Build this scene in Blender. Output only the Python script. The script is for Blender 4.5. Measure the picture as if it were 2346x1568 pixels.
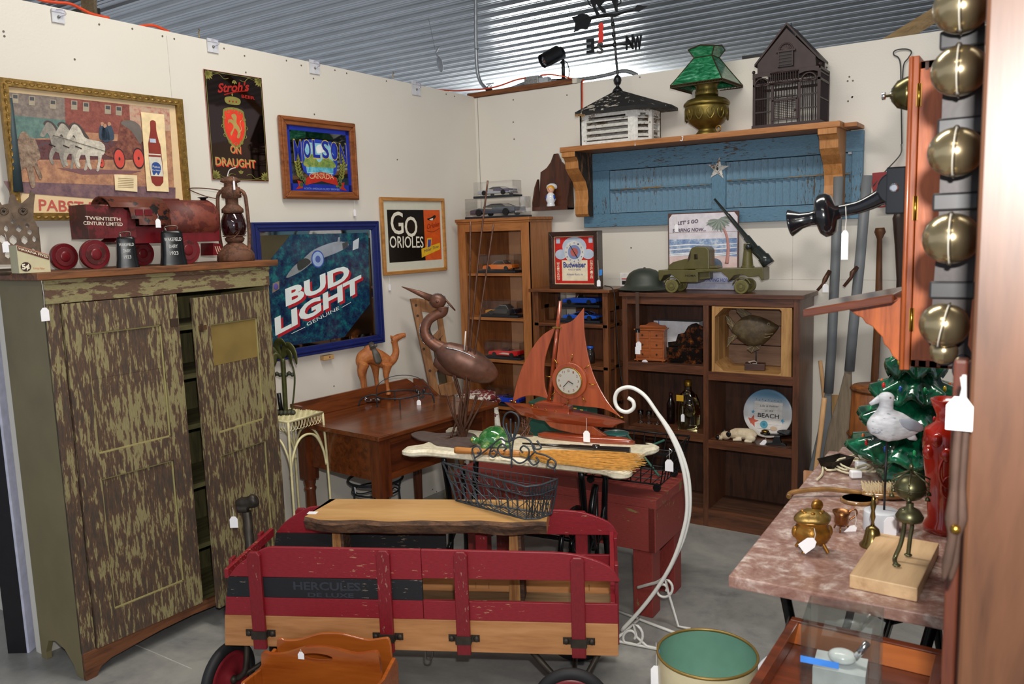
import bpy,bmesh,math,random
from mathutils import Vector,Matrix,Euler
random.seed(7)
PI=math.pi
for o in list(bpy.data.objects): bpy.data.objects.remove(o)
SC=bpy.context.scene
COL=SC.collection

# ---------------------------------------------------------------- camera
FPX=1866.66
CAM=Vector((3.08045,-4.33082,1.58897))
CR=Vector((0.83498897,0.54934325,-0.03186572))
CU=Vector((-0.04682785,0.12863807,0.99058538))
CW=Vector((-0.54827054,0.82563566,-0.13313593))
cd=bpy.data.cameras.new('camera');cam=bpy.data.objects.new('camera',cd);COL.objects.link(cam)
cd.sensor_width=36;cd.lens=FPX/2346*36;cd.clip_start=0.05
mw=Matrix((CR,CU,-CW)).transposed().to_4x4();mw.translation=CAM
cam.matrix_world=mw
cd.dof.use_dof=True;cd.dof.focus_distance=4.2;cd.dof.aperture_fstop=9
SC.camera=cam
SC.view_settings.view_transform='Standard';SC.view_settings.look='None'
SC.view_settings.gamma=1;SC.view_settings.use_curve_mapping=False
SC.view_settings.exposure=0.12

# ---------------------------------------------------------------- light
wd=bpy.data.worlds.new('hall');SC.world=wd;wd.use_nodes=True
bg=wd.node_tree.nodes['Background'];bg.inputs[0].default_value=(0.80,0.87,1.0,1);bg.inputs[1].default_value=0.55
def lamp(kind,loc,power,color=(1,1,1),size=1.0,sy=None,aim=None):
 l=bpy.data.lights.new('light',kind);o=bpy.data.objects.new('light',l);COL.objects.link(o)
 l.energy=power;l.color=color
 if kind=='AREA':
  l.size=size
  if sy: l.shape='RECTANGLE';l.size_y=sy
 else: l.shadow_soft_size=size
 o.location=loc
 if aim is not None: o.rotation_euler=(Vector(aim)-Vector(loc)).to_track_quat('-Z','Y').to_euler()
 return o
fl=CAM+CU*0.15+CR*0.04-CW*0.03
fo=lamp('AREA',fl,21,(1.0,0.97,0.93),0.05,0.035,fl+CW+Vector((0,0,0.06)))      # the photographer's flash
fo.data.spread=math.radians(130)
lamp('AREA',(1.9,-2.3,3.52),62,(1.0,0.95,0.86),2.4,0.30,(1.9,-2.3,0))               # tube lights under the roof
lamp('AREA',(3.6,-5.6,3.52),62,(1.0,0.95,0.86),2.4,0.30,(3.6,-5.6,0))
lamp('AREA',(-2.75,6.2,2.9),380,(0.95,0.98,1.0),1.3,2.2,(-2.75,6.2,9))              # tubes over the next aisle

# ---------------------------------------------------------------- pixels of the photograph to points of the room
def ray(px,py): return (CW*FPX+CR*(px-1173)-CU*(py-784)).normalized()
def Zp(px,py,z): d=ray(px,py);return CAM+d*((z-CAM.z)/d.z)
def Yp(px,py,y): d=ray(px,py);return CAM+d*((y-CAM.y)/d.y)
def Xp(px,py,x): d=ray(px,py);return CAM+d*((x-CAM.x)/d.x)
def Dp(px,py,dist): d=ray(px,py);return CAM+d*(dist/d.dot(CW))
def kk(p): return (Vector(p)-CAM).dot(CW)/FPX
class Fr:
 """a vertical working plane through o; local x runs at angle a (degrees), local -y faces the viewer"""
 def __init__(s,o,a):
  s.o=Vector(o);s.a=a;r=math.radians(a)
  s.x=Vector((math.cos(r),math.sin(r),0));s.y=Vector((-math.sin(r),math.cos(r),0));s.k=kk(s.o)
 def m(s,px,py,d=0.0):
  q=ray(px,py);t=((s.o-CAM).dot(s.y)+d)/q.dot(s.y);P=CAM+q*t-s.o
  return (P.dot(s.x),P.z)
 def pts(s,l,d=0.0): return [s.m(p[0],p[1],d) for p in l]
CA=33.34                                  # square on to the viewer
WLA=87.14                                 # along the left wall
def WL(px,py,off=0.0):
 d=ray(px,py);t=(-.02+off+.05*CAM.y-CAM.x)/(d.x-.05*d.y);return CAM+d*t

# ---------------------------------------------------------------- mesh building
def rotm(rx=0,ry=0,rz=0,loc=(0,0,0)):
 return Matrix.Translation(Vector(loc)) @ Euler((rx,ry,rz)).to_matrix().to_4x4()
def smooth_path(pts,n=6,closed=False):
 pts=[Vector(p) for p in pts];out=[];N=len(pts)
 if N<3: return pts
 rng=range(N) if closed else range(N-1)
 for i in rng:
  if closed: a,b,c,d=pts[i-1],pts[i],pts[(i+1) % N],pts[(i+2) % N]
  else: a,b,c,d=pts[max(i-1,0)],pts[i],pts[i+1],pts[min(i+2,N-1)]
  for j in range(n):
   t=j/n
   out.append(0.5*((2*b)+(c-a)*t+(2*a-5*b+4*c-d)*t*t+(3*b-a-3*c+d)*t**3))
 if not closed: out.append(pts[-1])
 return out
class B:
 def __init__(s): s.v=[];s.f=[];s.mi=[];s.sm=[];s.mats=[];s.T=Matrix.Identity(4)
 def mid(s,m):
  if m not in s.mats: s.mats.append(m)
  return s.mats.index(m)
 def add(s,vs,fs,m,smooth=False,T=None):
  n=len(s.v);T=s.T @ T if T is not None else s.T
  s.v += [T @ Vector(v) for v in vs];i=s.mid(m)
  for f in fs: s.f.append([n+q for q in f]);s.mi.append(i);s.sm.append(smooth)
  return s
 def box(s,x0,x1,y0,y1,z0,z1,m,T=None):
  v=[(x,y,z) for x in (x0,x1) for y in (y0,y1) for z in (z0,z1)]
  return s.add(v,[(0,1,3,2),(4,6,7,5),(0,4,5,1),(2,3,7,6),(0,2,6,4),(1,5,7,3)],m,False,T)
 def prism(s,out,y0,y1,m,T=None,smooth=False):
  """outline in local x,z pushed along y"""
  n=len(out);a=sum(out[i][0]*out[(i+1) % n][1]-out[(i+1) % n][0]*out[i][1] for i in range(n))
  if a<0: out=out[::-1]
  v=[(p[0],y0,p[1]) for p in out]+[(p[0],y1,p[1]) for p in out]
  f=[tuple(range(n)),tuple(range(2*n-1,n-1,-1))]
  s.add(v,f,m,False,T)
  n0=len(s.v)-2*n;i=s.mid(m)
  for k in range(n):
   k2=(k+1) % n;s.f.append([n0+k,n0+k+n,n0+k2+n,n0+k2]);s.mi.append(i);s.sm.append(smooth)
  return s
 def face(s,out,y,m,T=None):
  n=len(out);a=sum(out[i][0]*out[(i+1) % n][1]-out[(i+1) % n][0]*out[i][1] for i in range(n))
  if a<0: out=out[::-1]
  return s.add([(p[0],y,p[1]) for p in out],[tuple(range(n))],m,False,T)
 def tube(s,pts,r,m,seg=8,closed=False,T=None,flat=1.0,caps=True):
  pts=[Vector(p) for p in pts];n=len(pts);rs=r if isinstance(r,(list,tuple)) else [r]*n
  if len(rs) != n: rs=[rs[min(int(i*(len(rs)-1)/(n-1)),len(rs)-2)]*(1-((i*(len(rs)-1)/(n-1))-min(int(i*(len(rs)-1)/(n-1)),len(rs)-2)))+rs[min(int(i*(len(rs)-1)/(n-1)),len(rs)-2)+1]*((i*(len(rs)-1)/(n-1))-min(int(i*(len(rs)-1)/(n-1)),len(rs)-2)) for i in range(n)]
  vs=[];up=None
  for i,p in enumerate(pts):
   if closed: t=pts[(i+1) % n]-pts[i-1]
   else: t=pts[min(i+1,n-1)]-pts[max(i-1,0)]
   if t.length<1e-9: t=Vector((0,0,1))
   t.normalize()
   if up is None:
    up=Vector((0,1,0)) if abs(t.y)<.8 else Vector((1,0,0))
   u=(up-t*up.dot(t))
   if u.length<1e-6: u=t.orthogonal()
   u.normalize();w=t.cross(u);up=u
   for k in range(seg):
    a=2*PI*k/seg;vs.append(p+(u*math.cos(a)*flat+w*math.sin(a))*rs[i])
  fs=[]
  for i in range(n if closed else n-1):
   j=(i+1) % n
   for k in range(seg):
    k2=(k+1) % seg;fs.append((i*seg+k,i*seg+k2,j*seg+k2,j*seg+k))
  s.add(vs,fs,m,seg>5,T)
  if not closed and caps:
   n0=len(s.v)-len(vs);i=s.mid(m)
   s.f.append([n0+k for k in range(seg)][::-1]);s.mi.append(i);s.sm.append(False)
   s.f.append([n0+(n-1)*seg+k for k in range(seg)]);s.mi.append(i);s.sm.append(False)
  return s
 def wire(s,pts,r,m,seg=6,n=6,closed=False,T=None,flat=1.0): return s.tube(smooth_path(pts,n,closed),r,m,seg,closed,T,flat)
 def lathe(s,prof,m,seg=24,T=None,sx=1,sy=1,smooth=True,cx=0,cy=0,fn=None):
  vs=[];fs=[]
  for i,(r,z) in enumerate(prof):
   for k in range(seg):
    a=2*PI*k/seg;rr=r*(fn(a,i) if fn else 1)
    vs.append((cx+rr*math.cos(a)*sx,cy+rr*math.sin(a)*sy,z))
  n=len(prof)
  for i in range(n-1):
   for k in range(seg):
    k2=(k+1) % seg;fs.append((i*seg+k,i*seg+k2,(i+1)*seg+k2,(i+1)*seg+k))
  if prof[0][0]>1e-5: fs.append(tuple(range(seg))[::-1])
  if prof[-1][0]>1e-5: fs.append(tuple((n-1)*seg+k for k in range(seg)))
  return s.add(vs,fs,m,smooth,T)
 def ell(s,c,r,m,seg=16,rings=10,T=None,rot=None):
  if not isinstance(r,(tuple,list)): r=(r,r,r)
  prof=[(math.cos(-PI/2+PI*i/rings),math.sin(-PI/2+PI*i/rings)) for i in range(rings+1)]
  M=Matrix.Translation(Vector(c)) @ (Euler(rot).to_matrix().to_4x4() if rot else Matrix.Identity(4)) @ Matrix.Diagonal((r[0],r[1],r[2],1))
  return s.lathe([(max(a,0),b) for a,b in prof],m,seg,(T @ M) if T is not None else M)
 def disc(s,c,r,y0,y1,m,seg=24,rz=None,T=None):
  """a round plate facing local -y, centre (x,z)"""
  rz=rz or r
  return s.prism([(c[0]+r*math.cos(2*PI*k/seg),c[1]+rz*math.sin(2*PI*k/seg)) for k in range(seg)],y0,y1,m,T,True)
 def ring(s,c,r,rr,m,seg=28,T=None,rz=None,axis='z'):
  rz=rz or r;P=[]
  for k in range(seg):
   a=2*PI*k/seg;x,y=r*math.cos(a),rz*math.sin(a)
   P.append((c[0]+x,c[1]+y,c[2]) if axis=='z' else ((c[0]+x,c[1],c[2]+y) if axis=='y' else (c[0],c[1]+x,c[2]+y)))
  return s.tube(P,rr,m,6,True,T)
 def text(s,t,p0,p1,h,y,m,up=None,bold=0.0,ext=0.0,fit=True):
  """letters on the local x,z plane at depth y: baseline from p0 to p1, capitals h high"""
  c=bpy.data.curves.new('t','FONT');c.body=t;c.offset=bold;c.resolution_u=3;c.extrude=0
  o=bpy.data.objects.new('t',c);COL.objects.link(o);dg=bpy.context.evaluated_depsgraph_get()
  me=bpy.data.meshes.new_from_object(o.evaluated_get(dg));vs=[v.co.copy() for v in me.vertices];fs=[tuple(p.vertices) for p in me.polygons]
  bpy.data.objects.remove(o);bpy.data.curves.remove(c);bpy.data.meshes.remove(me)
  if not vs: return s
  x0=min(v.x for v in vs);x1=max(v.x for v in vs);W=max(x1-x0,1e-6)
  d=Vector((p1[0]-p0[0],p1[1]-p0[1]));L=d.length;dn=d/L
  if up is None: up=Vector((-dn.y,dn.x))
  up=Vector(up)*(h/0.70)
  sx=L/W if fit else h/.7
  out=[]
  for v in vs:
   q=Vector(p0)+dn*((v.x-x0)*sx)+up*v.y
   out.append((q.x,y,q.y))
  return s.add(out,fs,m)
 def arc_text(s,t,c,r,a0,a1,h,y,m):
  n=len(t)
  for i,ch in enumerate(t):
   if ch==' ': continue
   a=math.radians(a0+(a1-a0)*(i+.5)/n);P=Vector((c[0]+r*math.cos(a),c[1]+r*math.sin(a)))
   tx=Vector((math.sin(a),-math.cos(a))) if a1<a0 else Vector((-math.sin(a),math.cos(a)))
   w=abs(math.radians(a1-a0))*r/n*.38
   s.text(ch,P-tx*w,P+tx*w,h,y,m)
  return s
 def o(s,name,parent=None,loc=None,rz=0,bevel=0,sub=0,remesh=0,rot=None,seg=2,smooth_angle=None,disp=0):
  me=bpy.data.meshes.new(name);me.from_pydata([tuple(v) for v in s.v],[],s.f);me.update()
  for m in s.mats: me.materials.append(m)
  me.polygons.foreach_set('material_index',s.mi);me.polygons.foreach_set('use_smooth',s.sm);me.update()
  ob=bpy.data.objects.new(name,me);COL.objects.link(ob)
  if parent is not None: ob.parent=parent
  if loc is not None: ob.location=loc
  ob.rotation_euler=rot if rot else (0,0,rz)
  if remesh:
   md=ob.modifiers.new('r','REMESH');md.mode='VOXEL';md.voxel_size=remesh;md.use_smooth_shade=True
   sm=ob.modifiers.new('s','SMOOTH');sm.factor=.5;sm.iterations=3
  if bevel:
   md=ob.modifiers.new('b','BEVEL');md.width=bevel;md.segments=seg;md.limit_method='ANGLE';md.angle_limit=math.radians(40)
  if sub: md=ob.modifiers.new('u','SUBSURF');md.levels=sub;md.render_levels=sub
  return ob
def tag(o,label=None,cat=None,group=None,kind=None):
 if label: o['label']=label
 if cat: o['category']=cat
 if group: o['group']=group
 if kind: o['kind']=kind
 return o
def thing(name,label,cat,loc=(0,0,0),a=0,group=None):
 o=bpy.data.objects.new(name,None);COL.objects.link(o);o.empty_display_size=.05
 o.location=loc;o.rotation_euler=(0,0,math.radians(a));return tag(o,label,cat,group)
def fthing(name,label,cat,fr,group=None): return thing(name,label,cat,fr.o,fr.a,group)
def struct(name,b,**k): o=b.o(name,**k);o['kind']='structure';return o
def cut(ob,cb):
 """carve holes with a builder of cutters, then forget the cutters"""
 c=cb.o('cutter');c.parent=ob.parent;c.location=ob.location;c.rotation_euler=ob.rotation_euler
 md=ob.modifiers.new('c','BOOLEAN');md.object=c;md.operation='DIFFERENCE';md.solver='EXACT'
 bpy.context.view_layer.update();dg=bpy.context.evaluated_depsgraph_get()
 me=bpy.data.meshes.new_from_object(ob.evaluated_get(dg));ob.modifiers.remove(md)
 for m in list(ob.modifiers): ob.modifiers.remove(m)
 ob.data=me;bpy.data.objects.remove(c)

# ---------------------------------------------------------------- materials
def hexc(h):
 h=h.lstrip('#');c=[int(h[i:i+2],16)/255 for i in (0,2,4)]
 return tuple((x/12.92 if x <= .04045 else ((x+.055)/1.055)**2.4) for x in c)+(1,)
_mc={}
def base_mat(name):
 m=bpy.data.materials.new(name);m.use_nodes=True;nt=m.node_tree;return m,nt,nt.nodes['Principled BSDF']
def nd(nt,t,**k):
 n=nt.nodes.new(t)
 for a,b in k.items():
  if a in n.inputs.keys(): n.inputs[a].default_value=b
  else: setattr(n,a,b)
 return n
def coords(nt,sc=(1,1,1),src='Object'):
 tc=nt.nodes.new('ShaderNodeTexCoord');mp=nt.nodes.new('ShaderNodeMapping');mp.inputs['Scale'].default_value=sc
 nt.links.new(tc.outputs[src],mp.inputs['Vector']);return mp
def bump(nt,bs,fac,strength,dist=.002):
 b=nd(nt,'ShaderNodeBump');b.inputs['Strength'].default_value=strength;b.inputs['Distance'].default_value=dist
 nt.links.new(fac,b.inputs['Height']);nt.links.new(b.outputs[0],bs.inputs['Normal'])
def ramp(nt,fac,stops):
 r=nt.nodes.new('ShaderNodeValToRGB');e=r.color_ramp.elements
 while len(e)<len(stops): e.new(.5)
 for i,(p,c) in enumerate(stops): e[i].position=p;e[i].color=c
 nt.links.new(fac,r.inputs[0]);return r
def M(h,rough=.5,metal=0,var=.12,scale=30,bmp=0,coat=0,spec=.5,name=None):
 key=('M',h,rough,metal,var,scale,bmp,coat,spec)
 if key in _mc: return _mc[key]
 m,nt,bs=base_mat(name or 'paint_'+h.strip('#'));c=hexc(h)
 bs.inputs['Roughness'].default_value=rough;bs.inputs['Metallic'].default_value=metal
 bs.inputs['Coat Weight'].default_value=coat;bs.inputs['Specular IOR Level'].default_value=spec
 mp=coords(nt);n=nd(nt,'ShaderNodeTexNoise',Scale=scale,Detail=4.0);nt.links.new(mp.outputs[0],n.inputs['Vector'])
 lo=tuple(x*(1-var) for x in c[:3])+(1,);hi=tuple(min(1,x*(1+var)) for x in c[:3])+(1,)
 r=ramp(nt,n.outputs['Fac'],[(.3,lo),(.7,hi)]);nt.links.new(r.outputs[0],bs.inputs['Base Color'])
 if bmp: bump(nt,bs,n.outputs['Fac'],bmp,.003)
 _mc[key]=m;return m
def wood(h1,h2,rough=.45,axis='x',scale=14,coat=0,bmp=.15,knots=True,stretch=9):
 key=('W',h1,h2,rough,axis,scale,coat,stretch)
 if key in _mc: return _mc[key]
 m,nt,bs=base_mat('wood_'+h1.strip('#'));sc={'x': (1,stretch,stretch),'y': (stretch,1,stretch),'z': (stretch,stretch,1)}[axis]
 mp=coords(nt,sc);n=nd(nt,'ShaderNodeTexNoise',Scale=scale*.28,Detail=8.0,Roughness=.62,Distortion=.6);nt.links.new(mp.outputs[0],n.inputs['Vector'])
 n2=nd(nt,'ShaderNodeTexNoise',Scale=scale*1.3,Detail=3.0);nt.links.new(mp.outputs[0],n2.inputs['Vector'])
 mx=nd(nt,'ShaderNodeMath',operation='MULTIPLY_ADD');mx.inputs[1].default_value=.3;nt.links.new(n2.outputs['Fac'],mx.inputs[0]);nt.links.new(n.outputs['Fac'],mx.inputs[2])
 c1,c2=hexc(h1),hexc(h2);mid=tuple((a+b)/2 for a,b in zip(c1,c2))
 r=ramp(nt,mx.outputs[0],[(.48,c2),(.62,mid),(.80,c1)]);nt.links.new(r.outputs[0],bs.inputs['Base Color'])
 bs.inputs['Roughness'].default_value=rough;bs.inputs['Coat Weight'].default_value=coat;bs.inputs['Coat Roughness'].default_value=.15
 if bmp: bump(nt,bs,mx.outputs[0],bmp,.002)
 _mc[key]=m;return m
def chippy(top,under,amount=.5,scale=18,sc=(1,1,1),rough=.6,third=None,bmp=.4,soft=.02,detail=8):
 key=('C',top,under,amount,scale,sc,third)
 if key in _mc: return _mc[key]
 m,nt,bs=base_mat('worn_paint_'+top.strip('#'));mp=coords(nt,sc)
 n=nd(nt,'ShaderNodeTexNoise',Scale=scale,Detail=float(detail),Roughness=.65);nt.links.new(mp.outputs[0],n.inputs['Vector'])
 mp2=coords(nt,(1,1,1));n2=nd(nt,'ShaderNodeTexNoise',Scale=3.0,Detail=3.0);nt.links.new(mp2.outputs[0],n2.inputs['Vector'])
 ad=nd(nt,'ShaderNodeMath',operation='MULTIPLY_ADD');ad.inputs[1].default_value=.55;nt.links.new(n2.outputs['Fac'],ad.inputs[0]);nt.links.new(n.outputs['Fac'],ad.inputs[2])
 th=.52+.28+(amount-.5)*.45
 st=[(th-soft,hexc(under)),(th+soft,hexc(top))]
 if third: st=[(max(0,th-.16),hexc(third)),(th-soft,hexc(under)),(th+soft,hexc(top))]
 r=ramp(nt,ad.outputs[0],st)
 n3=nd(nt,'ShaderNodeTexNoise',Scale=60.0,Detail=4.0);nt.links.new(mp.outputs[0],n3.inputs['Vector'])
 r3=ramp(nt,n3.outputs['Fac'],[(.3,(.78,.78,.78,1)),(.7,(1.08,1.08,1.08,1))])
 mx=nd(nt,'ShaderNodeMix',data_type='RGBA',blend_type='MULTIPLY');mx.inputs[0].default_value=1
 nt.links.new(r.outputs[0],mx.inputs[6]);nt.links.new(r3.outputs[0],mx.inputs[7]);nt.links.new(mx.outputs[2],bs.inputs['Base Color'])
 bs.inputs['Roughness'].default_value=rough
 bump(nt,bs,ad.outputs[0],bmp,.0015)
 _mc[key]=m;return m
def clear(tint='#ffffff',amt=.16,rough=.03):
 key=('G',tint,amt)
 if key in _mc: return _mc[key]
 m=bpy.data.materials.new('clear_acrylic');m.use_nodes=True;nt=m.node_tree;nt.nodes.clear()
 o=nt.nodes.new('ShaderNodeOutputMaterial');t=nd(nt,'ShaderNodeBsdfTransparent');t.inputs[0].default_value=hexc(tint)
 g=nd(nt,'ShaderNodeBsdfGlossy',Roughness=rough);fr=nd(nt,'ShaderNodeFresnel',IOR=1.45)
 ma=nd(nt,'ShaderNodeMath',operation='MULTIPLY_ADD');ma.inputs[1].default_value=.35;ma.inputs[2].default_value=amt*.08;nt.links.new(fr.outputs[0],ma.inputs[0])
 mx=nd(nt,'ShaderNodeMixShader');nt.links.new(ma.outputs[0],mx.inputs[0]);nt.links.new(t.outputs[0],mx.inputs[1]);nt.links.new(g.outputs[0],mx.inputs[2]);nt.links.new(mx.outputs[0],o.inputs[0])
 _mc[key]=m;return m
def glass(h,rough=.02,name='coloured_glass'):
 key=('GL',h,rough)
 if key in _mc: return _mc[key]
 m,nt,bs=base_mat(name);bs.inputs['Base Color'].default_value=hexc(h);bs.inputs['Transmission Weight'].default_value=1;bs.inputs['Roughness'].default_value=rough
 _mc[key]=m;return m

WHITE=M('#f2f2f4',.5,var=.03);BLACK=M('#101012',.35,var=.2);IRON=M('#2b3036',.5,.3,var=.25);CHROME=M('#d8d8dc',.15,1,var=.05)
BRASS=M('#b08a3c',.28,1,var=.15);STRING=M('#e4e2dc',.8,var=.05);TAG=M('#fbfaff',.6,var=.02)
GOLD=M('#9a7428',.4,.8,var=.35,scale=60,bmp=.5);DARKWOOD=wood('#5a3420','#2c170d',.4,'z')
def price_tag(parent,top,drop,w=.018,h=.028,rz=0.0,tilt=0.0):
 """a white card tag on a looped string; top is where the string is tied"""
 b=B();x,y,z=top
 b.tube([(x,y,z),(x+.002,y-.002,z-drop*.5),(x,y,z-drop)],.0007,STRING,4)
 T=rotm(0,tilt,rz,(x,y,z-drop))
 b.prism([(-w/2,-h),(w/2,-h),(w/2,-w*.3),(w*.22,.002),(-w*.22,.002),(-w/2,-w*.3)],-.0006,.0004,TAG,T)
 return b.o('price_tag',parent)
# ================================================================ the room
def mat_wall():
 m,nt,bs=base_mat('wall_paint');mp=coords(nt)
 n=nd(nt,'ShaderNodeTexNoise',Scale=1.3,Detail=3.0);nt.links.new(mp.outputs[0],n.inputs['Vector'])
 r=ramp(nt,n.outputs['Fac'],[(.3,hexc('#ded8cc')),(.7,hexc('#e8e2d7'))]);nt.links.new(r.outputs[0],bs.inputs['Base Color'])
 n2=nd(nt,'ShaderNodeTexNoise',Scale=120.0,Detail=3.0);nt.links.new(mp.outputs[0],n2.inputs['Vector'])
 bs.inputs['Roughness'].default_value=.42;bump(nt,bs,n2.outputs['Fac'],.25,.002);return m
WALL=mat_wall()
def mat_floor():
 m,nt,bs=base_mat('polished_concrete');mp=coords(nt)
 n=nd(nt,'ShaderNodeTexNoise',Scale=1.6,Detail=8.0,Roughness=.7,Distortion=1.2);nt.links.new(mp.outputs[0],n.inputs['Vector'])
 n2=nd(nt,'ShaderNodeTexNoise',Scale=14.0,Detail=6.0,Roughness=.7);nt.links.new(mp.outputs[0],n2.inputs['Vector'])
 a=nd(nt,'ShaderNodeMath',operation='MULTIPLY_ADD');a.inputs[1].default_value=.35;nt.links.new(n2.outputs['Fac'],a.inputs[0]);nt.links.new(n.outputs['Fac'],a.inputs[2])
 r=ramp(nt,a.outputs[0],[(.45,hexc('#6f7070')),(.62,hexc('#8b8b89')),(.85,hexc('#a3a19b'))]);nt.links.new(r.outputs[0],bs.inputs['Base Color'])
 r2=ramp(nt,n.outputs['Fac'],[(.3,(.28,)*3+(1,)),(.7,(.42,)*3+(1,))]);nt.links.new(r2.outputs[0],bs.inputs['Roughness'])
 return m
b=B();b.box(-4,7,-8,9,-.1,0,mat_floor());struct('floor',b)
b=B();b.box(-.6,.45,-2.622,-2.618,-.001,.0012,M('#b9b7b0',.6));struct('trim_1',b)      # saw-cut joint in the slab
b=B()
x0,x1,x2,x3=-.02,-.02-.05*2.855,-.02-.05*2.855-.05,-.02-.09
v=[(x0,0,0),(x1,-2.855,0),(x2,-2.855,0),(x3,.09,0),(x0,0,2.447),(x1,-2.855,2.505),(x2,-2.855,2.505),(x3,.09,2.447)]
b.add(v,[(0,4,5,1),(1,5,6,2),(2,6,7,3),(3,7,4,0),(4,7,6,5),(0,1,2,3)],WALL);struct('wall_left',b)
b=B();b.box(-.11,4.8,0,.09,0,2.44,WALL);struct('wall_right',b)
b=B();b.box(-3.5,-.45,-2.742,-2.66,0,2.44,WALL);struct('wall_back',b)
b=B()                                                                # panel joints and nail heads in the wallboard
SEAM=M('#c9c5bd',.6);NAIL=M('#6b625a',.5)
b.box(.0,.003,-.0012,0,0,2.44,M('#8e8b85',.7));b.box(.75,.753,-.001,0,0,2.44,SEAM);b.box(1.96,1.963,-.001,0,0,2.44,SEAM);b.box(.9,2.6,-.001,0,1.3,1.302,SEAM)
for px,py in [(1176,229),(1176,280),(1178,319),(1299,218),(1466,177),(1877,175),(1898,175),(1894,155),(1946,176),(1952,223),(1954,185),(1942,186),(1943,232),(1953,222),(1446,568),(1664,552),(1758,584)]:
 p=Yp(px,py,0);b.disc((p.x,p.z),.0045,-.0015,.001,NAIL,8)
struct('trim_2',b)
b=B()
for px,py in [(8,72),(10,83),(171,136),(227,56),(303,66),(372,83),(399,89),(513,111),(560,128),(563,166),(656,139),(690,150),(718,180),(767,161),(794,168),(885,186),(720,262),(910,366),(988,612),(1022,216),(1041,221),(1095,220),(1103,322),(765,885),(962,1144),(991,1122),(1000,1127)]:
 p=WL(px,py);b.tube([p,p+Vector((.0015,0,0))],.0042,NAIL,7)
for px in (383,):
 p=WL(px,100);b.box(-.0005,.0012,-.0012,.0012,0,2.47,SEAM,rotm(0,0,math.radians(WLA-90),(p.x,p.y,0)))
struct('trim_3',b)
# corrugated steel roof deck, ribs running with the right-hand wall
def mat_steel():
 m,nt,bs=base_mat('galvanised_steel');mp=coords(nt,(1,3,3));n=nd(nt,'ShaderNodeTexNoise',Scale=2.0,Detail=5.0);nt.links.new(mp.outputs[0],n.inputs['Vector'])
 r=ramp(nt,n.outputs['Fac'],[(.3,hexc('#9fa1a0')),(.7,hexc('#b4b6b5'))]);nt.links.new(r.outputs[0],bs.inputs['Base Color'])
 bs.inputs['Metallic'].default_value=.55;bs.inputs['Roughness'].default_value=.24;return m
STEEL=mat_steel();prof=[];P=.24
y=-7.0
while y<11:
 for a,z in [(0,0),(.030,0),(.047,-.020),(.072,-.020),(.089,0),(.130,0),(.135,-.004),(.142,-.004),(.147,0),(.186,0),(.191,-.004),(.198,-.004),(.203,0)]: prof.append((y+a,3.66+z))
 y += P
b=B();n=len(prof);b.add([(-7,p[0],p[1]) for p in prof]+[(8,p[0],p[1]) for p in prof],[(i,i+1,n+i+1,n+i) for i in range(n-1)],STEEL);
b.box(-7,8,-7,11,3.68,3.72,STEEL);struct('ceiling',b)
b=B();p0=Yp(1097,216,.03);p1=Yp(1318,183,.03)
b.box(p0.x-.06,p1.x,-.012,.075,2.442,2.472,wood('#8a5228','#4e2a12',.6));b.box(p1.x,p1.x+.03,-.01,.07,2.442,2.47,M('#d8d2c4',.7));struct('trim_4',b,bevel=.002)
b=B();p=Dp(2140,52,4.6);TIM=wood('#b89a70','#93764e',.7)
q0=Yp(2070,78,.25);q1=q0+Vector((1.1,.25,.62));b.tube([q0-Vector((.25,.05,.14)),q1],.036,TIM,4);struct('trim_5',b)
b=B();q=Zp(205,10,3.6);b.tube([(q.x,q.y,3.68),(q.x-.1,q.y,2.4)],.07,TIM,4);b.box(q.x-1.2,q.x-.05,q.y+.0,q.y+.12,3.35,3.6,M('#5d5348',.7));struct('trim_6',b)
b=B();p0=Yp(1700,131,.12);b.box(p0.x,p0.x+.32,.12,.16,p0.z-.02,p0.z+.005,BLACK);struct('trim_7',b)
# the dark steel post by the cupboard
f=Fr(Zp(48,1492,0),CA);b=B();b.box(-.04,.036,-.02,.03,0,2.3,M('#171418',.35,var=.2));b.box(.036,.046,-.021,.031,0,2.3,M('#c9cbe0',.3))
tag(b.o('steel_post',None,f.o,math.radians(CA),bevel=.002),'dark upright post with a pale edge left of the peeling cupboard','post')
# conduit, boxes, cords, camera over the right-hand wall
GALV=M('#a9adb0',.35,.7,var=.15)
t=thing('electrical_conduit','grey metal conduit dropping from the ceiling into the corner','conduit',Yp(1096,190,.12),0);f=Fr(t.location,0)
b=B();P=[f.m(*q) for q in [(1090,-30),(1090,60),(1091,120),(1094,165),(1102,190),(1118,207)]]
b.wire([(x,0,z) for x,z in P],.0115,GALV,8);b.o('vertical_pipe',t)
b=B();b.ring((f.m(1093,112)[0],0,f.m(1093,112)[1]),.0125,.003,GALV,axis='z',seg=12);b.o('coupling',t)
b=B();P=[f.m(*q) for q in [(1070,218),(1120,213),(1170,202),(1200,191),(1240,186),(1330,181),(1385,172),(1420,163),(1440,164),(1458,172)]]
b.wire([(x,.01,z) for x,z in P],.0115,GALV,8);b.o('horizontal_pipe',t)
t=thing('junction_box','square grey junction box with knockouts on the brown beam','box',Yp(1220,196,.06),0);f=Fr(t.location,0)
x0,z0=f.m(1205,196);x1,z1=f.m(1236,173)
b=B();b.box(x0,x1,-.02,.04,z0,z1,M('#a7a8a6',.4,.5));b.o('box',t,bevel=.002)
b=B()
for i in range(3): b.ring((x0+(i+.5)*(x1-x0)/3,-.0205,(z0+z1)/2-.008),.010,.001,M('#82837f',.4,.5),14,axis='y')
b.o('knockout_rings',t)
b=B();a0,c0=f.m(1237,190);a1,c1=f.m(1257,176);b.box(a0,a1,-.01,.03,c0,c1,M('#d9dcda',.2,.6));b.o('cover_plate',t)
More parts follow.
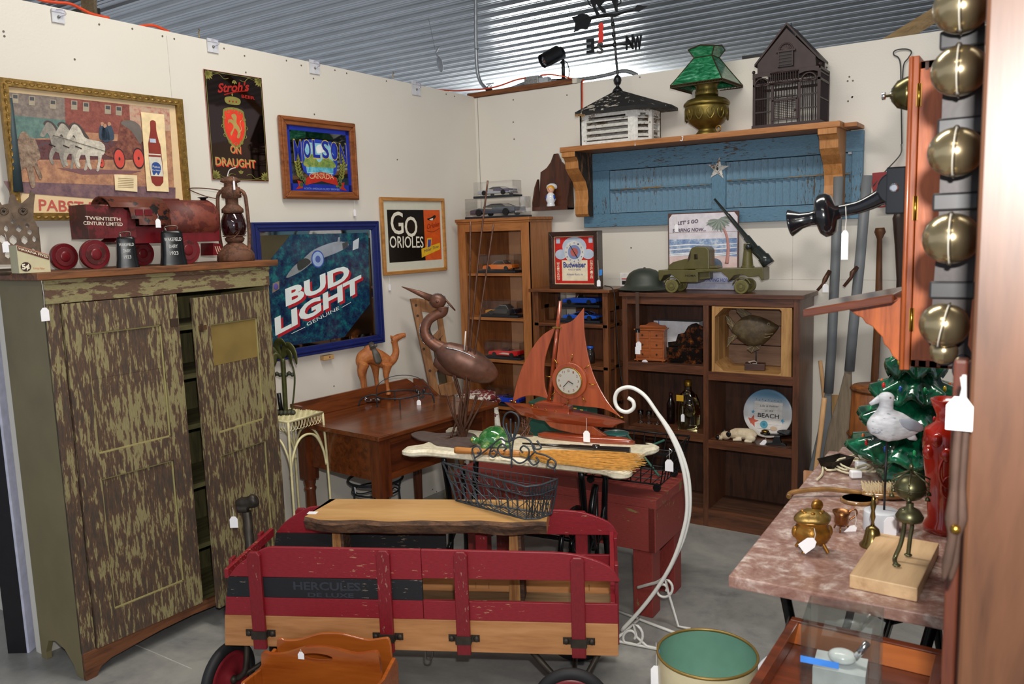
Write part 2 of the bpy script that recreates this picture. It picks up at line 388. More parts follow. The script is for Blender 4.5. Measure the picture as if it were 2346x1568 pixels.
t=thing('wire_clamp','small loop of wire clamped above the corner of the walls','clamp',Yp(1120,200,.05),0);f=Fr(t.location,0)
b=B();x,z=f.m(1120,200);b.ring((x,0,z),.011,.002,IRON,axis='y');b.ring((x+.004,.004,z+.004),.014,.0015,GALV,axis='y');b.box(x-.02,x+.02,-.006,.01,z-.025,z-.01,BLACK);b.box(x-.02,x+.035,0,.004,z+.018,z+.024,GALV);b.o('clamp',t)
ORANGE=M('#d2451a',.45)
f=Fr(Yp(1180,200,-.02),0);b=B();P=[(1000,205),(1040,208),(1080,206),(1108,204),(1140,198),(1180,184),(1204,179)];b.wire([(f.m(*q)[0],.0,f.m(*q)[1]) for q in P],.0045,ORANGE,6)
P=[(1238,173),(1260,171),(1290,175),(1309,180)];b.wire([(f.m(*q)[0],.0,f.m(*q)[1]) for q in P],.0045,ORANGE,6)
tag(b.o('extension_cord',None,f.o),'orange cord running along the wall top under the security camera','cord')
f=Fr(Yp(1334,250,-.008),0);b=B();b.wire([(f.m(*q)[0],0,f.m(*q)[1]) for q in [(1338,182),(1334,190),(1334,220),(1334,255),(1338,300),(1338,332)]],.004,ORANGE,6);b.wire([(f.m(*q)[0]-.006,.003,f.m(*q)[1]) for q in [(1337,183),(1333,190),(1333,220),(1333,255)]],.003,BLACK,6)
tag(b.o('hanging_cord',None,f.o),'orange and black cord hanging down the wall behind the cupola','cord')
b=B();P=[WL(q[0],q[1],-.02)+Vector((0,0,.004)) for q in [(60,-8),(100,4),(130,8),(160,11),(185,22),(210,34),(250,44)]];b.wire(P,.006,ORANGE,6)
P=[WL(q[0],q[1],-.02) for q in [(318,60),(345,58),(362,62),(388,74)]];b.wire(P,.006,ORANGE,6)
tag(b.o('extension_cord',None),'orange extension cord lying along the top of the left wall','cord')
# security camera
t=thing('security_camera','black bullet security camera on a stand over the brown beam','camera',Yp(1290,184,.03),0);f=Fr(t.location,0)
b=B();x,z=f.m(1291,184);xt,zt=f.m(1286,145);b.tube([(x,0,z),(x,0,zt+.02),(xt,0,zt)],[.012,.010,.012],BLACK,8);b.disc((x,z+.002),.001,-.03,.03,BLACK);b.box(x-.03,x+.03,-.03,.03,z-.002,z+.006,BLACK);b.o('stand',t)
c0=f.m(1259,143);c1=f.m(1276,118);b=B();b.tube([(c0[0],-.05,c0[1]),(c1[0]+.004,.05,c1[1])],[.036,.038],BLACK,20);b.o('housing',t)
b=B();b.tube([(c0[0]-.010,-.068,c0[1]-.004),(c1[0],.02,c1[1])],[.041,.041],BLACK,20,caps=False);b.o('sun_shield',t)
b=B();D=Vector((c1[0]-c0[0],.1,c1[1]-c0[1])).normalized();O=Vector((c0[0],-.05,c0[1]))-D*.001;b.tube([O-D*.001,O],.033,M('#3b3c42',.3),20)
u=D.orthogonal().normalized();w=D.cross(u)
for k in range(10): a=k*2*PI/10;b.ell(O-D*.002+(u*math.cos(a)+w*math.sin(a))*.022,.004,M('#b9bcc8',.2),6,4)
b.ell(O-D*.002,.008,M('#8a5b4b',.15),8,6);b.o('lens',t)
b=B();q=[f.m(*a) for a in [(1284,136),(1296,142),(1302,160),(1300,182)]];b.wire([(x,.01,z) for x,z in q],.003,BLACK);b.o('cable',t)
# clip and hooks on the wall tops
i=0
for (px,py),lab in zip([(133,37),(487,105),(720,154),(953,203)],['over the framed horse team print','above the dark beer mirror','above the wood framed blue beer mirror','nearest the corner of the room']):
 p=WL(px,py,.004);b=B();k=kk(p);b.box(-11*k*1.3,11*k*1.3,-.003,.0,-15*k,15*k,M('#d4d5da',.25));b.box(-11*k*1.3,11*k*1.3,-.0055,-.003,8*k,15*k,M('#cfd0d8',.2))
 b.ell((0,-.006,-2*k),.006,M('#8e8a86',.3,.6),10,6);b.wire([(.002,-.006,-2*k),(.02,-.02,4*k),(.012,-.02,12*k),(-.01,-.012,12*k)],.0025,clear('#ececf5',.6),6)
 tag(b.o('wall_clip',None,p,math.radians(WLA)),'square clear plastic clip '+lab,'clip','clear plastic clips along the wall top')
for (px,py),lab in zip([(456,76),(901,172)],['near the dark beer mirror','near the corner']):
 p=WL(px,py,-.03);b=B();b.wire([(0,0,-.02),(-.004,0,.0),(.004,0,.012),(-.004,0,.018)],.002,BRASS,6);tag(b.o('brass_hook',None,p),'tiny brass hook on top of the left wall '+lab,'hook','brass hooks on the wall top')
p=Zp(1008,148,3.2);b=B();b.ell((0,0,0),(.03,.03,.075),M('#c2c4c8',.3),10,8);b.wire([(0,0,.07),(-.02,0,.12),(.03,0,.16)],.008,M('#c2c4c8',.3),6);b.tube([(-.02,0,.15),(-.02,0,3.66-p.z)],.002,GALV,4)
tag(b.o('ceiling_sensor',None,p,rot=(0,math.radians(-12),0)),'small pale fitting hanging under the corrugated ceiling','fitting')
# ================================================================ pictures on the left wall
def wframe(px,py,off=.012): return Fr(WL(px,py,off),WLA)
def frame_bars(b,x0,x1,z0,z1,w,d,m,y1=.0,lip=None):
 """a mitred picture frame, front at y=-d"""
 for out in ([(x0,z1),(x1,z1),(x1-w,z1-w),(x0+w,z1-w)],[(x0,z0),(x0+w,z0+w),(x1-w,z0+w),(x1,z0)],[(x0,z0),(x0,z1),(x0+w,z1-w),(x0+w,z0+w)],[(x1,z1),(x1,z0),(x1-w,z0+w),(x1-w,z1-w)]):
  b.prism(out,-d,y1,m)
  if lip:
   cx=sum(p[0] for p in out)/4;cz=sum(p[1] for p in out)/4
   b.prism([(cx+(p[0]-cx)*(.995),cz+(p[1]-cz)*.45) if abs(out[0][0]-out[1][0])>abs(out[0][1]-out[2][1]) and abs(x1-x0)*.5<max(q[0] for q in out)-min(q[0] for q in out) else (cx+(p[0]-cx)*.45,cz+(p[1]-cz)*.995) for p in out],-d-lip,-d,m)
def rect(b,x0,x1,z0,z1,y,m): b.face([(x0,z0),(x1,z0),(x1,z1),(x0,z1)],y,m)
def leaf(b,x,z,l,w,a,y,m):
 c,s=math.cos(a),math.sin(a);P=[(0,0),(l*.3,w*.5),(l*.7,w*.45),(l,0),(l*.7,-w*.45),(l*.3,-w*.5)]
 b.face([(x+p[0]*c-p[1]*s,z+p[0]*s+p[1]*c) for p in P],y,m)
def blob(b,pts,y,m,n=5): b.face([(p.x,p.y) for p in smooth_path([(q[0],q[1],0) for q in pts],n,True)],y,m)
def MIR(h='#c9cdd2',r=.02):
 return M(h,r,1,var=0,name='mirror')
# ---- 1 old fire-engine print
f=wframe(205,350,.02);t=fthing('framed_print','large gilt-framed print of white horses pulling a steam engine, above the toy train','picture',f)
x0,z1=f.m(-8,180);x1=f.m(412,229)[0];z1=f.m(412,229)[1];z0=f.m(425,503)[1];W=x1-x0
GILT=M('#8f7038',.4,.6,var=.35,scale=60,bmp=.4)
b=B();frame_bars(b,x0,x1,z0,z1,.028,.022,GILT)
for k in range(26):
 xx=x0+.03+k*(W-.06)/25
 for zz in (z1-.014,z0+.014): b.ell((xx,-.022,zz),(.012,.005,.006),GILT,6,4)
for k in range(18):
 zz=z0+.03+k*(z1-z0-.06)/17
 for xx in (x0+.014,x1-.014): b.ell((xx,-.022,zz),(.006,.005,.012),GILT,6,4)
b.o('frame',t,bevel=.003)
b=B();rect(b,x0+.02,x1-.02,z0+.02,z1-.02,-.004,M('#e3c79c',.7,var=.04));b.o('mat_board',t)
b=B();F=lambda px,py: f.m(px,py,-.006)
def q4(b,a,c,d,e,y,m): b.face([F(*a),F(*c),F(*d),F(*e)],y,m)
Y=-.0055
def mottled(h1,h2,h3,sc=30):
 m,nt,bs=base_mat('printed_ink');mp=coords(nt);n=nd(nt,'ShaderNodeTexNoise',Scale=float(sc),Detail=8.0,Roughness=.75);nt.links.new(mp.outputs[0],n.inputs['Vector'])
 r=ramp(nt,n.outputs['Fac'],[(.35,hexc(h1)),(.5,hexc(h2)),(.65,hexc(h3))]);nt.links.new(r.outputs[0],bs.inputs['Base Color']);bs.inputs['Roughness'].default_value=.6;return m
q4(b,(6,210),(388,250),(402,470),(22,440),Y,mottled('#8d6452','#b07e60','#c9976f'))              # street
q4(b,(6,210),(148,224),(150,290),(10,285),Y-.0003,mottled('#6a5f5c','#80736a','#93877a',60))         # grey building
q4(b,(148,224),(296,240),(300,310),(150,300),Y-.0003,mottled('#6e3b34','#8a4a40','#99584a',60))      # brick building
q4(b,(10,262),(150,276),(150,315),(12,320),Y-.0005,mottled('#4c6461','#5c7a73','#6f8a80',40))
q4(b,(296,240),(388,250),(390,300),(298,300),Y-.0003,mottled('#a8665a','#c39a82','#b8a994',50))
q4(b,(14,318),(345,325),(348,366),(16,366),Y-.0004,mottled('#33262c','#6a3836','#3f4a55',90))        # crowd
for (x,y) in [(28,215),(66,220),(114,228),(163,230),(190,234),(240,240),(265,243)]: q4(b,(x,y),(x+14,y+1),(x+14,y+22),(x,y+21),Y-.001,M('#a39682',.6));q4(b,(x+2,y+2),(x+12,y+3),(x+12,y+11),(x+2,y+10),Y-.0013,M('#4a4a4c',.6))
HWS=[mottled('#77726c','#8f887e','#a0998c',60),mottled('#8a857c','#a8a093','#bab2a3',60),mottled('#a39c90','#c6beae','#dcd4c2',60)];HD=M('#4c423e',.6)
for i,(ox,oy) in enumerate([(0,0),(32,3),(60,5)]):
 H=lambda l: [F(a+ox,c+oy) for a,c in l];HW=HWS[i];blob(b,H([(99,284),(108,276),(122,282),(134,298),(144,314),(130,318),(116,300)]),Y-.0014-i*.0006,HD,3)
 blob(b,H([(92,312),(94,303),(101,290),(107,281),(115,282),(124,292),(134,310),(150,316),(170,320),(180,332),(176,350),(150,353),(128,348),(119,334),(114,316),(108,305),(100,314)]),Y-.0015-i*.0006,HW)
 for l in ([(118,340),(128,342),(120,362),(124,376),(118,376),(112,360)],[(134,345),(144,346),(146,368),(150,382),(144,382),(138,366)],[(164,345),(174,345),(170,366),(166,386),(160,386),(164,366)]):
  blob(b,H(l),Y-.0017-i*.0006,HW,3)
 b.tube([(F(112+ox,330+oy)[0],Y-.0022-i*.0006,F(112+ox,330+oy)[1]),(F(126+ox,336+oy)[0],Y-.0022-i*.0006,F(126+ox,336+oy)[1])],.0025,HD,4)
b.tube([(F(120,310)[0],Y-.005,F(120,310)[1]),(F(250,350)[0],Y-.005,F(250,350)[1])],.001,HD,4)
blob(b,[F(*a) for a in [(272,300),(280,272),(298,276),(320,310),(318,360),(262,362),(240,350),(266,330)]],Y-.0015,mottled('#4d2c28','#7a4438','#94604a',50))
blob(b,[F(*a) for a in [(276,282),(300,276),(322,292),(322,330),(300,300)]],Y-.0018,M('#6c645e',.7))
for (x,y) in [(246,300),(236,304),(230,300)]: blob(b,[F(x+a,y+c) for a,c in [(0,-14),(8,-12),(14,4),(14,20),(0,20),(-4,4)]],Y-.0022,M('#38485a',.7));blob(b,[F(x+a,y+c) for a,c in [(0,-18),(5,-20),(8,-14),(2,-11)]],Y-.0024,M('#b98a6c',.7))
for (x,y,r_) in [(273,364,24),(317,363,24),(232,373,12)]:
 c=F(x,y);rx=abs(F(x+r_*.55,y)[0]-c[0]);rz_=abs(F(x,y+r_)[1]-c[1])
 for s_,h,dy in ((1,'#2e2226',.0022),(.86,'#cf4a3c',.0026),(.16,'#3a2626',.0034)): b.face([(c[0]+rx*s_*math.cos(a*PI/12),c[1]+rz_*s_*math.sin(a*PI/12)) for a in range(24)],Y-dy,M(h,.6))
blob(b,[F(*a) for a in [(46,306),(58,303),(68,315),(80,320),(92,360),(84,372),(96,404),(90,410),(76,380),(80,424),(70,428),(60,385),(44,390),(38,340)]],Y-.003,mottled('#57463c','#8d7460','#a89580',50))
b.tube([(F(20,225)[0],Y-.006,F(20,225)[1]),(F(38,440)[0],Y-.006,F(38,440)[1])],[.010,.012,.022],M('#35464c',.6),8)
q4(b,(22,222),(24,222),(26,235),(18,235),Y-.006,M('#c0b49c',.6))
q4(b,(130,385),(325,392),(300,398),(190,400),Y-.001,M('#7d5658',.7))
q4(b,(8,415),(402,430),(402,470),(22,440),Y-.0006,mottled('#5d4650','#7a5c62','#8c6c66',25))
q4(b,(321,257),(374,263),(385,440),(335,438),Y-.007,M('#f0d8a8',.6));q4(b,(260,400),(312,402),(313,440),(262,436),Y-.007,M('#efd9ae',.6))
for i in range(6): q4(b,(268,408+i*4),(304,410+i*4),(304,411.3+i*4),(268,409.3+i*4),Y-.0075,M('#9c8868',.6))
bt=[(342,278),(354,279),(356,300),(362,325),(366,340),(372,418),(346,418),(338,340),(338,325),(342,300)]
blob(b,[F(*a) for a in bt],Y-.008,M('#8a3226',.5),3);q4(b,(337,352),(366,354),(372,405),(344,404),Y-.0088,M('#d9d2c2',.5));q4(b,(338,355),(366,357),(366,361),(338,359),Y-.0092,M('#8b3228',.5))
blob(b,[F(*a) for a in [(346,376),(355,372),(364,378),(366,390),(360,402),(356,396),(350,402),(346,392)]],Y-.0094,M('#2f4f94',.5));q4(b,(340,318),(354,319),(355,328),(341,327),Y-.0092,M('#b7c2d4',.5))
b.text('Pabst',F(347,384),F(364,386),.008,Y-.0099,M('#e8e4d8',.5));b.text('Blue Ribbon',F(346,391),F(365,393),.006,Y-.0099,M('#e8e4d8',.5))
b.o('printed_scene',t)
b=B();b.text('PABST BLUE RIBBON',F(90,482),F(400,497),.042,Y-.0005,M('#c2574e',.6),bold=.012);b.o('caption',t)
# ---- 2 dark beer mirror
f=wframe(535,285,.004);t=fthing('bar_mirror','dark unframed beer mirror with a red lion shield, above the barn lantern','mirror',f)
x0,z1=f.m(465,158);x1,_=f.m(598,177);z0=f.m(602,416)[1];F=lambda px,py: f.m(px,py)
b=B();b.box(x0,x1,-.004,0,z0,z1,M('#b0776a',.2));rect(b,x0+.002,x1-.002,z0+.002,z1-.002,-.0045,MIR('#54443e',.03));b.o('mirror_glass',t)
b=B();OL=M('#8a8442',.4);RD=M('#a8221a',.4);BR=M('#e8402a',.4);GR=M('#b39a5a',.4);Y=-.0052
for (a,c,d,e) in [(x0+.006,x1-.006,z1-.008,z1-.006),(x0+.006,x1-.006,z0+.006,z0+.008),(x0+.006,x0+.0085,z0+.006,z1-.006),(x1-.0085,x1-.006,z0+.006,z1-.006)]: rect(b,a,c,d,e,Y,OL)
for cx,cz,sx,sz in [(x0,z1,1,-1),(x1,z1,-1,-1),(x0,z0,1,1),(x1,z0,-1,1)]:
 for k in range(5): leaf(b,cx+sx*.008,cz+sz*.008,.045-.004*abs(k-2),.012,math.atan2(sz,sx)+(k-2)*.32,Y,OL)
 b.wire([(cx+sx*.04,Y,cz+sz*.02),(cx+sx*.075,Y,cz+sz*.012),(cx+sx*.1,Y,cz+sz*.03),(cx+sx*.125,Y,cz+sz*.025)],.0012,OL,4)
for k in range(3): leaf(b,(x0+x1)/2,z1-.03,.02,.008,-PI/2+(k-1)*.7,Y,OL);leaf(b,(x0+x1)/2,z0+.03,.02,.008,PI/2+(k-1)*.7,Y,OL)
b.o('corner_ornament',t)
b=B();b.text("Stroh's",F(497,212),F(568,208),.04,Y,RD,up=(.25,1),bold=.03);b.wire([(F(512,218)[0],Y,F(512,218)[1]),(F(540,211)[0],Y,F(540,211)[1]),(F(566,209)[0],Y,F(566,209)[1])],.003,RD,4)
b.text('BEER',F(552,224),F(582,229),.014,Y,RD,bold=.02)
b.text('ON',F(528,352),F(552,354),.034,Y+.0002,BR,bold=.02);b.text('ON',F(526,350),F(550,353),.034,Y-.0003,GR,bold=.02)
b.text('DRAUGHT',F(494,381),F(586,387),.036,Y+.0002,BR,bold=.02);b.text('DRAUGHT',F(492,378),F(584,385),.036,Y-.0003,GR,bold=.02);b.o('lettering',t)
b=B();cx,cz=F(536,290);R=lambda l,s=1: [(cx+a*.0018*s,cz+c*.0022*s) for a,c in l]
sh=[(-28,20),(-24,30),(0,34),(24,30),(28,20),(30,-4),(20,-26),(0,-40),(-20,-26),(-30,-4)]
blob(b,R(sh,1.14),Y,OL);blob(b,R(sh),Y-.0004,BR)
blob(b,R([(-8,22),(2,26),(8,20),(6,8),(14,-2),(16,-14),(10,-24),(4,-22),(8,-12),(0,-4),(-6,-12),(-12,-20),(-14,-14),(-6,-6),(-4,2),(-14,8),(-18,4),(-18,12),(-8,14),(-2,12)]),Y-.0008,GR,3)
b.wire([(cx+.02,Y-.0008,cz-.03),(cx+.036,Y-.0008,cz-.01),(cx+.03,Y-.0008,cz+.015),(cx+.038,Y-.0008,cz+.03)],.0018,GR,4)
for k in range(12): a=k*PI/6;b.ring((cx+.062*math.cos(a),Y,cz+.078*math.sin(a)-.004),.008,.0015,OL,10,axis='y')
cz2=cz+.100;blob(b,[(cx-.032,cz2),(cx+.032,cz2),(cx+.04,cz2+.025),(cx,cz2+.034),(cx-.04,cz2+.025)],Y,OL);b.ell((cx,Y,cz2+.042),(.004,.001,.007),OL,8,5)
for k in (-1,0,1): b.ell((cx+k*.018,Y-.001,cz2+.012),(.004,.001,.004),RD,8,5)
b.o('lion_shield',t)
price_tag(t,(x0+.06,-.006,z0-.005),.035,.025,.038)
# ---- 3 wood framed mirror
f=wframe(720,360,.01);t=fthing('bar_mirror','wood-framed beer mirror with blue border and mountain crest','mirror',f)
x0,z1=f.m(634,263);x1=f.m(809,285)[0];z0=f.m(812,459)[1];z1=f.m(807,284)[1];F=lambda px,py: f.m(px,py)
OAK=wood('#9a5a2c','#6e3a18',.35,'x',20,.3)
b=B();frame_bars(b,x0,x1,z0,z1,.042,.018,OAK);frame_bars(b,x0+.008,x1-.008,z0+.008,z1-.008,.014,.026,OAK);b.o('frame',t,bevel=.004)
b=B();rect(b,x0+.03,x1-.03,z0+.03,z1-.03,-.006,MIR('#8e9698',.03));b.o('mirror_glass',t)
b=B();BLU=M('#1c2f9c',.35);Y=-.0066;xa,xb,za,zb=x0+.042,x1-.042,z0+.042,z1-.042;w=.022
for (a,c,d,e) in [(xa,xb,zb-w,zb),(xa,xb,za,za+w*1.6),(xa,xa+w,za,zb),(xb-w,xb,za,zb)]: rect(b,a,c,d,e,Y,BLU)
b.o('blue_border',t)
b=B();cx=(xa+xb)/2;W=xb-xa;H=zb-za;G=lambda u,v: (cx+u*W,za+v*H)
BLU2=M('#2740ae',.35);blob(b,[G(-.24,.80),G(.2,.80),G(.27,.62),G(.25,.30),G(0,.16),G(-.27,.30),G(-.30,.62)],Y-.0002,BLU2,2)
b.face([G(-.19,.76),G(.16,.76),G(.22,.60),G(.20,.28),G(-.22,.28),G(-.25,.60)],Y-.0006,mottled('#5fa8c4','#8cc6da','#bcd8de',20))
blob(b,[G(-.24,.5),G(-.12,.58),G(-.02,.46),G(.08,.55),G(.22,.48),G(.21,.38),G(-.23,.38)],Y-.0009,mottled('#49683a','#7f9a4a','#b7ab58',30));blob(b,[G(-.05,.7),G(.02,.74),G(.1,.66),G(.04,.62),G(-.04,.6)],Y-.001,M('#e8eef0',.5))
b.face([G(-.18,.38),G(.2,.38),G(.2,.30),G(-.2,.30)],Y-.001,mottled('#2d7fa0','#58b1c8','#8fd0dc',25))
RR=M('#b32a1c',.4);b.face([G(-.24,.20),G(-.12,.28),G(0,.31),G(.12,.29),G(.25,.22),G(.27,.10),G(0,.16),G(-.26,.09)],Y-.0014,RR)
for s_ in (-1,1): b.face([G(s_*.3,.14),G(s_*.38,.16),G(s_*.36,.08),G(s_*.41,.02),G(s_*.3,.04)],Y-.0012,RR)
YG=M('#7d7f35',.5)
for s_ in (-1,1):
 for k in range(9): leaf(b,*G(s_*(.33+.03*math.sin(k*.35)),.2+k*.047),.028,.011,PI/2-s_*.8,Y-.0011,YG);leaf(b,*G(s_*(.33+.03*math.sin(k*.35)),.2+k*.047),.028,.011,PI/2+s_*.7,Y-.0011,YG)
 for k in range(7): leaf(b,*G(s_*(.27+.02*(k % 3)),.12+.02*(k % 4)),.03,.02,k*.9,Y-.0013,M('#5d6a3c',.5))
b.o('mountain_crest',t)
b=B();GD=M('#c9b04a',.4)
for i,ch in enumerate('MOLSON'):
 u=-.40+i*.145;h=.085+.016*(1 if i in (0,5) else 0);zz=.53+.012*(1-abs(i-2.5))+(-.05 if i in (0,5) else 0)
 b.text(ch,G(u-.004,zz-.01),G(u+.118,zz-.01),h+.006,Y-.0016,GD,bold=.03);b.text(ch,G(u,zz),G(u+.112,zz),h,Y-.0020,BLU,bold=.02)
b.text('CANADA',G(-.19,.195),G(.2,.2),.026,Y-.0018,M('#e0b98a',.5));b.text('BEER AND ALE',G(-.13,.26),G(.14,.262),.012,Y-.0018,M('#e0b98a',.5));b.text('NORTH AMERICAS OLDEST BREWERY',G(-.28,.022),G(.3,.022),.010,Y-.001,M('#8c9ad6',.5));b.o('lettering',t)
price_tag(t,(x1-.03,-.006,z0-.0),.05,.018,.034)
# ---- 4 big blue mirror
f=wframe(720,660,.012);t=fthing('bar_mirror','big blue-framed light beer mirror beside the peeling cupboard','mirror',f)
x0=f.m(576,600)[0];x1=f.m(865,600)[0];z1=f.m(857,507)[1];z0=f.m(873,784)[1];F=lambda px,py: f.m(px,py)
NAVY=M('#1b2664',.3,var=.1)
b=B();frame_bars(b,x0,x1,z0,z1,.045,.022,NAVY);frame_bars(b,x0+.016,x1-.016,z0+.016,z1-.016,.012,.03,NAVY);frame_bars(b,x0,x1,z0,z1,.010,.028,NAVY);b.o('frame',t,bevel=.003)
b=B();rect(b,x0+.04,x1-.04,z0+.04,z1-.04,-.008,MIR('#b9bdb6',.03));b.o('mirror_glass',t)
def mat_bud():
 m,nt,bs=base_mat('printed_mirror');mp=coords(nt);n=nd(nt,'ShaderNodeTexNoise',Scale=22.0,Detail=8.0,Roughness=.75);nt.links.new(mp.outputs[0],n.inputs['Vector'])
 r=ramp(nt,n.outputs['Fac'],[(.38,hexc('#15193f')),(.52,hexc('#17405a')),(.66,hexc('#1f7474'))]);nt.links.new(r.outputs[0],bs.inputs['Base Color'])
 bs.inputs['Roughness'].default_value=.12;bs.inputs['Coat Weight'].default_value=.3;return m
b=B();xa,xb,za,zb=x0+.055,x1-.066,z0+.062,z1-.062
b.face([(xa,za),(xb-.22,za+.0),(xb-.02,za+.16),(xb,zb-.02),(xb-.02,zb),(xa+.18,zb),(xa,zb-.16)],-.0088,mat_bud());rect(b,xa,xb,za,zb,-.0084,MIR('#8f8468',.15));b.o('printed_panel',t)
b=B();Y=-.0096;WH=M('#e9f2f0',.35,var=.02);RDD=M('#b5222e',.35);G=lambda px,py: f.m(px,py,-.01)
def slant(txt,a,c,h,bold): 
 p0,p1=G(*a),G(*c)
 b.text(txt,(p0[0]+.014,p0[1]-.012),(p1[0]+.014,p1[1]-.012),h,Y+.0003,RDD,up=(.02,1),bold=bold);b.text(txt,p0,p1,h,Y-.0002,WH,up=(.02,1),bold=bold)
slant('BUD',(655,701),(801,639),.080,.04);slant('LIGHT',(631,768),(829,664),.080,.04)
b.text('GENUINE',G(704,748),G(778,709),.018,Y,WH);
for a,c in [((668,765),(699,750)),((783,705),(804,693))]: b.tube([(G(*a)[0],Y,G(*a)[1]),(G(*c)[0],Y,G(*c)[1])],.0013,WH,4)
b.o('lettering',t)
b=B();SV=M('#b9c2c9',.15,.6)
blob(b,[G(*a) for a in [(656,637),(672,612),(690,598),(720,572),(765,555),(795,556),(796,566),(770,580),(720,600),(690,622)]],Y,SV,4)
blob(b,[G(*a) for a in [(682,600),(700,592),(712,600),(700,612),(684,620)]],Y-.0006,M('#3a3c3a',.2),3);b.face([G(772,560),G(775,544),(G(779,543)[0],G(779,543)[1]),G(778,562)],Y-.0004,SV)
b.face([G(784,558),G(798,552),G(797,566),G(786,572)],Y-.0006,M('#4a4c50',.2))
c=G(728,594)
for s_,h,d in ((1,'#3f55a8',.001),(.85,'#9db4d8',.0014),(.4,'#5566ae',.0018)): b.face([(c[0]+.042*s_*math.cos(a*PI/12),c[1]+.045*s_*math.sin(a*PI/12)) for a in range(24)],Y-d,M(h,.3))
for px in (690,745,760): 
 p=G(px,0);
b.face([G(809,553),G(823,545),G(821,569),G(808,574)],Y,M('#c9d2d8',.2));b.face([G(625,650),G(640,644),G(640,662),G(624,672)],Y,M('#8c7a6c',.2));b.ell((G(632,657)[0],Y-.001,G(632,657)[1]),(.014,.001,.016),M('#5d55a0',.3),12,6);b.o('racing_car_art',t)
b=B();c=f.m(748,818);p=f.m(737,826);q=f.m(759,812)
b.box(p[0],q[0],-.02,.012,p[1],q[1]-.0,wood('#c9a06a','#b18650',.6));b.ell((c[0]+.004,-.021,c[1]),.004,M('#5a4a3a',.5),8,5)
tag(b.o('wood_block',None,f.o,math.radians(WLA),bevel=.001),'little wooden block screwed to the wall under the blue mirror','block')
# ---- 5 baseball poster
f=wframe(945,535,.008);t=fthing('framed_poster','narrow wood-framed black and orange baseball poster reading GO ORIOLES','picture',f)
x0=f.m(870,500)[0];x1=f.m(1016,500)[0];z1=f.m(1015,455)[1];z0=f.m(1018,620)[1];F=lambda px,py: f.m(px,py)
OK2=wood('#c68d4c','#a66f34',.4,'x',20,.2)
b=B();frame_bars(b,x0,x1,z0,z1,.020,.016,OK2);b.o('frame',t,bevel=.003)
b=B();rect(b,x0+.015,x1-.015,z0+.015,z1-.015,-.004,M('#d8d6c4',.5,var=.03));b.o('mat_board',t)
b=B();W=x1-x0;H=z1-z0;G=lambda u,v: (x0+u*W,z0+v*H);Y=-.0048
b.face([G(.10,.16),G(.66,.16),G(.66,.84),G(.10,.84)],Y,M('#15130f',.25));b.face([G(.66,.16),G(.93,.16),G(.93,.84),G(.66,.84)],Y,M('#d9591f',.4))
CRM=M('#efe9d6',.5);b.text('G',G(.145,.53),G(.335,.53),.125,Y-.0006,CRM,bold=.01);b.text('O',G(.355,.49),G(.55,.49),.115,Y-.0006,CRM,bold=.01);b.text('ORIOLES',G(.115,.355),G(.635,.335),.065,Y-.0006,CRM,bold=.01);b.o('poster',t)
b=B();b.text('Orioles',G(.70,.58),G(.91,.62),.030,Y-.0006,M('#a03010',.4),up=(.2,1),bold=.03);b.wire([(G(.70,.56)[0],Y-.001,G(.70,.56)[1]),(G(.80,.545)[0],Y-.001,G(.80,.545)[1]),(G(.91,.59)[0],Y-.001,G(.91,.59)[1])],.0015,M('#8c2a14',.4),4)
blob(b,[G(.71,.72),(G(.78,.74)),G(.84,.77),G(.86,.745),G(.80,.70),G(.75,.70)],Y-.0006,M('#1b1612',.4));blob(b,[G(.75,.71),G(.81,.73),G(.80,.70)],Y-.001,M('#f0ece0',.4))
b.face([G(.60,.20),G(.91,.30),G(.91,.39),G(.60,.32)],Y-.0005,M('#e9b92a',.4));b.face([G(.68,.33),G(.76,.36),G(.78,.46),G(.70,.46)],Y-.0009,M('#e9b92a',.4));b.face([G(.70,.33),G(.75,.35),G(.765,.44),G(.71,.44)],Y-.0013,M('#4a4c9c',.4));b.text('Miller Time',G(.64,.265),G(.88,.325),.018,Y-.0013,M('#2c2a5c',.4),up=(.2,1));b.o('bird_and_can_art',t)
price_tag(t,(x0+.045,-.004,z0-.002),.05,.018,.034)
# ================================================================ the peeling cupboard and what stands on it
MUST=chippy('#958a58','#5a4030',.46,10,(2.2,2.2,1),.6,'#46392c',soft=.015)
PEEL=chippy('#91875f','#644a39',.545,15,(5,5,.8),.62,'#4b4138',soft=.012,detail=10)
PEELH=chippy('#91875f','#644a39',.40,9,(1.2,1.2,4),.62,soft=.012)
SIDE=M('#7d7250',.6,var=.12,scale=5,bmp=.15);TOPW=wood('#8a5630','#4a2d1b',.6,'x',16)
OCH=M('#86703c',.6,var=.14,scale=9)
f=Fr(Zp(195,1560,0),88.6);cup=fthing('cupboard','tall two-door cupboard with peeling mustard paint, standing against the left wall','cupboard',f)
CWD=.955;CH=1.478
b=B();D=.325
for x in (0,CWD-.022):
 out=[(0,0),(.055,0),(.075,.04),(.13,.085),(.20,.10),(.255,.085),(.285,.03),(.285,0),(D,0),(D,CH),(0,CH)]
 b2=B();b2.prism([(p[0],p[1]) for p in out],0,.022,SIDE,rotm(0,0,PI/2,(x+.022,0,0)));b2.o('side_panel',cup,bevel=.0015)
b=B();b.box(-.03,CWD+.035,-.035,D+.0,CH,CH+.026,TOPW);b.o('top_board',cup,bevel=.003)
b=B();b.box(.0,CWD,-.012,.008,CH-.085,CH,PEELH);b.box(-.001,CWD+.001,-.018,-.012,CH-.016,CH-.001,PEELH);b.o('top_rail',cup,bevel=.002)
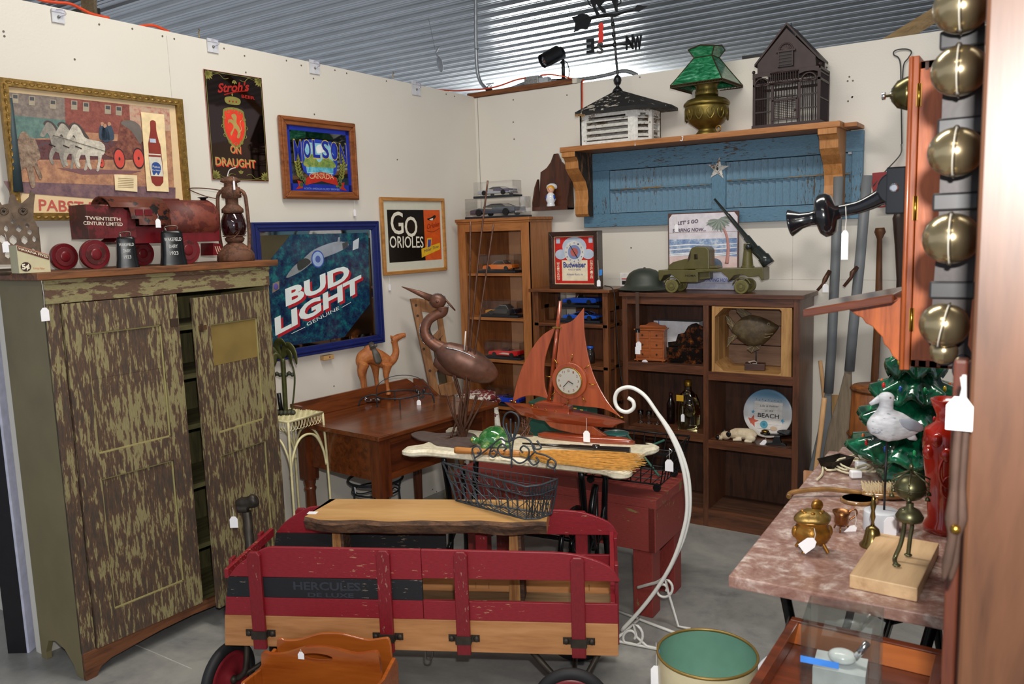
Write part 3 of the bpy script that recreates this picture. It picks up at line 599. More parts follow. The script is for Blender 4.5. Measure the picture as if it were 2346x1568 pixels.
b=B();b.prism([(0,0),(.04,0),(.06,.03),(.10,.045),(.30,.065),(.45,.07),(.62,.062),(.84,.05),(.89,.03),(.91,0),(CWD,0),(CWD,.105),(0,.105)],-.010,.008,wood('#7a4a2c','#4c2c1a',.6,'x',14));b.o('base_rail',cup,bevel=.002)
b=B();b.box(.0,.05,-.004,.012,.1,CH-.085,PEEL);b.o('left_stile',cup,bevel=.002)
b=B();b.box(CWD-.02,CWD,-.004,.012,.1,CH-.085,PEEL);b.o('right_stile',cup,bevel=.002)
b=B();b.box(.02,CWD-.02,D-.014,D,.06,CH,wood('#5f5a36','#3a3522',.7,'z'));b.o('back_board',cup)
for z in (.10,.34,.60,.85,1.06,1.26):
 b=B();b.box(.022,CWD-.022,.02,D-.014,z-.02,z,wood('#6d6840','#423c26',.7,'x'));b.o('shelf',cup)
def door(w,h,th,m,mp):
 b=B();s=.075
 b.box(0,w,0,th*.5,0,h,m);b.box(s,w-s,-.001,0,h*.78,h-s*1.5,mp)
 b.box(0,s,-th*.5,0,0,h,m);b.box(w-s,w,-th*.5,0,0,h,m)
 b.box(s,w-s,-th*.5,0,h-s*1.5,h,m);b.box(s,w-s,-th*.5,0,0,s*1.6,m);b.box(s,w-s,-th*.5,0,h*.49,h*.49+s*1.25,m)
 for z0,z1 in ((s*1.6,h*.49),(h*.49+s*1.25,h-s*1.5)):
  for q in ((s,w-s,z0,z0+.006),(s,w-s,z1-.006,z1),(s,s+.006,z0,z1),(w-s-.006,w-s,z0,z1)): b.box(q[0],q[1],-th*.2,0,q[2],q[3],M('#9d9462',.6))
 return b
dh=CH-.085-.105
o=door(.445,dh-.004,.022,PEEL,PEEL).o('door',cup,(.052,-.004,.106),bevel=.002)
b=B();b.box(.405,.44,-.016,-.011,dh*.90,dh*.90+.03,M('#3b2a1e',.6));b.o('latch',o)
o=door(.415,dh+.0,.022,chippy('#91875f','#644a39',.51,15,(5,5,.8),.62,'#4b4138',soft=.012,detail=10),OCH).o('door',cup,None,bevel=.002)
o.location=(CWD-.022-.415*math.cos(math.radians(9)),-.010-.415*math.sin(math.radians(9)) ,.085);o.rotation_euler=(0,0,math.radians(9));o['label']='door standing ajar'
b=B();b.box(.01,.045,-.020,-.011,dh*.90,dh*.90+.018,M('#5a3a20',.6));b.box(.012,.022,-.024,-.02,dh*.895,dh*.92,M('#3b2a1e',.6));b.o('latch',o)
price_tag(cup,(-.018,-.036,CH),.095,.028,.044)
CT=CH+.026
# ---- toy locomotive and tender
RM=chippy('#6e2328','#4b1d18',.38,20,(1,1,1),.45,bmp=.1);RT=chippy('#7c3b2c','#5d241c',.5,14,(1,1,1),.55,bmp=.1);RD2=M('#6b141c',.35,var=.2)
Q=Zp(330,590,CT);Q.x=.07;f=Fr(Q,89);f.o.z=CT
t=fthing('toy_locomotive','dark red metal toy locomotive with matching lettered tender on the cupboard','toy train',f);m=f.m
x0,zt=m(176,470);x1=m(289,500)[0];zb=m(200,548)[1];DP=.062
b=B();out=[(x0,zb),(x0,zt),(m(255,473)[0],m(255,474)[1]),(m(268,481)[0],m(268,483)[1]),(m(276,487)[0],m(276,488)[1]),(x1,m(289,488)[1]),(x1,zb)]
b.prism(out,-DP,DP,RM)
for k in range(14): b.ell((x0+.006+k*(x1-x0-.012)/13,-DP-.0005,zb+.012),.0012,RT,5,3);b.ell((x0+.006+k*(x1-x0-.012)/13*.7,-DP-.0005,zt-.006),.0012,RT,5,3)
b.o('tender',t,bevel=.004)
b=B();b.text('TWENTIETH',m(195,503,-DP),m(276,507,-DP),.0125,-DP-.001,M('#d8c9b8',.6),bold=.02);b.text('CENTURY LIMITED',m(191,515,-DP),m(281,518,-DP),.0125,-DP-.001,M('#d8c9b8',.6),bold=.02);b.o('lettering',t)
xb0=m(352,500)[0];xb1=m(481,500)[0];zc=m(400,503)[1];R_=(m(400,458)[1]-zc)
b=B()
for s in range(1): b.tube([(xb0,0,zc),(xb1-.02,0,zc),(xb1-.006,0,zc),(xb1,0,zc)],[R_,R_,R_*.94,R_*.80],RT,28)
b.ring((xb1-.022,0,zc),R_*1.01,.002,RM,axis='x');b.o('boiler',t)
b=B();b.lathe([(.012,0),(.012,.008),(.016,.010),(.024,.014)],BLACK,16,rotm(0,0,0,(m(437,457)[0]+.06,0,zc+R_-.002)));b.o('smokestack',t)
b=B();b.box(m(365,455)[0],m(405,455)[0],-.02,.02,zc+R_-.004,zc+R_+.004,RT);b.o('steam_dome',t,bevel=.003)
xc0=m(287,480)[0];xc1=m(359,480)[0];b=B();n=12;CB=chippy('#1c1716','#6a3424',.55,22,(1,1,1),.5,bmp=.1);rr=R_*1.12;zf=m(330,517)[1]
prof=[(-rr,zf),(-rr,zc)]+[(-rr*math.cos(PI*k/n),zc+rr*math.sin(PI*k/n)) for k in range(1,n)]+[(rr,zc),(rr,zf)]
pin=[(a*.94,zf if i in (0,len(prof)-1) else (zc+(c-zc)*.94 if c>zc else c)) for i,(a,c) in enumerate(prof)]
ov=m(228,466)[0]
for i in range(len(prof)-1):
 a,c,d,e=prof[i],prof[i+1],pin[i+1],pin[i]
 xs=xc0 if (i in (0,len(prof)-2)) else ov+(xc0-ov)*(0.0 if c[1]>zc+rr*.6 else .7)
 b.add([(xs,a[0],a[1]),(xs,c[0],c[1]),(xc1,c[0],c[1]),(xc1,a[0],a[1]),(xs,e[0],e[1]),(xs,d[0],d[1]),(xc1,d[0],d[1]),(xc1,e[0],e[1])],[(0,1,2,3),(7,6,5,4),(0,4,5,1),(3,2,6,7)],CB,True)
b.box(xc1-.004,xc1,-rr,rr,zf,zc+R_*.5,CB);cab=b.o('cab',t)
b=B()
for a in (311,332): p,q=m(a,494,-rr),m(a+16,480,-rr);b.box(p[0],q[0],-rr-.001,-rr+.002,p[1],q[1],RD2)
b.o('cab_window',cab)
b=B();za=m(400,521)[1];z2=m(400,556)[1];b.prism([(m(243,550)[0],z2+.01),(m(262,557)[0],z2),(xb1+.002,z2),(xb1+.002,za),(m(290,521)[0],za)],-DP*.9,DP*.9,RD2);b.box(xc0,xb1+.004,-DP,DP,za-.002,za+.003,RM);b.o('running_board',t,bevel=.002)
b=B();xf=xb1;z3=m(450,588)[1];b.prism([(xf-.03,z3+.002),(xf+.03,z3+.002),(xf+.012,z3+.05),(xf-.025,z3+.055)],-DP*.7,DP*.7,RD2)
for k in range(3): b.tube([(xf-.018+k*.010,-DP*.72,z3+.04),(xf-.008+k*.011,-DP*.72,z3+.008)],.0022,M('#d9b9a0',.5),4)
b.o('cowcatcher',t)
for px,r,s in [(213,23,-1),(178,21,1),(425,24,-1),(358,21,1),(462,19,1)]:
 b=B();cx=m(px,560,-DP)[0];rw=r*f.k*1.02;yy=-DP-.004 if s<0 else DP-.016
 b.disc((cx,rw),rw,yy-.010,yy+.010,RD2,28);b.disc((cx,rw),rw*.72,yy-.013,yy-.008,RM,24);b.ell((cx,yy-.013,rw),(rw*.4,.004,rw*.4),RD2,14,8);b.o('wheel',t,bevel=.002)
price_tag(t,(m(329,492)[0],-rr-.004,m(329,492)[1]),.022,.022,.032)
b=B();p=m(432,582,-.07);b.box(p[0]-.01,p[0]+.05,-.085,-.05,0,.008,M('#d9a184',.6));
# ---- cowbells
for px,w,h,top,lab in [(292,44,70,519,'smaller black dairy cowbell, in front of the toy tender'),(398,52,78,509,'larger black dairy cowbell, in front of the toy locomotive')]:
 Q=Xp(px,598,.17);Q.z=CT;f=Fr(Q,62);t=fthing('cowbell',lab,'bell',f,'black lettered cowbells');k=f.k;BK=M('#141618',.3,.3,var=.3)
 b=B();H=h*k;Wt=w*k*.5*.78;Wb=w*k*.56
 n=20;V=[];F_=[]
 for i,(u,s) in enumerate([(0,1),(.08,.97),(.3,.86),(.7,.80),(.92,.78),(1,.70)]):
  for j in range(n):
   a=2*PI*j/n;c,s_=math.cos(a),math.sin(a);e=.45;V.append((Wb*s*math.copysign(abs(c)**e,c),Wb*.62*s*math.copysign(abs(s_)**e,s_),u*H))
 for i in range(5):
  for j in range(n): F_.append((i*n+j,i*n+(j+1) % n,(i+1)*n+(j+1) % n,(i+1)*n+j))
 F_.append(tuple(range(5*n,6*n)));b.add(V,F_,BK,True);b.o('bell_body',t)
 b=B();b.wire([(-Wb*.42,0,H),(-Wb*.42,0,H+.016),(Wb*.42,0,H+.018),(Wb*.42,0,H)],.002,M('#70665c',.4,.8),6,3);b.o('handle',t)
 b=B();yy=-Wb*.56
 for s,z in (('WAKEFIELD',.70),('DAIRY',.50),('1923',.30)): b.text(s,(-Wb*.62*(1 if s[0]=='W' else .5),z*H),(Wb*.62*(1 if s[0]=='W' else .5),z*H),H*.10,yy-.003-(.7-z)*.007,M('#c9c9c4',.6),bold=.01)
 b.o('lettering',t);price_tag(t,(-Wb*.42,-.012,H+.01),.012 if px<300 else .028,.020,.032,tilt=.05)
# ---- barn lantern
Q=Zp(538,588,CT);Q=Xp(541,590,.13);Q.z=CT;f=Fr(Q,CA);t=fthing('barn_lantern','rusty barn lantern with dark red globe, at the right end of the cupboard top','lantern',f);k=f.k*1.0
RU=chippy('#6a4430','#4a2f22',.5,25,(1,1,1),.75,'#7d5138',bmp=.3)
S=lambda*a: [(r*k,z*k) for r,z in a]
b=B();b.lathe(S((40,0),(42,3),(41,14),(40,18),(34,26),(24,36),(16,42),(14,44)),RU,28);b.o('fuel_tank',t)
b=B();b.lathe(S((16,42),(20,46),(22,52),(18,55)),RU,20);b.o('burner_collar',t)
b=B();b.lathe(S((17,54),(25,62),(28,78),(27,92),(22,106),(18,110)),M('#23080a',.08,var=.2,coat=1),26);b.o('glass_globe',t)
b=B();b.lathe(S((18,108),(24,110),(24,118),(14,128),(14,142),(22,144),(20,166),(15,168),(14,176),(22,179),(22,181),(15,188),(6,191),(0,191)),RU,26);b.o('chimney_hood',t)
for s in (-1,1): b=B();b.wire([(s*30*k,0,20*k),(s*34*k,0,60*k),(s*33*k,0,120*k),(s*30*k,0,150*k),(s*20*k,0,160*k)],4.2*k,RU,8);b.o('side_tube',t)
b=B();b.wire([(-28*k,0,72*k),(0,-28*k,82*k),(28*k,0,66*k)],1.2*k,RU,5);b.wire([(-26*k,0,62*k),(5*k,-27*k,52*k),(28*k,0,84*k)],1.2*k,RU,5);b.ring((0,0,57*k),25*k,1.2*k,RU);b.o('globe_guard',t)
b=B();b.wire([(30*k,-10*k,148*k),(-20*k,-12*k,160*k),(-62*k,-14*k,166*k),(-90*k,-12*k,165*k),(-62*k,0,150*k),(-34*k,10*k,142*k)],1.3*k,RU,5);b.wire([(-6*k,0,190*k),(0,0,205*k),(14*k,0,210*k)],1.2*k,STRING,5);b.o('bail_handle',t)
price_tag(t,(16*k,-24*k,188*k),.018,.008,.036)
# ---- cigar box
Q=Xp(42,606,.15);Q.z=CT;f=Fr(Q,80);t=fthing('cigar_box','wedge shaped cardboard cigar box printed HAVANA FIVES at the left end of the cupboard','box',f);m=f.m
b=B();p0=m(43,606);p1=m(44,561);p2=m(115,598);L=p2[0]-p0[0];h1=p1[1];h2=m(115,584)[1]
CRD=M('#c9c19c',.6,var=.05);out=[(0,0),(L,0),(L,h2),(0,h1)];b.prism(out,0,.085,CRD);b.o('carton',t,bevel=.001)
b=B();b.prism([(0,h1),(L,h2),(L,h2-.0015),(0,h1-.0015)],-.0008,.086,M('#c5502e',.6));b.prism([(.004,h1+.0002),(L-.004,h2+.0002),(L-.004,h2+.001),(.004,h1+.001)],.004,.082,M('#5b6b66',.5));b.o('lid_panel',t)
b=B();s=(h2-h1)/L;b.face([(.002,h1-.004),(L-.002,h2-.003),(L-.002,h2-.018),(.002,h1-.019)],-.0012,M('#5f2a1c',.6));b.text('HAVANA FIVES',(.006,h1-.016),(L-.006,h1-.016+s*(L-.012)),.0085,-.0018,M('#e8dcc0',.6),up=(0,1),bold=.02)
b.disc((.022,.022),.016,-.0016,-.001,M('#3c1c14',.6),20);b.text('5¢',(.010,.014),(.034,.016),.017,-.0022,M('#ece4cc',.6),bold=.04);b.text('Long Filler',(.045,.014),(.080,.010),.006,-.0015,M('#c5502e',.6));b.o('printed_label',t)
# ---- pierced metal owl
Q=Xp(38,604,.02);Q.z=CT;f=Fr(Q,72);t=fthing('pierced_metal_owl','pierced brown metal owl figure with pointed ears, far left on the cupboard','figurine',f);m=f.m
OW=M('#5d4c3c',.4,.5,var=.35,scale=40)
P=[(-22,607),(88,606),(92,560),(86,520),(76,500),(77,470),(80,445),(70,437),(66,452),(50,466),(38,462),(36,452),(30,444),(22,450),(20,466),(4,470),(-12,445),(-18,440),(-22,500)]
b=B();b.prism([m(*p) for p in P],-.006,.006,OW);o=b.o('body',t)
c=B()
for px,py,w,h in [(4,548,14,20),(30,550,15,24),(56,550,13,22),(14,524,9,15),(43,524,12,18),(68,532,10,14),(62,517,8,12),(28,508,8,10),(52,580,12,18),(18,584,12,18),(78,548,8,16),(76,575,8,14)]:
 x,z=m(px,py);k=f.k;c.prism([(x+w*.62*k*q[0],z+h*.5*k*q[1]) for q in [(0,1),(.8,.3),(.8,-.4),(0,-1),(-.8,-.4),(-.8,.3)]],-.02,.02,OW)
cut(o,c)
b=B()
for s in (8,52): x,z=m(s,484);b.ring((x,-.008,z),.012,.003,OW,axis='y');b.ell((x,-.008,z),.005,BLACK,8,6)
x,z=m(30,492);b.prism([(x-.006,z+.006),(x+.006,z+.006),(x,z-.012)],-.014,-.006,OW);b.o('face',t)
b=B();b.tube([(m(-22,606)[0],.0,.004),(m(88,606)[0],0,.004)],.012,OW,8);b.prism([(m(86,520)[0]-.002,.0),(m(92,560)[0],.0),(m(88,520)[0],m(88,520)[1])],-.006,.03,OW);b.o('foot',t)
price_tag(t,(m(10,535)[0],-.010,m(10,535)[1]),.03,.024,.036)
# ---- cobbler's last on its stand
f=Fr((.42,-2.36,0),CA);t=fthing('shoe_last','worn black iron shoe last on a post, in front of the cupboard doors','shoe last',f);m=f.m;FE=M('#3a342e',.45,.5,var=.3)
b=B();x,z=m(565,1172);b.tube([(x+.01,0,0),(x,0,z)],[.020,.018],FE,10);b.box(x-.03,x+.05,-.04,.04,0,.015,FE);b.o('stand_post',t)
b=B();P=[m(*q) for q in [(540,1157),(556,1154),(575,1150),(590,1143)]];b.tube(smooth_path([(p[0],(i-1.5)*-.005,p[1]) for i,p in enumerate(P)],5),[.014,.022,.026,.024,.026,.030,.018],FE,12,flat=.75);x2,z2=m(557,1168);b.tube([(x2-.022,0,z2+.002),(x2+.02,0,z2+.006)],[.016,.020],FE,10);b.o('iron_foot',t,remesh=.004)
price_tag(t,(m(539,1158)[0],-.03,m(539,1158)[1]),.038,.032,.044)
# ================================================================ tall case, small case, cubby case, wall shelf
PINE=wood('#b0713c','#8a5228',.45,'z',14,.15);PINEX=wood('#b0713c','#8a5228',.45,'x',14,.15)
Q=Yp(1047,600,-.30);x0=Yp(1052,600,-.30).x;x1=Yp(1214,600,-.30).x;zt=Yp(1130,500,-.3).z;W=x1-x0;D=.26
t=thing('tall_bookcase','tall narrow honey coloured bookcase in the corner holding boxed model cars','bookcase',(x0,-.30,0));f=Fr(t.location,0);TALL=f
for x in (0,W-.02): b=B();b.box(x,x+.02,.0,D,0,zt-.02,PINE);b.o('side_panel',t,bevel=.001)
b=B();b.box(-.012,W+.012,-.014,D,zt-.018,zt,PINEX);b.box(-.006,W+.006,-.008,D,zt-.03,zt-.018,PINEX);b.o('top_board',t,bevel=.003)
b=B();st=.055;b.box(0,st,-.004,.014,0,zt-.03,PINE);b.box(W-st,W,-.004,.014,0,zt-.03,PINE);zh=f.m(1130,530)[1];b.box(st,W-st,-.004,.014,zh,zt-.03,PINEX);b.o('face_frame',t,bevel=.001)
b=B();b.box(.02,W-.02,D-.008,D,0,zt-.02,wood('#8a5228','#6a3c1c',.5,'z'));b.box(W*.40,W*.66,D-.0095,D-.008,0,zt-.02,M('#b98a66',.35,var=.06));b.o('back_panel',t)
SHZ=[]
for py in (627,729,825,932,1040):
 z=f.m(1130,py)[1];SHZ.append(z);b=B();b.box(.02,W-.02,.012,D-.008,z-.016,z,PINEX);b.o('shelf',t,bevel=.001)
TALLTOP=zt
# small open case with the clock
RWD=wood('#7c4a28','#4e2a14',.4,'z',14,.2);RWX=wood('#7c4a28','#4e2a14',.4,'x',14,.2)
xa=Yp(1222,700,-.36).x;xb=Yp(1392,700,-.36).x;zt2=Yp(1300,663,-.36).z;W2=xb-xa
t=thing('small_bookcase','small reddish open-backed shelf case with the beer clock on top','bookcase',(xa,-.36,0));f=Fr(t.location,0);SMALL=f
b=B();b.box(-.02,W2+.02,-.02,.28,zt2-.018,zt2,RWX);b.o('top_board',t,bevel=.003)
for x in (0,W2-.032):
 for y in (0,.23): b=B();b.box(x,x+.032,y,y+.03,0,zt2-.018,RWD);b.o('post',t,bevel=.001)
for x in (.004,W2-.014): b=B();b.box(x,x+.01,.03,.23,zt2-.12,zt2-.018,RWD);b.box(x,x+.01,.10,.15,0,zt2-.1,RWD);b.o('side_slat',t)
S2=[]
for py in (742,836,920,1010):
 z=f.m(1300,py)[1];S2.append(z);b=B();b.box(.004,W2-.004,.0,.26,z-.018,z,RWX);b.o('shelf',t,bevel=.001)
b=B();b.box(W2*.28,W2-.03,.262,.27,S2[3],zt2-.02,wood('#6a3a1e','#4a2812',.5,'z'));b.o('back_panel',t)
SMALLTOP=zt2
# dark cubby case
DW=wood('#6b4028','#40261a',.38,'z',12,.15);DX=wood('#6b4028','#40261a',.38,'x',12,.15);DI=wood('#543222','#301b11',.5,'z',12)
xc=Yp(1425,700,-.29).x;xd=Yp(1833,700,-.29).x;W3=xd-xc;zt3=Yp(1620,673,-.29).z
t=thing('cubby_bookcase','dark brown six-cubby bookcase against the right-hand wall','bookcase',(xc,-.29,0));f=Fr(t.location,0);CUB=f;D3=.28
b=B();b.box(-.012,W3+.02,-.014,D3,zt3-.022,zt3,DX);b.o('top_board',t,bevel=.002)
for x in (0,W3-.03): b=B();b.box(x,x+.03,0,D3,0,zt3-.022,DW);b.o('side_panel',t,bevel=.001)
xm=f.m(1611,900)[0];xn=f.m(1623,900)[0];b=B();b.box(xm,xn,0,D3-.01,0,zt3-.022,DW);b.o('divider',t,bevel=.001)
b=B();b.box(.03,W3-.03,D3-.01,D3,0,zt3-.022,DI);b.o('back_panel',t)
b=B();b.box(.03,W3-.03,-.001,.018,zt3-.062,zt3-.022,DX);b.o('top_rail',t,bevel=.001)
CZ={}
for col,xs,xe,pys in (('l',.03,xm,((1500,833),(1520,985))),('r',xn,W3-.03,((1720,858),(1720,1019)))):
 for px,py in pys:
  z=f.m(px,py)[1];CZ.setdefault(col,[]).append(z);b=B();b.box(xs,xe,.006,D3-.01,z-.02,z,DX);b.box(xs,xe,.0,.012,z-.045,z,DX);b.o('shelf',t,bevel=.001)
 b=B();b.box(xs,xe,.0145,D3-.011,.075,.095,wood('#5a3a28','#3a2416',.6,'x'));b.box(xs,xe,.0,.014,0,.096,DX);b.o('bottom_shelf',t)
CUBTOP=zt3
# wall shelf with corbels
SHP=wood('#b97c46','#90582c',.5,'x',14);CP=wood('#c4874c','#a06a36',.5,'z',14);DK=chippy('#33271e','#7a5535',.35,9,(4,4,1),.7)
zs=2.055;x0=Yp(1283,345,-.25).x;x1=Yp(1925,290,-.25).x
t=thing('wall_shelf','long pine shelf board on two scrolled brackets high on the right-hand wall','shelf',(x0,-.255,zs));f=Fr(t.location,0);W=x1-x0
b=B();b.box(0,W+.0,0,.25,-.028,0,SHP);b.box(W,W+.06,.08,.25,-.024,-.004,SHP);b.o('shelf_board',t,bevel=.003)
cor=[(.004,0),(.212,0),(.212,-.36),(.165,-.36),(.150,-.345),(.146,-.30),(.155,-.26),(.150,-.21),(.125,-.16),(.075,-.12),(.045,-.09),(.040,-.05),(.022,-.03),(.004,-.028)]
for x in (.01,W-.1):
 b=B();n=len(cor)
 V=[(x+xx,y,z-.028) for xx in (0,.085) for y,z in cor];b.add(V,[tuple(range(n-1,-1,-1)),tuple(range(n,2*n))],DK if x<.1 else CP);b.add(V,[(i,(i+1) % n,n+(i+1) % n,n+i) for i in range(n)],CP);b.o('bracket',t,bevel=.002)
b=B();z=-.02;b.wire([(W*.485,-.004,-.006),(W*.485+.008,-.006,-.006),(W*.485+.006,-.012,-.026),(W*.485-.004,-.014,-.024)],.002,WHITE,5);b.o('cup_hook',t)
price_tag(t,(W*.31,-.002,-.012),.008,.003,.01)
b=B();b.box(W-.005,W+.012,.215,.235,-.14,-.03,GALV);b.o('hinge',t)
# blue shutters
BL=chippy('#5b8199','#4a3c2c',.16,26,(1,1,6),.55,bmp=.25,soft=.01);BLZ=chippy('#5b8199','#4a3c2c',.19,26,(6,6,1),.55,bmp=.25,soft=.01)
xs=Yp(1340,500,-.03).x;xe=Yp(1975,480,-.03).x;zb=Yp(1340,522,-.03).z;f=Fr((xs,-.03,zb),0);Wd=xe-xs;Hh=zs-.03-zb
t=fthing('louvered_shutter','long old blue louvered shutter hung sideways under the pine shelf','shutter',f);m=f.m
rw=m(1400,490)[1];rt=Hh-.10
b=B();b.box(0,Wd,-.012,.02,0,rw,BL);b.o('bottom_rail',t,bevel=.002);b=B();b.box(0,Wd,-.012,.02,rt,Hh,BL);b.o('top_rail',t,bevel=.002)
e1=m(1398,450)[0];c0,c1=m(1632,420)[0],m(1664,420)[0]
for a,c in ((0,e1),(c0,c1),(Wd-.05,Wd)): b=B();b.box(a,c,-.010,.018,rw,rt,BLZ);b.o('stile',t,bevel=.002)
for a,c in ((e1,c0),(c1,Wd-.05)):
 b=B();n=int(round((c-a)/.0365));p=(c-a)/n
 for k in range(n): b.box(-p*.49,p*.49,-.003,.003,rw+.004,rt-.004,BLZ,rotm(0,0,math.radians(20),(a+(k+.5)*p,.004,0)))
 o=b.o('louvers',t);b=B();b.box(a,c,.017,.020,rw,rt,M('#25323c',.8));b.o('back_board',t)  # dark sheet added behind the louvers, its colour stands for shade in the gaps
 b=B();zr=m(1500,430)[1] if a==e1 else m(1800,407)[1];b.tube([(a+.01,-.016,zr-.0),(c-.0,-.016,zr)],.006,chippy('#5b7f93','#8a6a3c',.42,30,(1,6,6),.6),6);b.o('tilt_rod',t)
f=Fr(Yp(1645,387,-.045),0);b=B();k=f.k*1.08;st=[((24 if i % 2==0 else 9.5)*k*math.sin(i*PI/5+.12),(24 if i % 2==0 else 9.5)*k*math.cos(i*PI/5+.12)) for i in range(10)]
SW=chippy('#dcd9d2','#7a5a40',.33,40,(1,1,1),.6);n=10
b.add([(0,-.010,0)]+[(p[0],0,p[1]) for p in st]+[(p[0],.003,p[1]) for p in st],[(0,1+i,1+(i+1) % n) for i in range(n)]+[(1+i,11+i,11+(i+1) % n,1+(i+1) % n) for i in range(n)]+[tuple(range(11,21))],SW)
b.ell((0,-.010,0),(.006,.003,.008),BLACK,10,6);b.ring((0,-.010,0),.014,.0018,SW,axis='y');tag(b.o('metal_star',None,f.o),'small white five-pointed metal star hung on the blue shutter','star')
# ================================================================ desk, white table, red bench, plant stand
OKD=wood('#7a3e1c','#4a2410',.28,'y',10,.5);OKX=wood('#7a3e1c','#4a2410',.28,'x',10,.5);OKZ=wood('#6d3519','#3e1c0d',.3,'z',10,.4)
zd=.715;c=Zp(867,1003,zd);fr_a=math.degrees(math.atan2(*(lambda d: (d.y,d.x))(Zp(1105,934,zd)-c)))
f=Fr(c,fr_a);DESK=f;t=thing('writing_desk','brown wooden writing desk with low gallery and turned legs, by the left wall','desk',(f.o.x,f.o.y,0),fr_a)
L=.84;D=.62
b=B();b.box(0,L,0,D,zd-.022,zd,OKX);o=b.o('desktop',t,bevel=.004);b=B();b.box(.0,.085,.001,D-.001,zd,zd+.0008,OKD);b.o('end_board',o);b=B();b.box(L-.085,L,.001,D-.001,zd,zd+.0008,OKD);b.o('end_board',o)
b=B();gp=[(0,zd),(L,zd),(L,zd+.045),(L-.06,zd+.085),(.06,zd+.085),(0,zd+.085)];b.prism(gp,D-.015,D,OKX);b.o('back_gallery',t,bevel=.002)
for x in (0,L-.015): b=B();b.prism([(D-.20,zd),(D-.015,zd),(D-.015,zd+.08),(D-.08,zd+.08)],-x-.015,-x,OKX,rotm(0,0,PI/2));b.o('side_gallery',t,bevel=.002)
ap=.20
for q in ((.03,L-.03,.035,.055),(.03,L-.03,D-.055,D-.035)): b=B();b.box(q[0],q[1],q[2],q[3],zd-.022-ap,zd-.022,OKX);b.o('apron',t)
for x in (.035,L-.055): b=B();b.box(x,x+.02,.03,D-.03,zd-.022-ap,zd-.022,OKX);b.o('apron',t)
b=B();b.box(.10,L-.1,.034,.036,zd-.19,zd-.06,wood('#5e2c14','#3a1a0c',.3,'x',10,.4));b.ell((L*.32,.025,zd-.12),.009,IRON,10,8);b.o('drawer_front',t)
for x in (.05,L-.05):
 for y in (.05,D-.05):
  b=B();r=.033;z0=zd-.022;b.box(x-r,x+r,y-r,y+r,z0-.27,z0,OKZ)
  b.lathe([(.016,0),(.022,.03),(.026,.30),(.025,.36),(.030,.37),(.030,.378),(.024,.384),(.029,.40),(.030,.415),(.022,.44),(.021,.445),(.028,.45),(.028,.458),(.024,.465),(.026,.472),(.033,.49)],OKZ,20,rotm(0,0,0,(x,y,0)),smooth=True)
  b.o('leg',t,bevel=.001)
# white scalloped tabletop on an iron sewing base
zt=.73;pa=Zp(915,1030,zt);pb=Zp(1425,1083,zt);a=math.degrees(math.atan2(pb.y-pa.y,pb.x-pa.x))
f=Fr(pa,a);t=thing('treadle_table','cream painted tabletop with shaped corners on a black iron treadle base','table',(pa.x,pa.y,0),a);WT=f
L=(pb-pa).length+.02;D=.43;CREAM=chippy('#ede6cf','#d8cba8',.35,5,(1,1,1),.45,bmp=.05,soft=.2)
def scal(L,D,e):
 c=[(e,.02+e),(.02+e,e),(.06,e),(.10,.024+e),(.2,.03+e),(L-.2,.03+e),(L-.10,.024+e),(L-.06,e),(L-.02-e,e),(L-e,.02+e),(L-e,.06),(L-.024-e,.10),(L-.03-e,.16),(L-.03-e,D-.16),(L-.024-e,D-.10),(L-e,D-.06),(L-e,D-.02-e),(L-.02-e,D-e),(L-.06,D-e),(L-.1,D-.035-e),(.1,D-.035-e),(.06,D-e),(.02+e,D-e),(e,D-.02-e),(e,D-.06),(.035+e,D-.1),(.04+e,D-.16),(.04+e,.16),(.035+e,.10),(e,.06)]
 return [(p.x,p.y) for p in smooth_path([(q[0],q[1],0) for q in c],3,True)]
b=B();lo=scal(L,D,0);hi=scal(L,D,.012);n=len(lo)
V=[(p[0],p[1],zt-.03) for p in hi]+[(p[0],p[1],zt-.022) for p in lo]+[(p[0],p[1],zt-.010) for p in lo]+[(p[0],p[1],zt) for p in hi]
b.add(V,[(k*n+i,k*n+(i+1) % n,(k+1)*n+(i+1) % n,(k+1)*n+i) for k in range(3) for i in range(n)]+[tuple(range(n-1,-1,-1)),tuple(range(3*n,4*n))],CREAM);b.o('tabletop',t)
BI=M('#0d0e10',.25,.5,var=.2)
for x in (.17,L-.2):
 b=B()
 for pts,r in [([(x,.06,zt-.03),(x,.10,.45),(x,.08,.25),(x,.06,.0)],.013),([(x,D-.08,zt-.03),(x,D-.12,.45),(x,D-.09,.25),(x,D-.07,0)],.013),([(x,.09,.5),(x,D/2,.36),(x,D-.11,.5)],.010),([(x,.06,.3),(x,D/2,.42),(x,D-.07,.3)],.010),([(x,.04,.14),(x,D/2,.10),(x,D-.04,.14)],.012),([(x,D/2,.1),(x,D/2,.6)],.010),([(x,.1,zt-.035),(x,D-.1,zt-.035)],.012)]: b.wire(pts,r,BI,6,5,flat=.6)
 b.o('iron_end_frame',t)
b=B();b.tube([(.17,D/2,.36),(L-.2,D/2,.36)],.010,BI,8);b.tube([(.17,D/2,.12),(L-.2,D/2,.12)],.010,BI,8);b.o('stretcher',t)
b=B();b.box(.32,.60,.10,D-.1,.10,.115,BI);b.o('treadle_plate',t)
b=B();T=rotm(0,PI/2,0,(L-.30,D*.52,.34));b.ring((0,0,0),.145,.011,BI,T=T);b.ring((0,0,0),.03,.012,BI,T=T,seg=16)
for k in range(5): a_=k*2*PI/5;b.tube([(0,0,0),(.145*math.cos(a_),.145*math.sin(a_),0)],.006,BI,6,T=T)
b.o('flywheel',t)
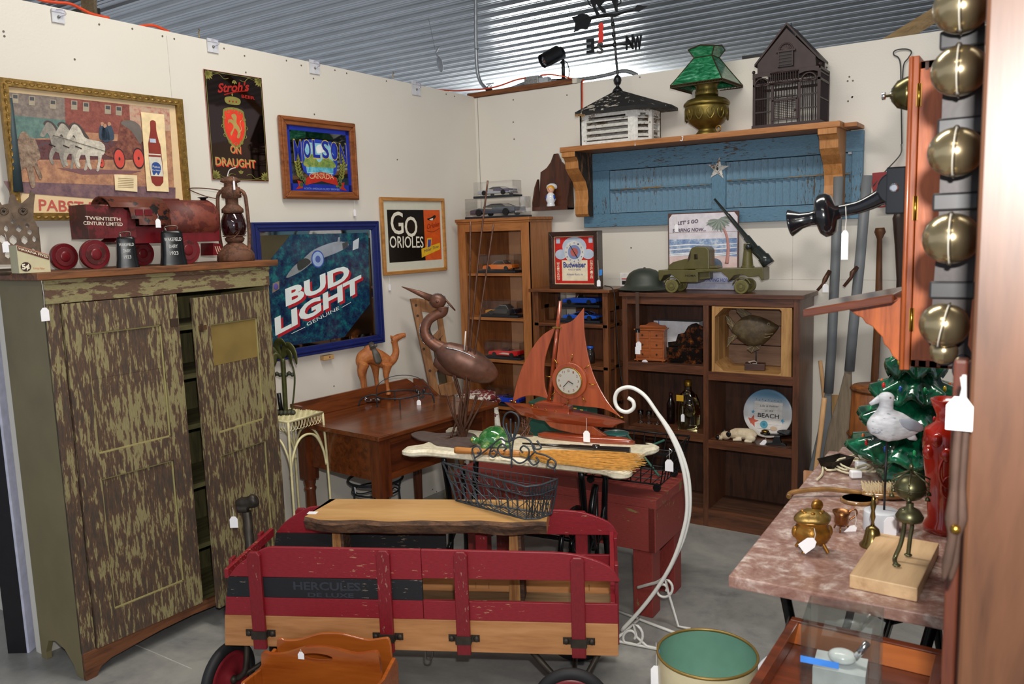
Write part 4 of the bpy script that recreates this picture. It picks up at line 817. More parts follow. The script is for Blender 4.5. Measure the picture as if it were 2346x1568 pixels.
b=B();b.wire([(L-.2,D*.5,.6),(L-.2,D*.38,.50),(L-.2,D*.42,.35)],.014,BI,6,5);b.ell((L-.19,.08,.50),.022,BI,12,8);b.ell((L-.13,.08,.50),.016,BI,12,8);b.tube([(L-.2,.08,.5),(L-.12,.08,.5)],.007,BI,6);b.o('pivot_arm',t)
# ---- red work bench
ZR=.515;pb=Zp(1503,1148,ZR);pe=Zp(1590,1098,ZR);t=thing('red_bench','brick red painted wooden work bench behind the white topped table','bench',(pb.x,pb.y,0),2.0)
RB=chippy('#8c3a34','#8a7a4c',.04,12,(1,5,5),.5,bmp=.12);RBZ=chippy('#8c3630','#8a7a4c',.03,12,(5,5,1),.5,bmp=.12)
L=.98;D=.40
for k in range(3):
 b=B();b.box(-L,0,k*D/3+.001,(k+1)*D/3-.001,ZR-.038,ZR,RB);b.add([(.0005,k*D/3+.001,ZR-.038),(.0005,(k+1)*D/3-.001,ZR-.038),(.0005,(k+1)*D/3-.001,ZR),(.0005,k*D/3+.001,ZR)],[(0,1,2,3)],chippy('#7d6a3e','#8c3a34',.45,20,(1,1,1),.7));b.o('top_plank',t,bevel=.002)
for y0,y1 in ((.0,.03),(D-.03,D)): b=B();b.box(-L,-.005,y0,y1,ZR-.22,ZR-.038,RB);b.o('side_apron',t,bevel=.002)
for x0,x1 in ((-.035,-.004),(-L,-L+.03)): b=B();b.box(x0,x1,.0,D,ZR-.22,ZR-.038,RB);b.o('end_apron',t,bevel=.002)
for x in (-.115,-L+.03):
 for y in (.03,D-.115): b=B();b.box(x,x+.085,y,y+.085,0,ZR-.038,RBZ);b.o('leg',t,bevel=.003)
# ---- cream wire plant stand
CW_=M('#d8cea0',.4);zp=.775;pc=Zp(748,944,zp);pc.y -= .025;f=Fr(pc,80);t=thing('plant_stand','cream painted wire plant stand with woven top beside the cupboard','plant stand',(pc.x,pc.y,0),90);S_=.21
b=B()
for pts in ([(0,0),(-S_,0),(-S_,S_),(0,S_)],): b.tube([(p[0],p[1],zp) for p in pts],.007,CW_,8,True)
b.o('top_frame',t)
b=B()
for i in range(13):
 a=-i*S_/12
 P=[(a,j*S_/12,zp+(.003 if (i+j) % 2 else-.003)) for j in range(13)];b.tube(P,.005,CW_,4,flat=.4)
 P=[(-j*S_/12,-a,zp+(-.003 if (i+j) % 2 else .003)) for j in range(13)];b.tube(P,.005,CW_,4,flat=.4)
b.o('woven_top',t)
LG=[(0,0),(-S_,0),(-S_,S_),(0,S_)];C_=Vector((-S_/2,S_/2,0))
for p in LG:
 b=B();v=Vector((p[0],p[1],0));o_=(v-C_);b.wire([v+Vector((0,0,zp)),v+o_*.06+Vector((0,0,.5)),v+o_*.10],.006,CW_,6,4);b.o('leg',t)
for i in range(4):
 a,c=Vector((*LG[i],0)),Vector((*LG[(i+1) % 4],0));b=B()
 P=[a+(c-a)*u+Vector((0,0,z)) for u,z in [(-.02,zp-.25),(.06,zp-.17),(.25,zp-.10),(.5,zp-.08),(.75,zp-.10),(.94,zp-.17),(1.02,zp-.25)]];b.wire(P,.006,CW_,6,5);b.o('arch',t)
 b=B()
 for k in range(11):
  u0=(k-.2)/11;u1=(k+1.6)/11;b.wire([a+(c-a)*u+Vector((0,0,zp+z)) for u,z in [(u0,0),(u0+(u1-u0)*.1,-.03),((u0+u1)/2,-.045),(u1-(u1-u0)*.1,-.03),(u1,0)] if 0 <= u <= 1.03],.0016,CW_,4,3)
 b.o('scroll_skirt',t)
PST=pc
# ================================================================ on the wall shelf
ZS=2.055;YS=-.135
# ---- cupola with weathervane
WP=chippy('#e4e2dc','#8a7a66',.24,14,(1,1,1),.65,bmp=.3);RF=chippy('#1d1c1d','#b9b2a4',.22,22,(1,3,1),.7,bmp=.4,soft=.01)
Q=Yp(1408,322,YS);Q.z=ZS;f=Fr(Q,0);t=fthing('cupola','white louvered cupola with black shingled roof and weathervane on the pine shelf','cupola',f);m=f.m
w=(Yp(1466,310,-.24).x-Yp(1340,333,-.24).x)/2;d=.095;hb=.175;ch=.045
b=B();oc=[(-w,-d+ch*0),(-w,-d),(w-.0,-d),(w+.06,-d+.06),(w+.06,d),(-w,d)]
cx=0
def corner_post(b,x,y,s=.022): b.box(x-s/2,x+s/2,y-s/2,y+s/2,0,hb,WP)
pts=[(-w,-d),(w,-d),(w+.07,-d+.07),(w+.07,d),(-w,d)]
for i in range(5):
 p,q=Vector(pts[i]),Vector(pts[(i+1) % 5]);L=(q-p).length;a=math.atan2(q.y-p.y,q.x-p.x);T=rotm(0,0,a,(p.x,p.y,0));pw=min(.04,L*.2)
 b.box(0,pw,0,.012,0,hb,WP,T);b.box(L-pw,L,0,.012,0,hb,WP,T);b.box(pw,L-pw,0,.012,hb-.028,hb,WP,T);b.box(pw,L-pw,0,.012,0,.018,WP,T)
 b.box(pw,pw+.014,.0,.012,hb-.042,hb-.028,WP,T);b.box(L-pw-.014,L-pw,.0,.012,hb-.042,hb-.028,WP,T)
b.o('body',t,bevel=.002)
b=B()
for i in range(5):
 p,q=Vector(pts[i]),Vector(pts[(i+1) % 5]);L=(q-p).length;a=math.atan2(q.y-p.y,q.x-p.x);pw=min(.04,L*.2)
 for k in range(4): b.box(pw,L-pw,-.015,.015,-.002,.002,WP,rotm(0,0,a,(p.x,p.y,0)) @ rotm(math.radians(35),0,0,(0,.010,.034+k*.032)))
b.o('louvers',t)
ap=m(1415,205);rx0=m(1312,270,-.16)[0];rx1=m(1540,243,.0)[0];zr=hb+.004
rp=[(rx0,-.135),(w+.03,-.150),(rx1,-.0),(rx1-.02,.13),(rx0,.13)];A=(ap[0],.0,ap[1]+.0)
b=B();n=5;b.add([A]+[(p[0],p[1],zr) for p in rp]+[(p[0],p[1],zr-.016) for p in rp],[(0,1+i,1+(i+1) % n) for i in range(n)]+[(1+i,6+i,6+(i+1) % n,1+(i+1) % n) for i in range(n)]+[(10,9,8,7,6)],RF)
random.seed(3)
for k in range(16): b.box(rx0+.002+k*.004,rx0+.0035+k*.004,-.137,-.134,zr-.018-random.random()*.018,zr-.01,M('#a9834e',.8))
b.o('roof',t)
b=B();x,z=ap;b.lathe([(.030,z-.012),(.024,z),(.012,z+.012),(.008,z+.02),(.018,z+.03),(.0225,z+.048),(.018,z+.066),(.008,z+.076),(0,z+.077)],BLACK,18,rotm(0,0,0,(x,0,0)));b.o('finial',t)
b=B();P=[(1417,186),(1413,150),(1409,103),(1405,60),(1401,36)];b.wire([(m(*q)[0],0,m(*q)[1]) for q in P],.0068,BLACK,8)
for q in ((1408,103),(1406,80),(1404,56)): b.ell((m(*q)[0],0,m(*q)[1]),(.012,.012,.014),BLACK,10,8)
rod=b.o('vane_rod',t)
b=B();a,c=m(1363,110),m(1439,99);b.tube([(a[0],0,a[1]),(c[0],0,c[1])],[.006,.009,.009,.006],BLACK,8);cc=m(1408,103);b.tube([(cc[0]-.05,-.085,cc[1]-.012),(cc[0]+.05,.085,cc[1]+.012)],.0055,BLACK,8)
b.text('E',(m(1341,118)[0],m(1341,118)[1]),(m(1361,118)[0]-.0,m(1361,118)[1]),.066,0,BLACK,bold=.04)
def letter(ch,x,y,z,w,h,ang,mir=False):
 q=B();q.text(ch,(-w/2,0),(w/2,0),h,0,BLACK,bold=.035);T=rotm(0,0,ang,(x,y,z)) @ (Matrix.Diagonal((-1,1,1,1)) if mir else Matrix.Identity(4));n0=len(q.v)
 q.v += [Vector((v.x,v.y+.005,v.z)) for v in q.v];q.f += [[i+n0 for i in fc][::-1] for fc in q.f];q.mi += q.mi;q.sm += q.sm
 return T,q
b2=b;b=B();b.v,b.f,b.mi,b.sm,b.mats=b2.v[:],b2.f[:],b2.mi[:],b2.sm[:],b2.mats[:]
b=B();b.tube([(a[0],0,a[1]),(c[0],0,c[1])],[.006,.009,.009,.006],BLACK,8);b.tube([(cc[0]-.05,-.085,cc[1]-.012),(cc[0]+.05,.085,cc[1]+.012)],.0055,BLACK,8);b.o('cross_arm',t)
for ch,px,py,w_,h_,ang,mir,yy in [('E',1352,120,.050,.070,0,True,.0),('S',1375,122,.036,.055,.3,False,-.09),('N',1442,112,.050,.072,-.1,False,.09),('W',1460,113,.062,.068,-.3,True,.0)]:
 x,z=m(px,py,yy);T,q=letter(ch,x,yy,z,w_,h_,ang,mir);q.v=[T @ v for v in q.v];q.o('compass_letter',t)
b=B();P=[m(*q) for q in [(1332,48),(1345,44),(1365,40),(1392,35),(1410,35),(1430,28),(1455,22)]];b.tube(smooth_path([(p[0],0,p[1]) for p in P],4),[.004,.006,.008,.010,.008,.005,.005],BLACK,8)
b.prism([m(*q) for q in [(1451,24),(1460,12),(1483,14),(1463,27),(1452,26)]],-.004,.004,BLACK);b.prism([m(*q) for q in [(1310,39),(1318,38),(1334,31),(1346,33),(1355,44),(1350,58),(1345,67),(1338,67),(1332,66),(1315,74),(1318,62),(1318,52)]],-.004,.004,BLACK);b.o('arrow',t)
b=B();P=[(1352,-20),(1372,-10),(1398,-16),(1412,-24),(1420,-40),(1412,-62),(1420,-70),(1432,-62),(1440,-58),(1434,-48),(1428,-30),(1416,-4),(1414,12),(1415,24),(1418,28),(1411,28),(1407,14),(1402,2),(1386,2),(1376,12),(1387,22),(1388,30),(1381,30),(1374,20),(1366,8),(1364,16),(1372,30),(1374,36),(1368,38),(1360,20),(1354,4)]
b.prism([m(*q) for q in P],-.006,.006,BLACK);b.wire([(m(*q)[0],0,m(*q)[1]) for q in [(1352,-16),(1346,-4),(1350,10),(1356,14)]],.004,BLACK,6);b.wire([(m(*q)[0],0,m(*q)[1]) for q in [(1412,-6),(1420,-2),(1422,6),(1414,12)]],.004,BLACK,6);b.o('horse_silhouette',t,bevel=.001)
b=B();b.prism([m(*q) for q in [(1376,54),(1382,52),(1385,60),(1383,72),(1385,82),(1382,104),(1371,106),(1374,92),(1373,78),(1375,66),(1372,62)]],-.012,-.010,M('#e0392c',.6,var=.05));b.o('red_tag',t)
# ---- brass oil lamp with slag glass shade
Q=Yp(1619,300,YS);Q.z=ZS;f=Fr(Q,0);t=fthing('oil_lamp','embossed brass oil lamp with green slag glass shade on the pine shelf','lamp',f);k=f.k;m=f.m
BR2=M('#7a6a34',.42,.8,var=.3,scale=25,bmp=.25);S=lambda*a: [(r*k,z*k) for r,z in a]
b=B();b.lathe(S((26,0),(27,3),(22,8),(18,13),(20,16),(26,20),(40,30),(48,45),(49,60),(48,68)),BR2,40);o=b.o('font',t)
b=B()
for j in range(12):
 a=2*PI*j/12
 for s in (-1,1): b.wire([(48*k*math.cos(a+s*u),48*k*math.sin(a+s*u),z*k) for u,z in [(.02,34),(.14,42),(.18,52),(.08,58),(.04,50)]] if True else [],1.4*k,BR2,5,4)
b.o('embossing',o)
b=B();b.lathe(S((50,66),(52,69),(51,73),(44,80),(32,84),(26,86),(25,92)),BR2,40);b.o('shoulder_rim',t)
b=B();b.lathe(S((24,88),(26,92),(24,100),(24,110),(28,114),(26,118)),BR2,30)
for j in range(30): a=2*PI*j/30;b.tube([(25*k*math.cos(a),25*k*math.sin(a),92*k),(25*k*math.cos(a),25*k*math.sin(a),100*k)],.6*k,BR2,4)
b.o('burner',t)
b=B();b.tube([(30*k,-20*k,16*k),(34*k,-24*k,16*k)],1.5*k,BRASS,6);b.ring((36*k,-24*k,12*k),6*k,1.2*k,BRASS,axis='y',seg=14);b.o('wick_key',t)
b=B();b.lathe(S((20,112),(20,130),(18,175)),clear('#f4f4f4',.5),20);b.o('glass_chimney',t)
b=B()
for a in (.4,2.0,3.6,5.2): b.tube([(24*k*math.cos(a),24*k*math.sin(a),110*k),(34*k*math.cos(a),34*k*math.sin(a),134*k)],.9*k,BR2,5)
b.ring((0,0,134*k),34*k,1.2*k,BR2);b.o('shade_ring',t)
def slag():
 m_,nt,bs=base_mat('green_slag_glass');mp=coords(nt,(6,6,18));n=nd(nt,'ShaderNodeTexNoise',Scale=3.0,Detail=5.0,Distortion=1.5);nt.links.new(mp.outputs[0],n.inputs['Vector'])
 r=ramp(nt,n.outputs['Fac'],[(.35,hexc('#0f5a36')),(.55,hexc('#2f8a5c')),(.75,hexc('#7fc0a0'))]);nt.links.new(r.outputs[0],bs.inputs['Base Color']);bs.inputs['Roughness'].default_value=.15;bs.inputs['Transmission Weight'].default_value=.15;return m_
SG=slag();LD=M('#4a3a24',.5,.6)
rot_=math.radians(-3);sh=thing('x',None,None) if False else None
def shade_tier(r0,z0,r1,z1,name,flare=None):
 o0=None
 for j in range(4):
  a=rot_+j*PI/2+PI/4;a2=a+PI/2
  V=[(r0*k*math.cos(a),r0*k*math.sin(a),z0*k),(r0*k*math.cos(a2),r0*k*math.sin(a2),z0*k),(r1*k*math.cos(a2),r1*k*math.sin(a2),z1*k),(r1*k*math.cos(a),r1*k*math.sin(a),z1*k)]
  b=B()
  if flare: am=(a+a2)/2;V.insert(3,(r1*k*.80*math.cos(am),r1*k*.80*math.sin(am),(z1+5)*k));
  V2=[(x*.975,y*.975,z) for x,y,z in V];n=len(V);b.add(V+V2,[tuple(range(n)),tuple(range(2*n-1,n-1,-1))]+[(i,(i+1) % n,n+(i+1) % n,n+i) for i in range(n)],SG)
  b.tube(V,1.5*k,LD,5,True);b.o(name,t)
shade_tier(86,112,30,172,'shade_panel');shade_tier(29,172,44,190,'crown_panel',True)
b=B()
for j in range(4):
 a=rot_+j*PI/2+PI/4;a2=a+PI/2;p=Vector((86*k*math.cos(a),86*k*math.sin(a),111*k));q=Vector((86*k*math.cos(a2),86*k*math.sin(a2),111*k))
 for i in range(34): u=p+(q-p)*(i/34);b.tube([u,u-Vector((0,0,4*k))],.9*k,LD,4)
 b.tube([p-Vector((0,0,4*k)),q-Vector((0,0,4*k))],1.2*k,LD,5)
b.o('shade_fringe',t)
# ---- birdcage
Q=Yp(1724,289,-.235);Q.z=ZS;f=Fr(Q,0);t=fthing('birdcage','dark brown wooden birdcage shaped like a gabled house on the pine shelf','birdcage',f);m=f.m
BC=M('#33211f',.5,var=.25,scale=20);W=m(1877,280)[0];H1=m(1800,160)[1];Dp_=.20
ra=m(1800,57);
b=B();b.box(-.004,W+.004,-.004,Dp_+.004,0,.016,BC);b.o('base',t,bevel=.001)
b=B()
for x in (0,W-.012):
 for y in (0,Dp_-.012): b.box(x,x+.012,y,y+.012,.016,H1,BC)
for x in (W*.28,W*.68): b.box(x,x+.012,0,.010,.016,H1*.78,BC)
for z in (H1*.76,H1-.012): b.box(0,W,0,.010,z,z+.012,BC);b.box(0,W,Dp_-.01,Dp_,z,z+.012,BC);b.box(0,.01,0,Dp_,z,z+.012,BC);b.box(W-.01,W,0,Dp_,z,z+.012,BC)
for x in (.0,W-.006): b.ell((x+.003,.004,H1+.008),.008,BC,10,8)
b.o('cage_frame',t,bevel=.001)
WR=M('#2b1c1a',.5);b=B();n=8
for seg in ((.012,W*.28),(W*.28+.012,W*.68),(W*.68+.012,W-.012)):
 for i in range(1,9):
  x=seg[0]+(seg[1]-seg[0])*i/9
  if seg[0]>W*.2 and seg[1]<W*.8: b.tube([(x,.004,H1*.52),(x,.004,H1*.76)],.0016,WR,4)
  else: b.tube([(x,.004,.016),(x,.004,H1*.76)],.0016,WR,4)
  b.tube([(x,Dp_-.004,.016),(x,Dp_-.004,H1)],.0016,WR,4) if i % 2 else None
 for z in (H1*.28,H1*.52): 
  if not (seg[0]>W*.2 and seg[1]<W*.8) or z>H1*.4: b.box(seg[0],seg[1],.001,.007,z,z+.006,WR)
b.o('front_bars',t)
b=B()
for x in (.004,W-.004):
 for i in range(1,17): y=.012+(Dp_-.024)*i/17;b.tube([(x,y,.016),(x,y,H1*.95)],.0016,WR,4)
 for z in (H1*.45,H1*.9): b.box(x-.003,x+.003,.01,Dp_-.01,z,z+.006,WR)
b.o('side_bars',t)
b=B();b.box(W*.30,W*.68,-.006,.002,.03,.036,BC)
for i in range(12): x=W*.32+(W*.34)*i/11;b.tube([(x,-.004,.03),(x,-.004,H1*.46)],.0012,WR,4)
for i in range(14): z=.04+(H1*.40)*i/13;b.tube([(W*.32,-.005,z),(W*.66,-.005,z)],.0010,WR,4)
for x in (W*.30,W*.66): b.box(x,x+.01,-.008,.0,.03,H1*.48,BC)
b.box(W*.30,W*.68,-.008,0,H1*.46,H1*.49,BC);b.ell((W*.65,-.012,H1*.27),.006,BC,8,6);b.o('cage_door',t)
b=B()
for cxx in (W*.14,W*.84):
 P=[(cxx+.034*math.cos(PI*j/12),H1*.77+.034*math.sin(PI*j/12)) for j in range(13)];b.tube([(p[0],-.002,p[1]) for p in P],.004,BC,5)
 for j in range(1,12,2): b.tube([(cxx,-.002,H1*.77),(P[j][0],-.002,P[j][1])],.001,WR,4)
 b.prism([(cxx-.045,H1*.90),(cxx-.02,H1*.93),(cxx+.02,H1*.93),(cxx+.045,H1*.90),(cxx+.045,H1-.002),(cxx-.045,H1-.002)],-.001,.004,BC)
for i in range(13): x=W*.27+(W*.42)*i/12;y=-.028*math.sin(PI*i/12);b.tube([(x,y,H1*.78),(x,y,H1*.95)],.0022,BC,5)
P=[(W*.27+W*.42*i/12,-.028*math.sin(PI*i/12)) for i in range(13)]
for z in (H1*.78,H1*.96): b.tube([(p[0],p[1],z) for p in P],.004,BC,6)
b.o('balcony',t)
ze=H1+.0;b=B();g0=m(1735,148)[0];g1=m(1868,128)[0];zk=H1+.045;gx=(g0+g1)/2;ze2=ra[1]-.0
g=[(g0,H1),(g1,H1),(g1,zk),(gx,ze2-.015),(g0,zk)];b.prism(g,Dp_-.016,Dp_-.004,BC);b.o('gable',t);b=B();b.prism(g,.004,.016,BC);o=b.o('gable',t)
b=B()
for i in range(9): a=PI*i/8;b.tube([(gx,.0,zk+.045),(gx+.03*math.cos(a),.0,zk+.045+.03*math.sin(a))],.0012,M('#6a5a58',.5),4)
b.ring((gx,0,zk+.045),.032,.004,BC,axis='y');b.box(gx-.036,gx+.036,-.004,.004,zk-.03,zk+.04,M('#160f0e',.5))
for i in range(4): b.box(gx-.03,gx+.03,-.007,-.003,zk-.022+i*.015,zk-.016+i*.015,BC)
for x in (gx-.036,gx+.030): b.box(x,x+.006,-.008,.004,zk-.03,zk+.04,BC)
b.box(gx-.045,gx+.045,-.009,.004,zk+.038,zk+.046,BC);b.o('gable_window',o)
b=B()
for s,gg in ((-1,g0),(1,g1)):
 a=Vector((gg+s*.014,0,zk-.012));c=Vector((gx,0,ze2));u=(c-a).normalized();nn=Vector((-u.z,0,u.x))*(-s)*.008*(-1)
 b.add([a,c,c+Vector((0,0,.012)),a+Vector((0,0,.012)),a+Vector((0,Dp_,0)),c+Vector((0,Dp_,0)),c+Vector((0,Dp_,.012)),a+Vector((0,Dp_,.012))],[(0,1,2,3),(7,6,5,4),(3,2,6,7),(0,4,5,1),(0,3,7,4)],BC)
b.ring((gx,.09,ze2+.018),.008,.0012,IRON,axis='x',seg=12);b.o('roof',t)
# ---- wall pocket with figurine
Q=Yp(1275,480,-.004);f=Fr(Q,0);t=fthing('wall_pocket','small dark wooden wall pocket with a peaked back, left of the pine shelf','wall box',f);m=f.m
WD=wood('#5a2f1a','#341a0e',.4,'z',14,.2);P=[(1236,482),(1240,395),(1254,385),(1263,372),(1270,353),(1280,352),(1288,370),(1302,384),(1312,395),(1316,478)]
P=[m(*q) for q in P];x0,x1=P[0][0],P[-1][0];z0=-.005
P=[(p[0],max(p[1],z0)) for p in P];b=B();b.prism(P,-.0,-.010,WD);b.o('back_board',t,bevel=.002)
for x in (x0,x1-.009): b=B();b.prism([(.0,z0),(.075,z0),(.075,z0+.05),(.045,z0+.14),(.01,z0+.19),(0,z0+.19)],0,.009,WD,rotm(0,0,-PI/2,(x,-.008,0)));b.o('side_board',t)
b=B();b.box(x0,x1,-.085,-.008,z0,z0+.010,WD);b.box(x0,x1,-.085,-.078,z0+.01,z0+.022,WD);b.o('bottom_board',t)
Q=Q+Vector((-.012,-.045,z0+.010));f=Fr(Q,15);t=fthing('ceramic_figurine','tiny ceramic child in white hat and blue shoes inside the wall pocket','figurine',f);k=.0024
CER=M('#eef0f4',.15,var=.02);BLU3=M('#1f52b4',.15)
b=B();b.lathe([(0,0),(10*k,0),(11*k,8*k),(9*k,14*k),(13*k,22*k),(10*k,34*k),(5*k,40*k),(0,41*k)],CER,18);b.ell((-9*k,-3*k,26*k),(4*k,5*k,8*k),BLU3,10,8);b.ell((9*k,-3*k,26*k),(4*k,5*k,8*k),BLU3,10,8)
for s in (-1,1): b.ell((s*5*k,-4*k,3*k),(5*k,7*k,4*k),BLU3,10,6)
b.ell((0,0,46*k),(9*k,8.5*k,9*k),M('#f0b89a',.2),14,10);b.ell((0,-8*k,45*k),(1.5*k,1.5*k,1.5*k),M('#e09a80',.3),6,5)
for s in (-1,1): b.ell((s*3*k,-7.8*k,48*k),(1*k,1*k,1.4*k),BLACK,6,5)
b.o('body',t,remesh=0)
b=B();b.ell((0,2*k,49*k),(10.5*k,9*k,9*k),M('#e8a62c',.25),14,8);b.o('hair',t)
b=B();b.lathe([(14*k,52*k),(16*k,56*k),(15*k,61*k),(9*k,66*k),(0,67*k)],CER,18,rotm(math.radians(-14),0,0,(0,4*k,-3*k)));b.o('hat',t)
# ================================================================ model cars in clear cases
def spotcar(fr,px,z,y): 
 q=ray(px,0);return fr.m(px,600,y)[0]
def case(loc,L,Dd,Hh,lab,a=0,grp='clear display cases of the model cars'):
 t=thing('display_case',lab,'display case',loc,a,grp);b=B();b.box(-L/2,L/2,-Dd/2,Dd/2,0,.014,M('#1c222b',.3));b.o('base',t,bevel=.002)
 b=B();x,y,th=L/2-.003,Dd/2-.003,.0015;G=clear('#ffffff',.2)
 for q in ((-x,x,-y,-y+th,.014,Hh),(-x,x,y-th,y,.014,Hh),(-x,-x+th,-y,y,.014,Hh),(x-th,x,-y,y,.014,Hh),(-x,x,-y,y,Hh-th,Hh)): b.box(*q,G)
 b.o('clear_cover',t);return t
def car(loc,L,lab,h,h2=None,roof='coupe',a=0,two=None,flames=False):
 t=thing('model_car',lab,'model car',loc,a,'die-cast model cars');PM=M(h,.18,.08,var=.04,coat=1);P2=M(h2,.15,.35,coat=1) if h2 else PM;wd_=L*.19;H=L*.155;z=L*.045
 body=[(-.50,.03),(-.50,.10),(-.46,.135),(-.30,.155),(-.18,.165),(.10,.165),(.30,.17),(.46,.165),(.50,.14),(.495,.05),(.40,.03),(.37,.03),(.35,.075),(.30,.095),(.25,.075),(.23,.03),(-.22,.03),(-.24,.075),(-.29,.095),(-.34,.075),(-.36,.03)]
 if roof=='low': body=[(x,z_ if z_<.1 else .09+.05*math.cos((abs(x)-.29)*5)**2) for x,z_ in body]
 b=B();b.prism([(x*L,zz*L+z*.1) for x,zz in body],-wd_,wd_,PM)
 if P2 is not PM: b.prism([(x*L,zz*L) for x,zz in ([(-.2,.075),(.22,.055),(.22,.12),(.0,.125)] if roof=='open' else [(-.02,.10),(.49,.06),(.49,.15),(.0,.16)])],-wd_-.0008,wd_+.0008,P2)
 if flames: b.prism([(x*L,zz*L) for x,zz in [(-.505,.03),(-.36,.10),(-.15,.11),(-.30,.125),(-.12,.145),(-.34,.15),(-.505,.12)]],-wd_-.001,wd_+.001,M('#d8901c',.2,.2,coat=1))
 b.o('body',t,bevel=L*.018,seg=3)
 GW=M('#1b2026',.08,coat=1);CH=CHROME
 if roof in ('coupe','low'):
  hh=.265 if roof=='coupe' else .21
  b=B();V=[]
  for x,zz,w in ((-.20,.155,.95),(.28,.155,.95),(-.05,hh,.68),(.16,hh,.68)): V += [(x*L,-wd_*w,zz*L),(x*L,wd_*w,zz*L)]
  b.add(V,[(0,2,6,4),(1,5,7,3),(0,4,5,1),(2,3,7,6)],GW);b.add([(v[0],v[1]*1.02,v[2]+.0008) for v in V[4:]],[(0,1,3,2),(0,2,3,1)],P2)
  for s in (-1,1): b.tube([(V[0][0],s*wd_*.95,V[0][2]),(V[4][0],s*wd_*.68,V[4][2]),(V[6][0],s*wd_*.68,V[6][2]),(V[2][0],s*wd_*.95,V[2][2])],L*.008,CH if roof=='coupe' else PM,5)
  b.o('cabin',t)
 else:
  b=B();b.box(-.06*L,.20*L,-wd_*.75,wd_*.75,.12*L,.175*L,M('#23262c',.5));b.add([(-.08*L,-wd_*.8,.16*L),(-.08*L,wd_*.8,.16*L),(-.03*L,wd_*.7,.235*L),(-.03*L,-wd_*.7,.235*L)],[(0,1,2,3)],clear('#dfe8ea',.8));b.tube([(-.08*L,-wd_*.8,.16*L),(-.03*L,-wd_*.7,.235*L),(-.03*L,wd_*.7,.235*L),(-.08*L,wd_*.8,.16*L)],L*.006,CH,5);b.ell((.13*L,-wd_*.35,.19*L),(.02*L,.03*L,.03*L),M('#2a2c32',.5),8,6);b.o('windscreen',t)
 for x in (-.29,.30):
  for s in (-1,1):
   b=B();b.disc((x*L,.062*L),.062*L,s*wd_-L*.022,s*wd_+L*.012,M('#0e0e10',.6),22);yy=s*(wd_+L*.013)
   for r_,mm,e in ((.040,CH,0),(.028,M('#6a6c72',.3,.8),.0006),(.012,CH,.0012)): b.disc((x*L,.062*L),r_*L,min(yy,yy+s*e)-.0004,max(yy,yy+s*e)+.0004,mm,18)
   b.o('wheel',t)
 b=B();b.box(-.515*L,-.495*L,-wd_*.9,wd_*.9,.04*L,.065*L,CH);b.box(.49*L,.51*L,-wd_*.9,wd_*.9,.04*L,.07*L,CH)
 for s in (-1,1): b.ell((-.495*L,s*wd_*.7,.105*L),L*.02,CH,8,6)
 b.o('chrome_trim',t);return t
cs=TALL;dY=.10
def incase(fr,px0,px1,z,y,Hpx,lab_c,lab,*a,**kw):
 x0=fr.m(px0,600,y-.055)[0];x1=fr.m(px1,600,y-.055)[0];L=(x1-x0);L=min(max(L,.19),.27);o=fr.o+Vector(((x0+x1)/2,y,0));o.z=z
 case((o.x,o.y,z+.0005),L,.105,Hpx*fr.k,lab_c);car((o.x,o.y,z+.0155),L*.80,lab,*a,**kw)
incase(cs,1090,1182,SHZ[0],.085,40,'clear case holding the orange model car','orange and white classic model car on the top bookcase shelf','#f07a24','#f09a58','coupe')
incase(cs,1093,1186,SHZ[1],.085,36,'clear case holding the flame painted black car','black hot rod model car with flames on its nose','#141724','#141724','coupe',flames=True)
incase(cs,1096,1188,SHZ[2],.085,38,'clear case holding the red convertible','red and white convertible model car above the lowest shelf','#e0141c','#f2e8da','open')
incase(cs,1098,1186,SHZ[3],.085,40,'clear case holding the blue roadster','bright blue roadster model car on the lowest visible shelf of the tall bookcase','#1c4ae8',None,'open')
zt=TALLTOP;o=TALL.o
x0=TALL.m(1068,490,.06)[0];x1=TALL.m(1195,490,.06)[0];Lc=x1-x0;xm_=(x0+x1)/2+o.x
case((xm_,o.y+.11,zt),Lc,.13,44*TALL.k,'bigger clear case standing directly on top of the tall bookcase');car((xm_,o.y+.11,zt+.0155),Lc*.82,'dark silver low sports model car in the bigger case','#3d4250','#5a606c','low')
x0=TALL.m(1088,440,.08)[0];x1=TALL.m(1180,440,.08)[0];z2=zt+44*TALL.k
case(((x0+x1)/2+o.x,o.y+.11,z2),x1-x0,.10,35*TALL.k,'smaller clear case stacked on the bigger one, topmost');car(((x0+x1)/2+o.x,o.y+.11,z2+.0155),(x1-x0)*.80,'light silver sports model car in the topmost case','#a9adb8','#4b4568','low')
so=SMALL.o;x0=SMALL.m(1274,700,.04)[0];x1=SMALL.m(1372,700,.04)[0];L=(x1-x0)*.98;xx=so.x+(x0+x1)/2
case((xx,so.y+.10,S2[0]+.0005),L,.105,34*SMALL.k,'lower of two stacked cases on the upper shelf of the small case');car((xx,so.y+.10,S2[0]+.0155),L*.8,'blue model car in the lower stacked case of the small shelf case','#1c60d8',None,'low')
z2=S2[0]+34*SMALL.k+.001;case((xx,so.y+.10,z2),L,.105,36*SMALL.k,'upper of two stacked cases just under the clock');car((xx,so.y+.10,z2+.0155),L*.8,'blue roadster model car in the upper stacked case under the clock','#1f5ee0',None,'open')
x0=SMALL.m(1345,820,.06)[0];t=thing('keepsake_jar','small dark jar standing on the second shelf of the small case','jar',(so.x+x0,so.y+.1,S2[1]+.0005));b=B();b.lathe([(.0,0),(.025,0),(.026,.06),(.018,.075),(.018,.085),(0,.086)],M('#2b2420',.15),18);b.o('jar_body',t);b=B();b.lathe([(.019,.083),(.019,.098),(0,.099)],M('#2a5ab8',.4),16);b.o('lid',t)
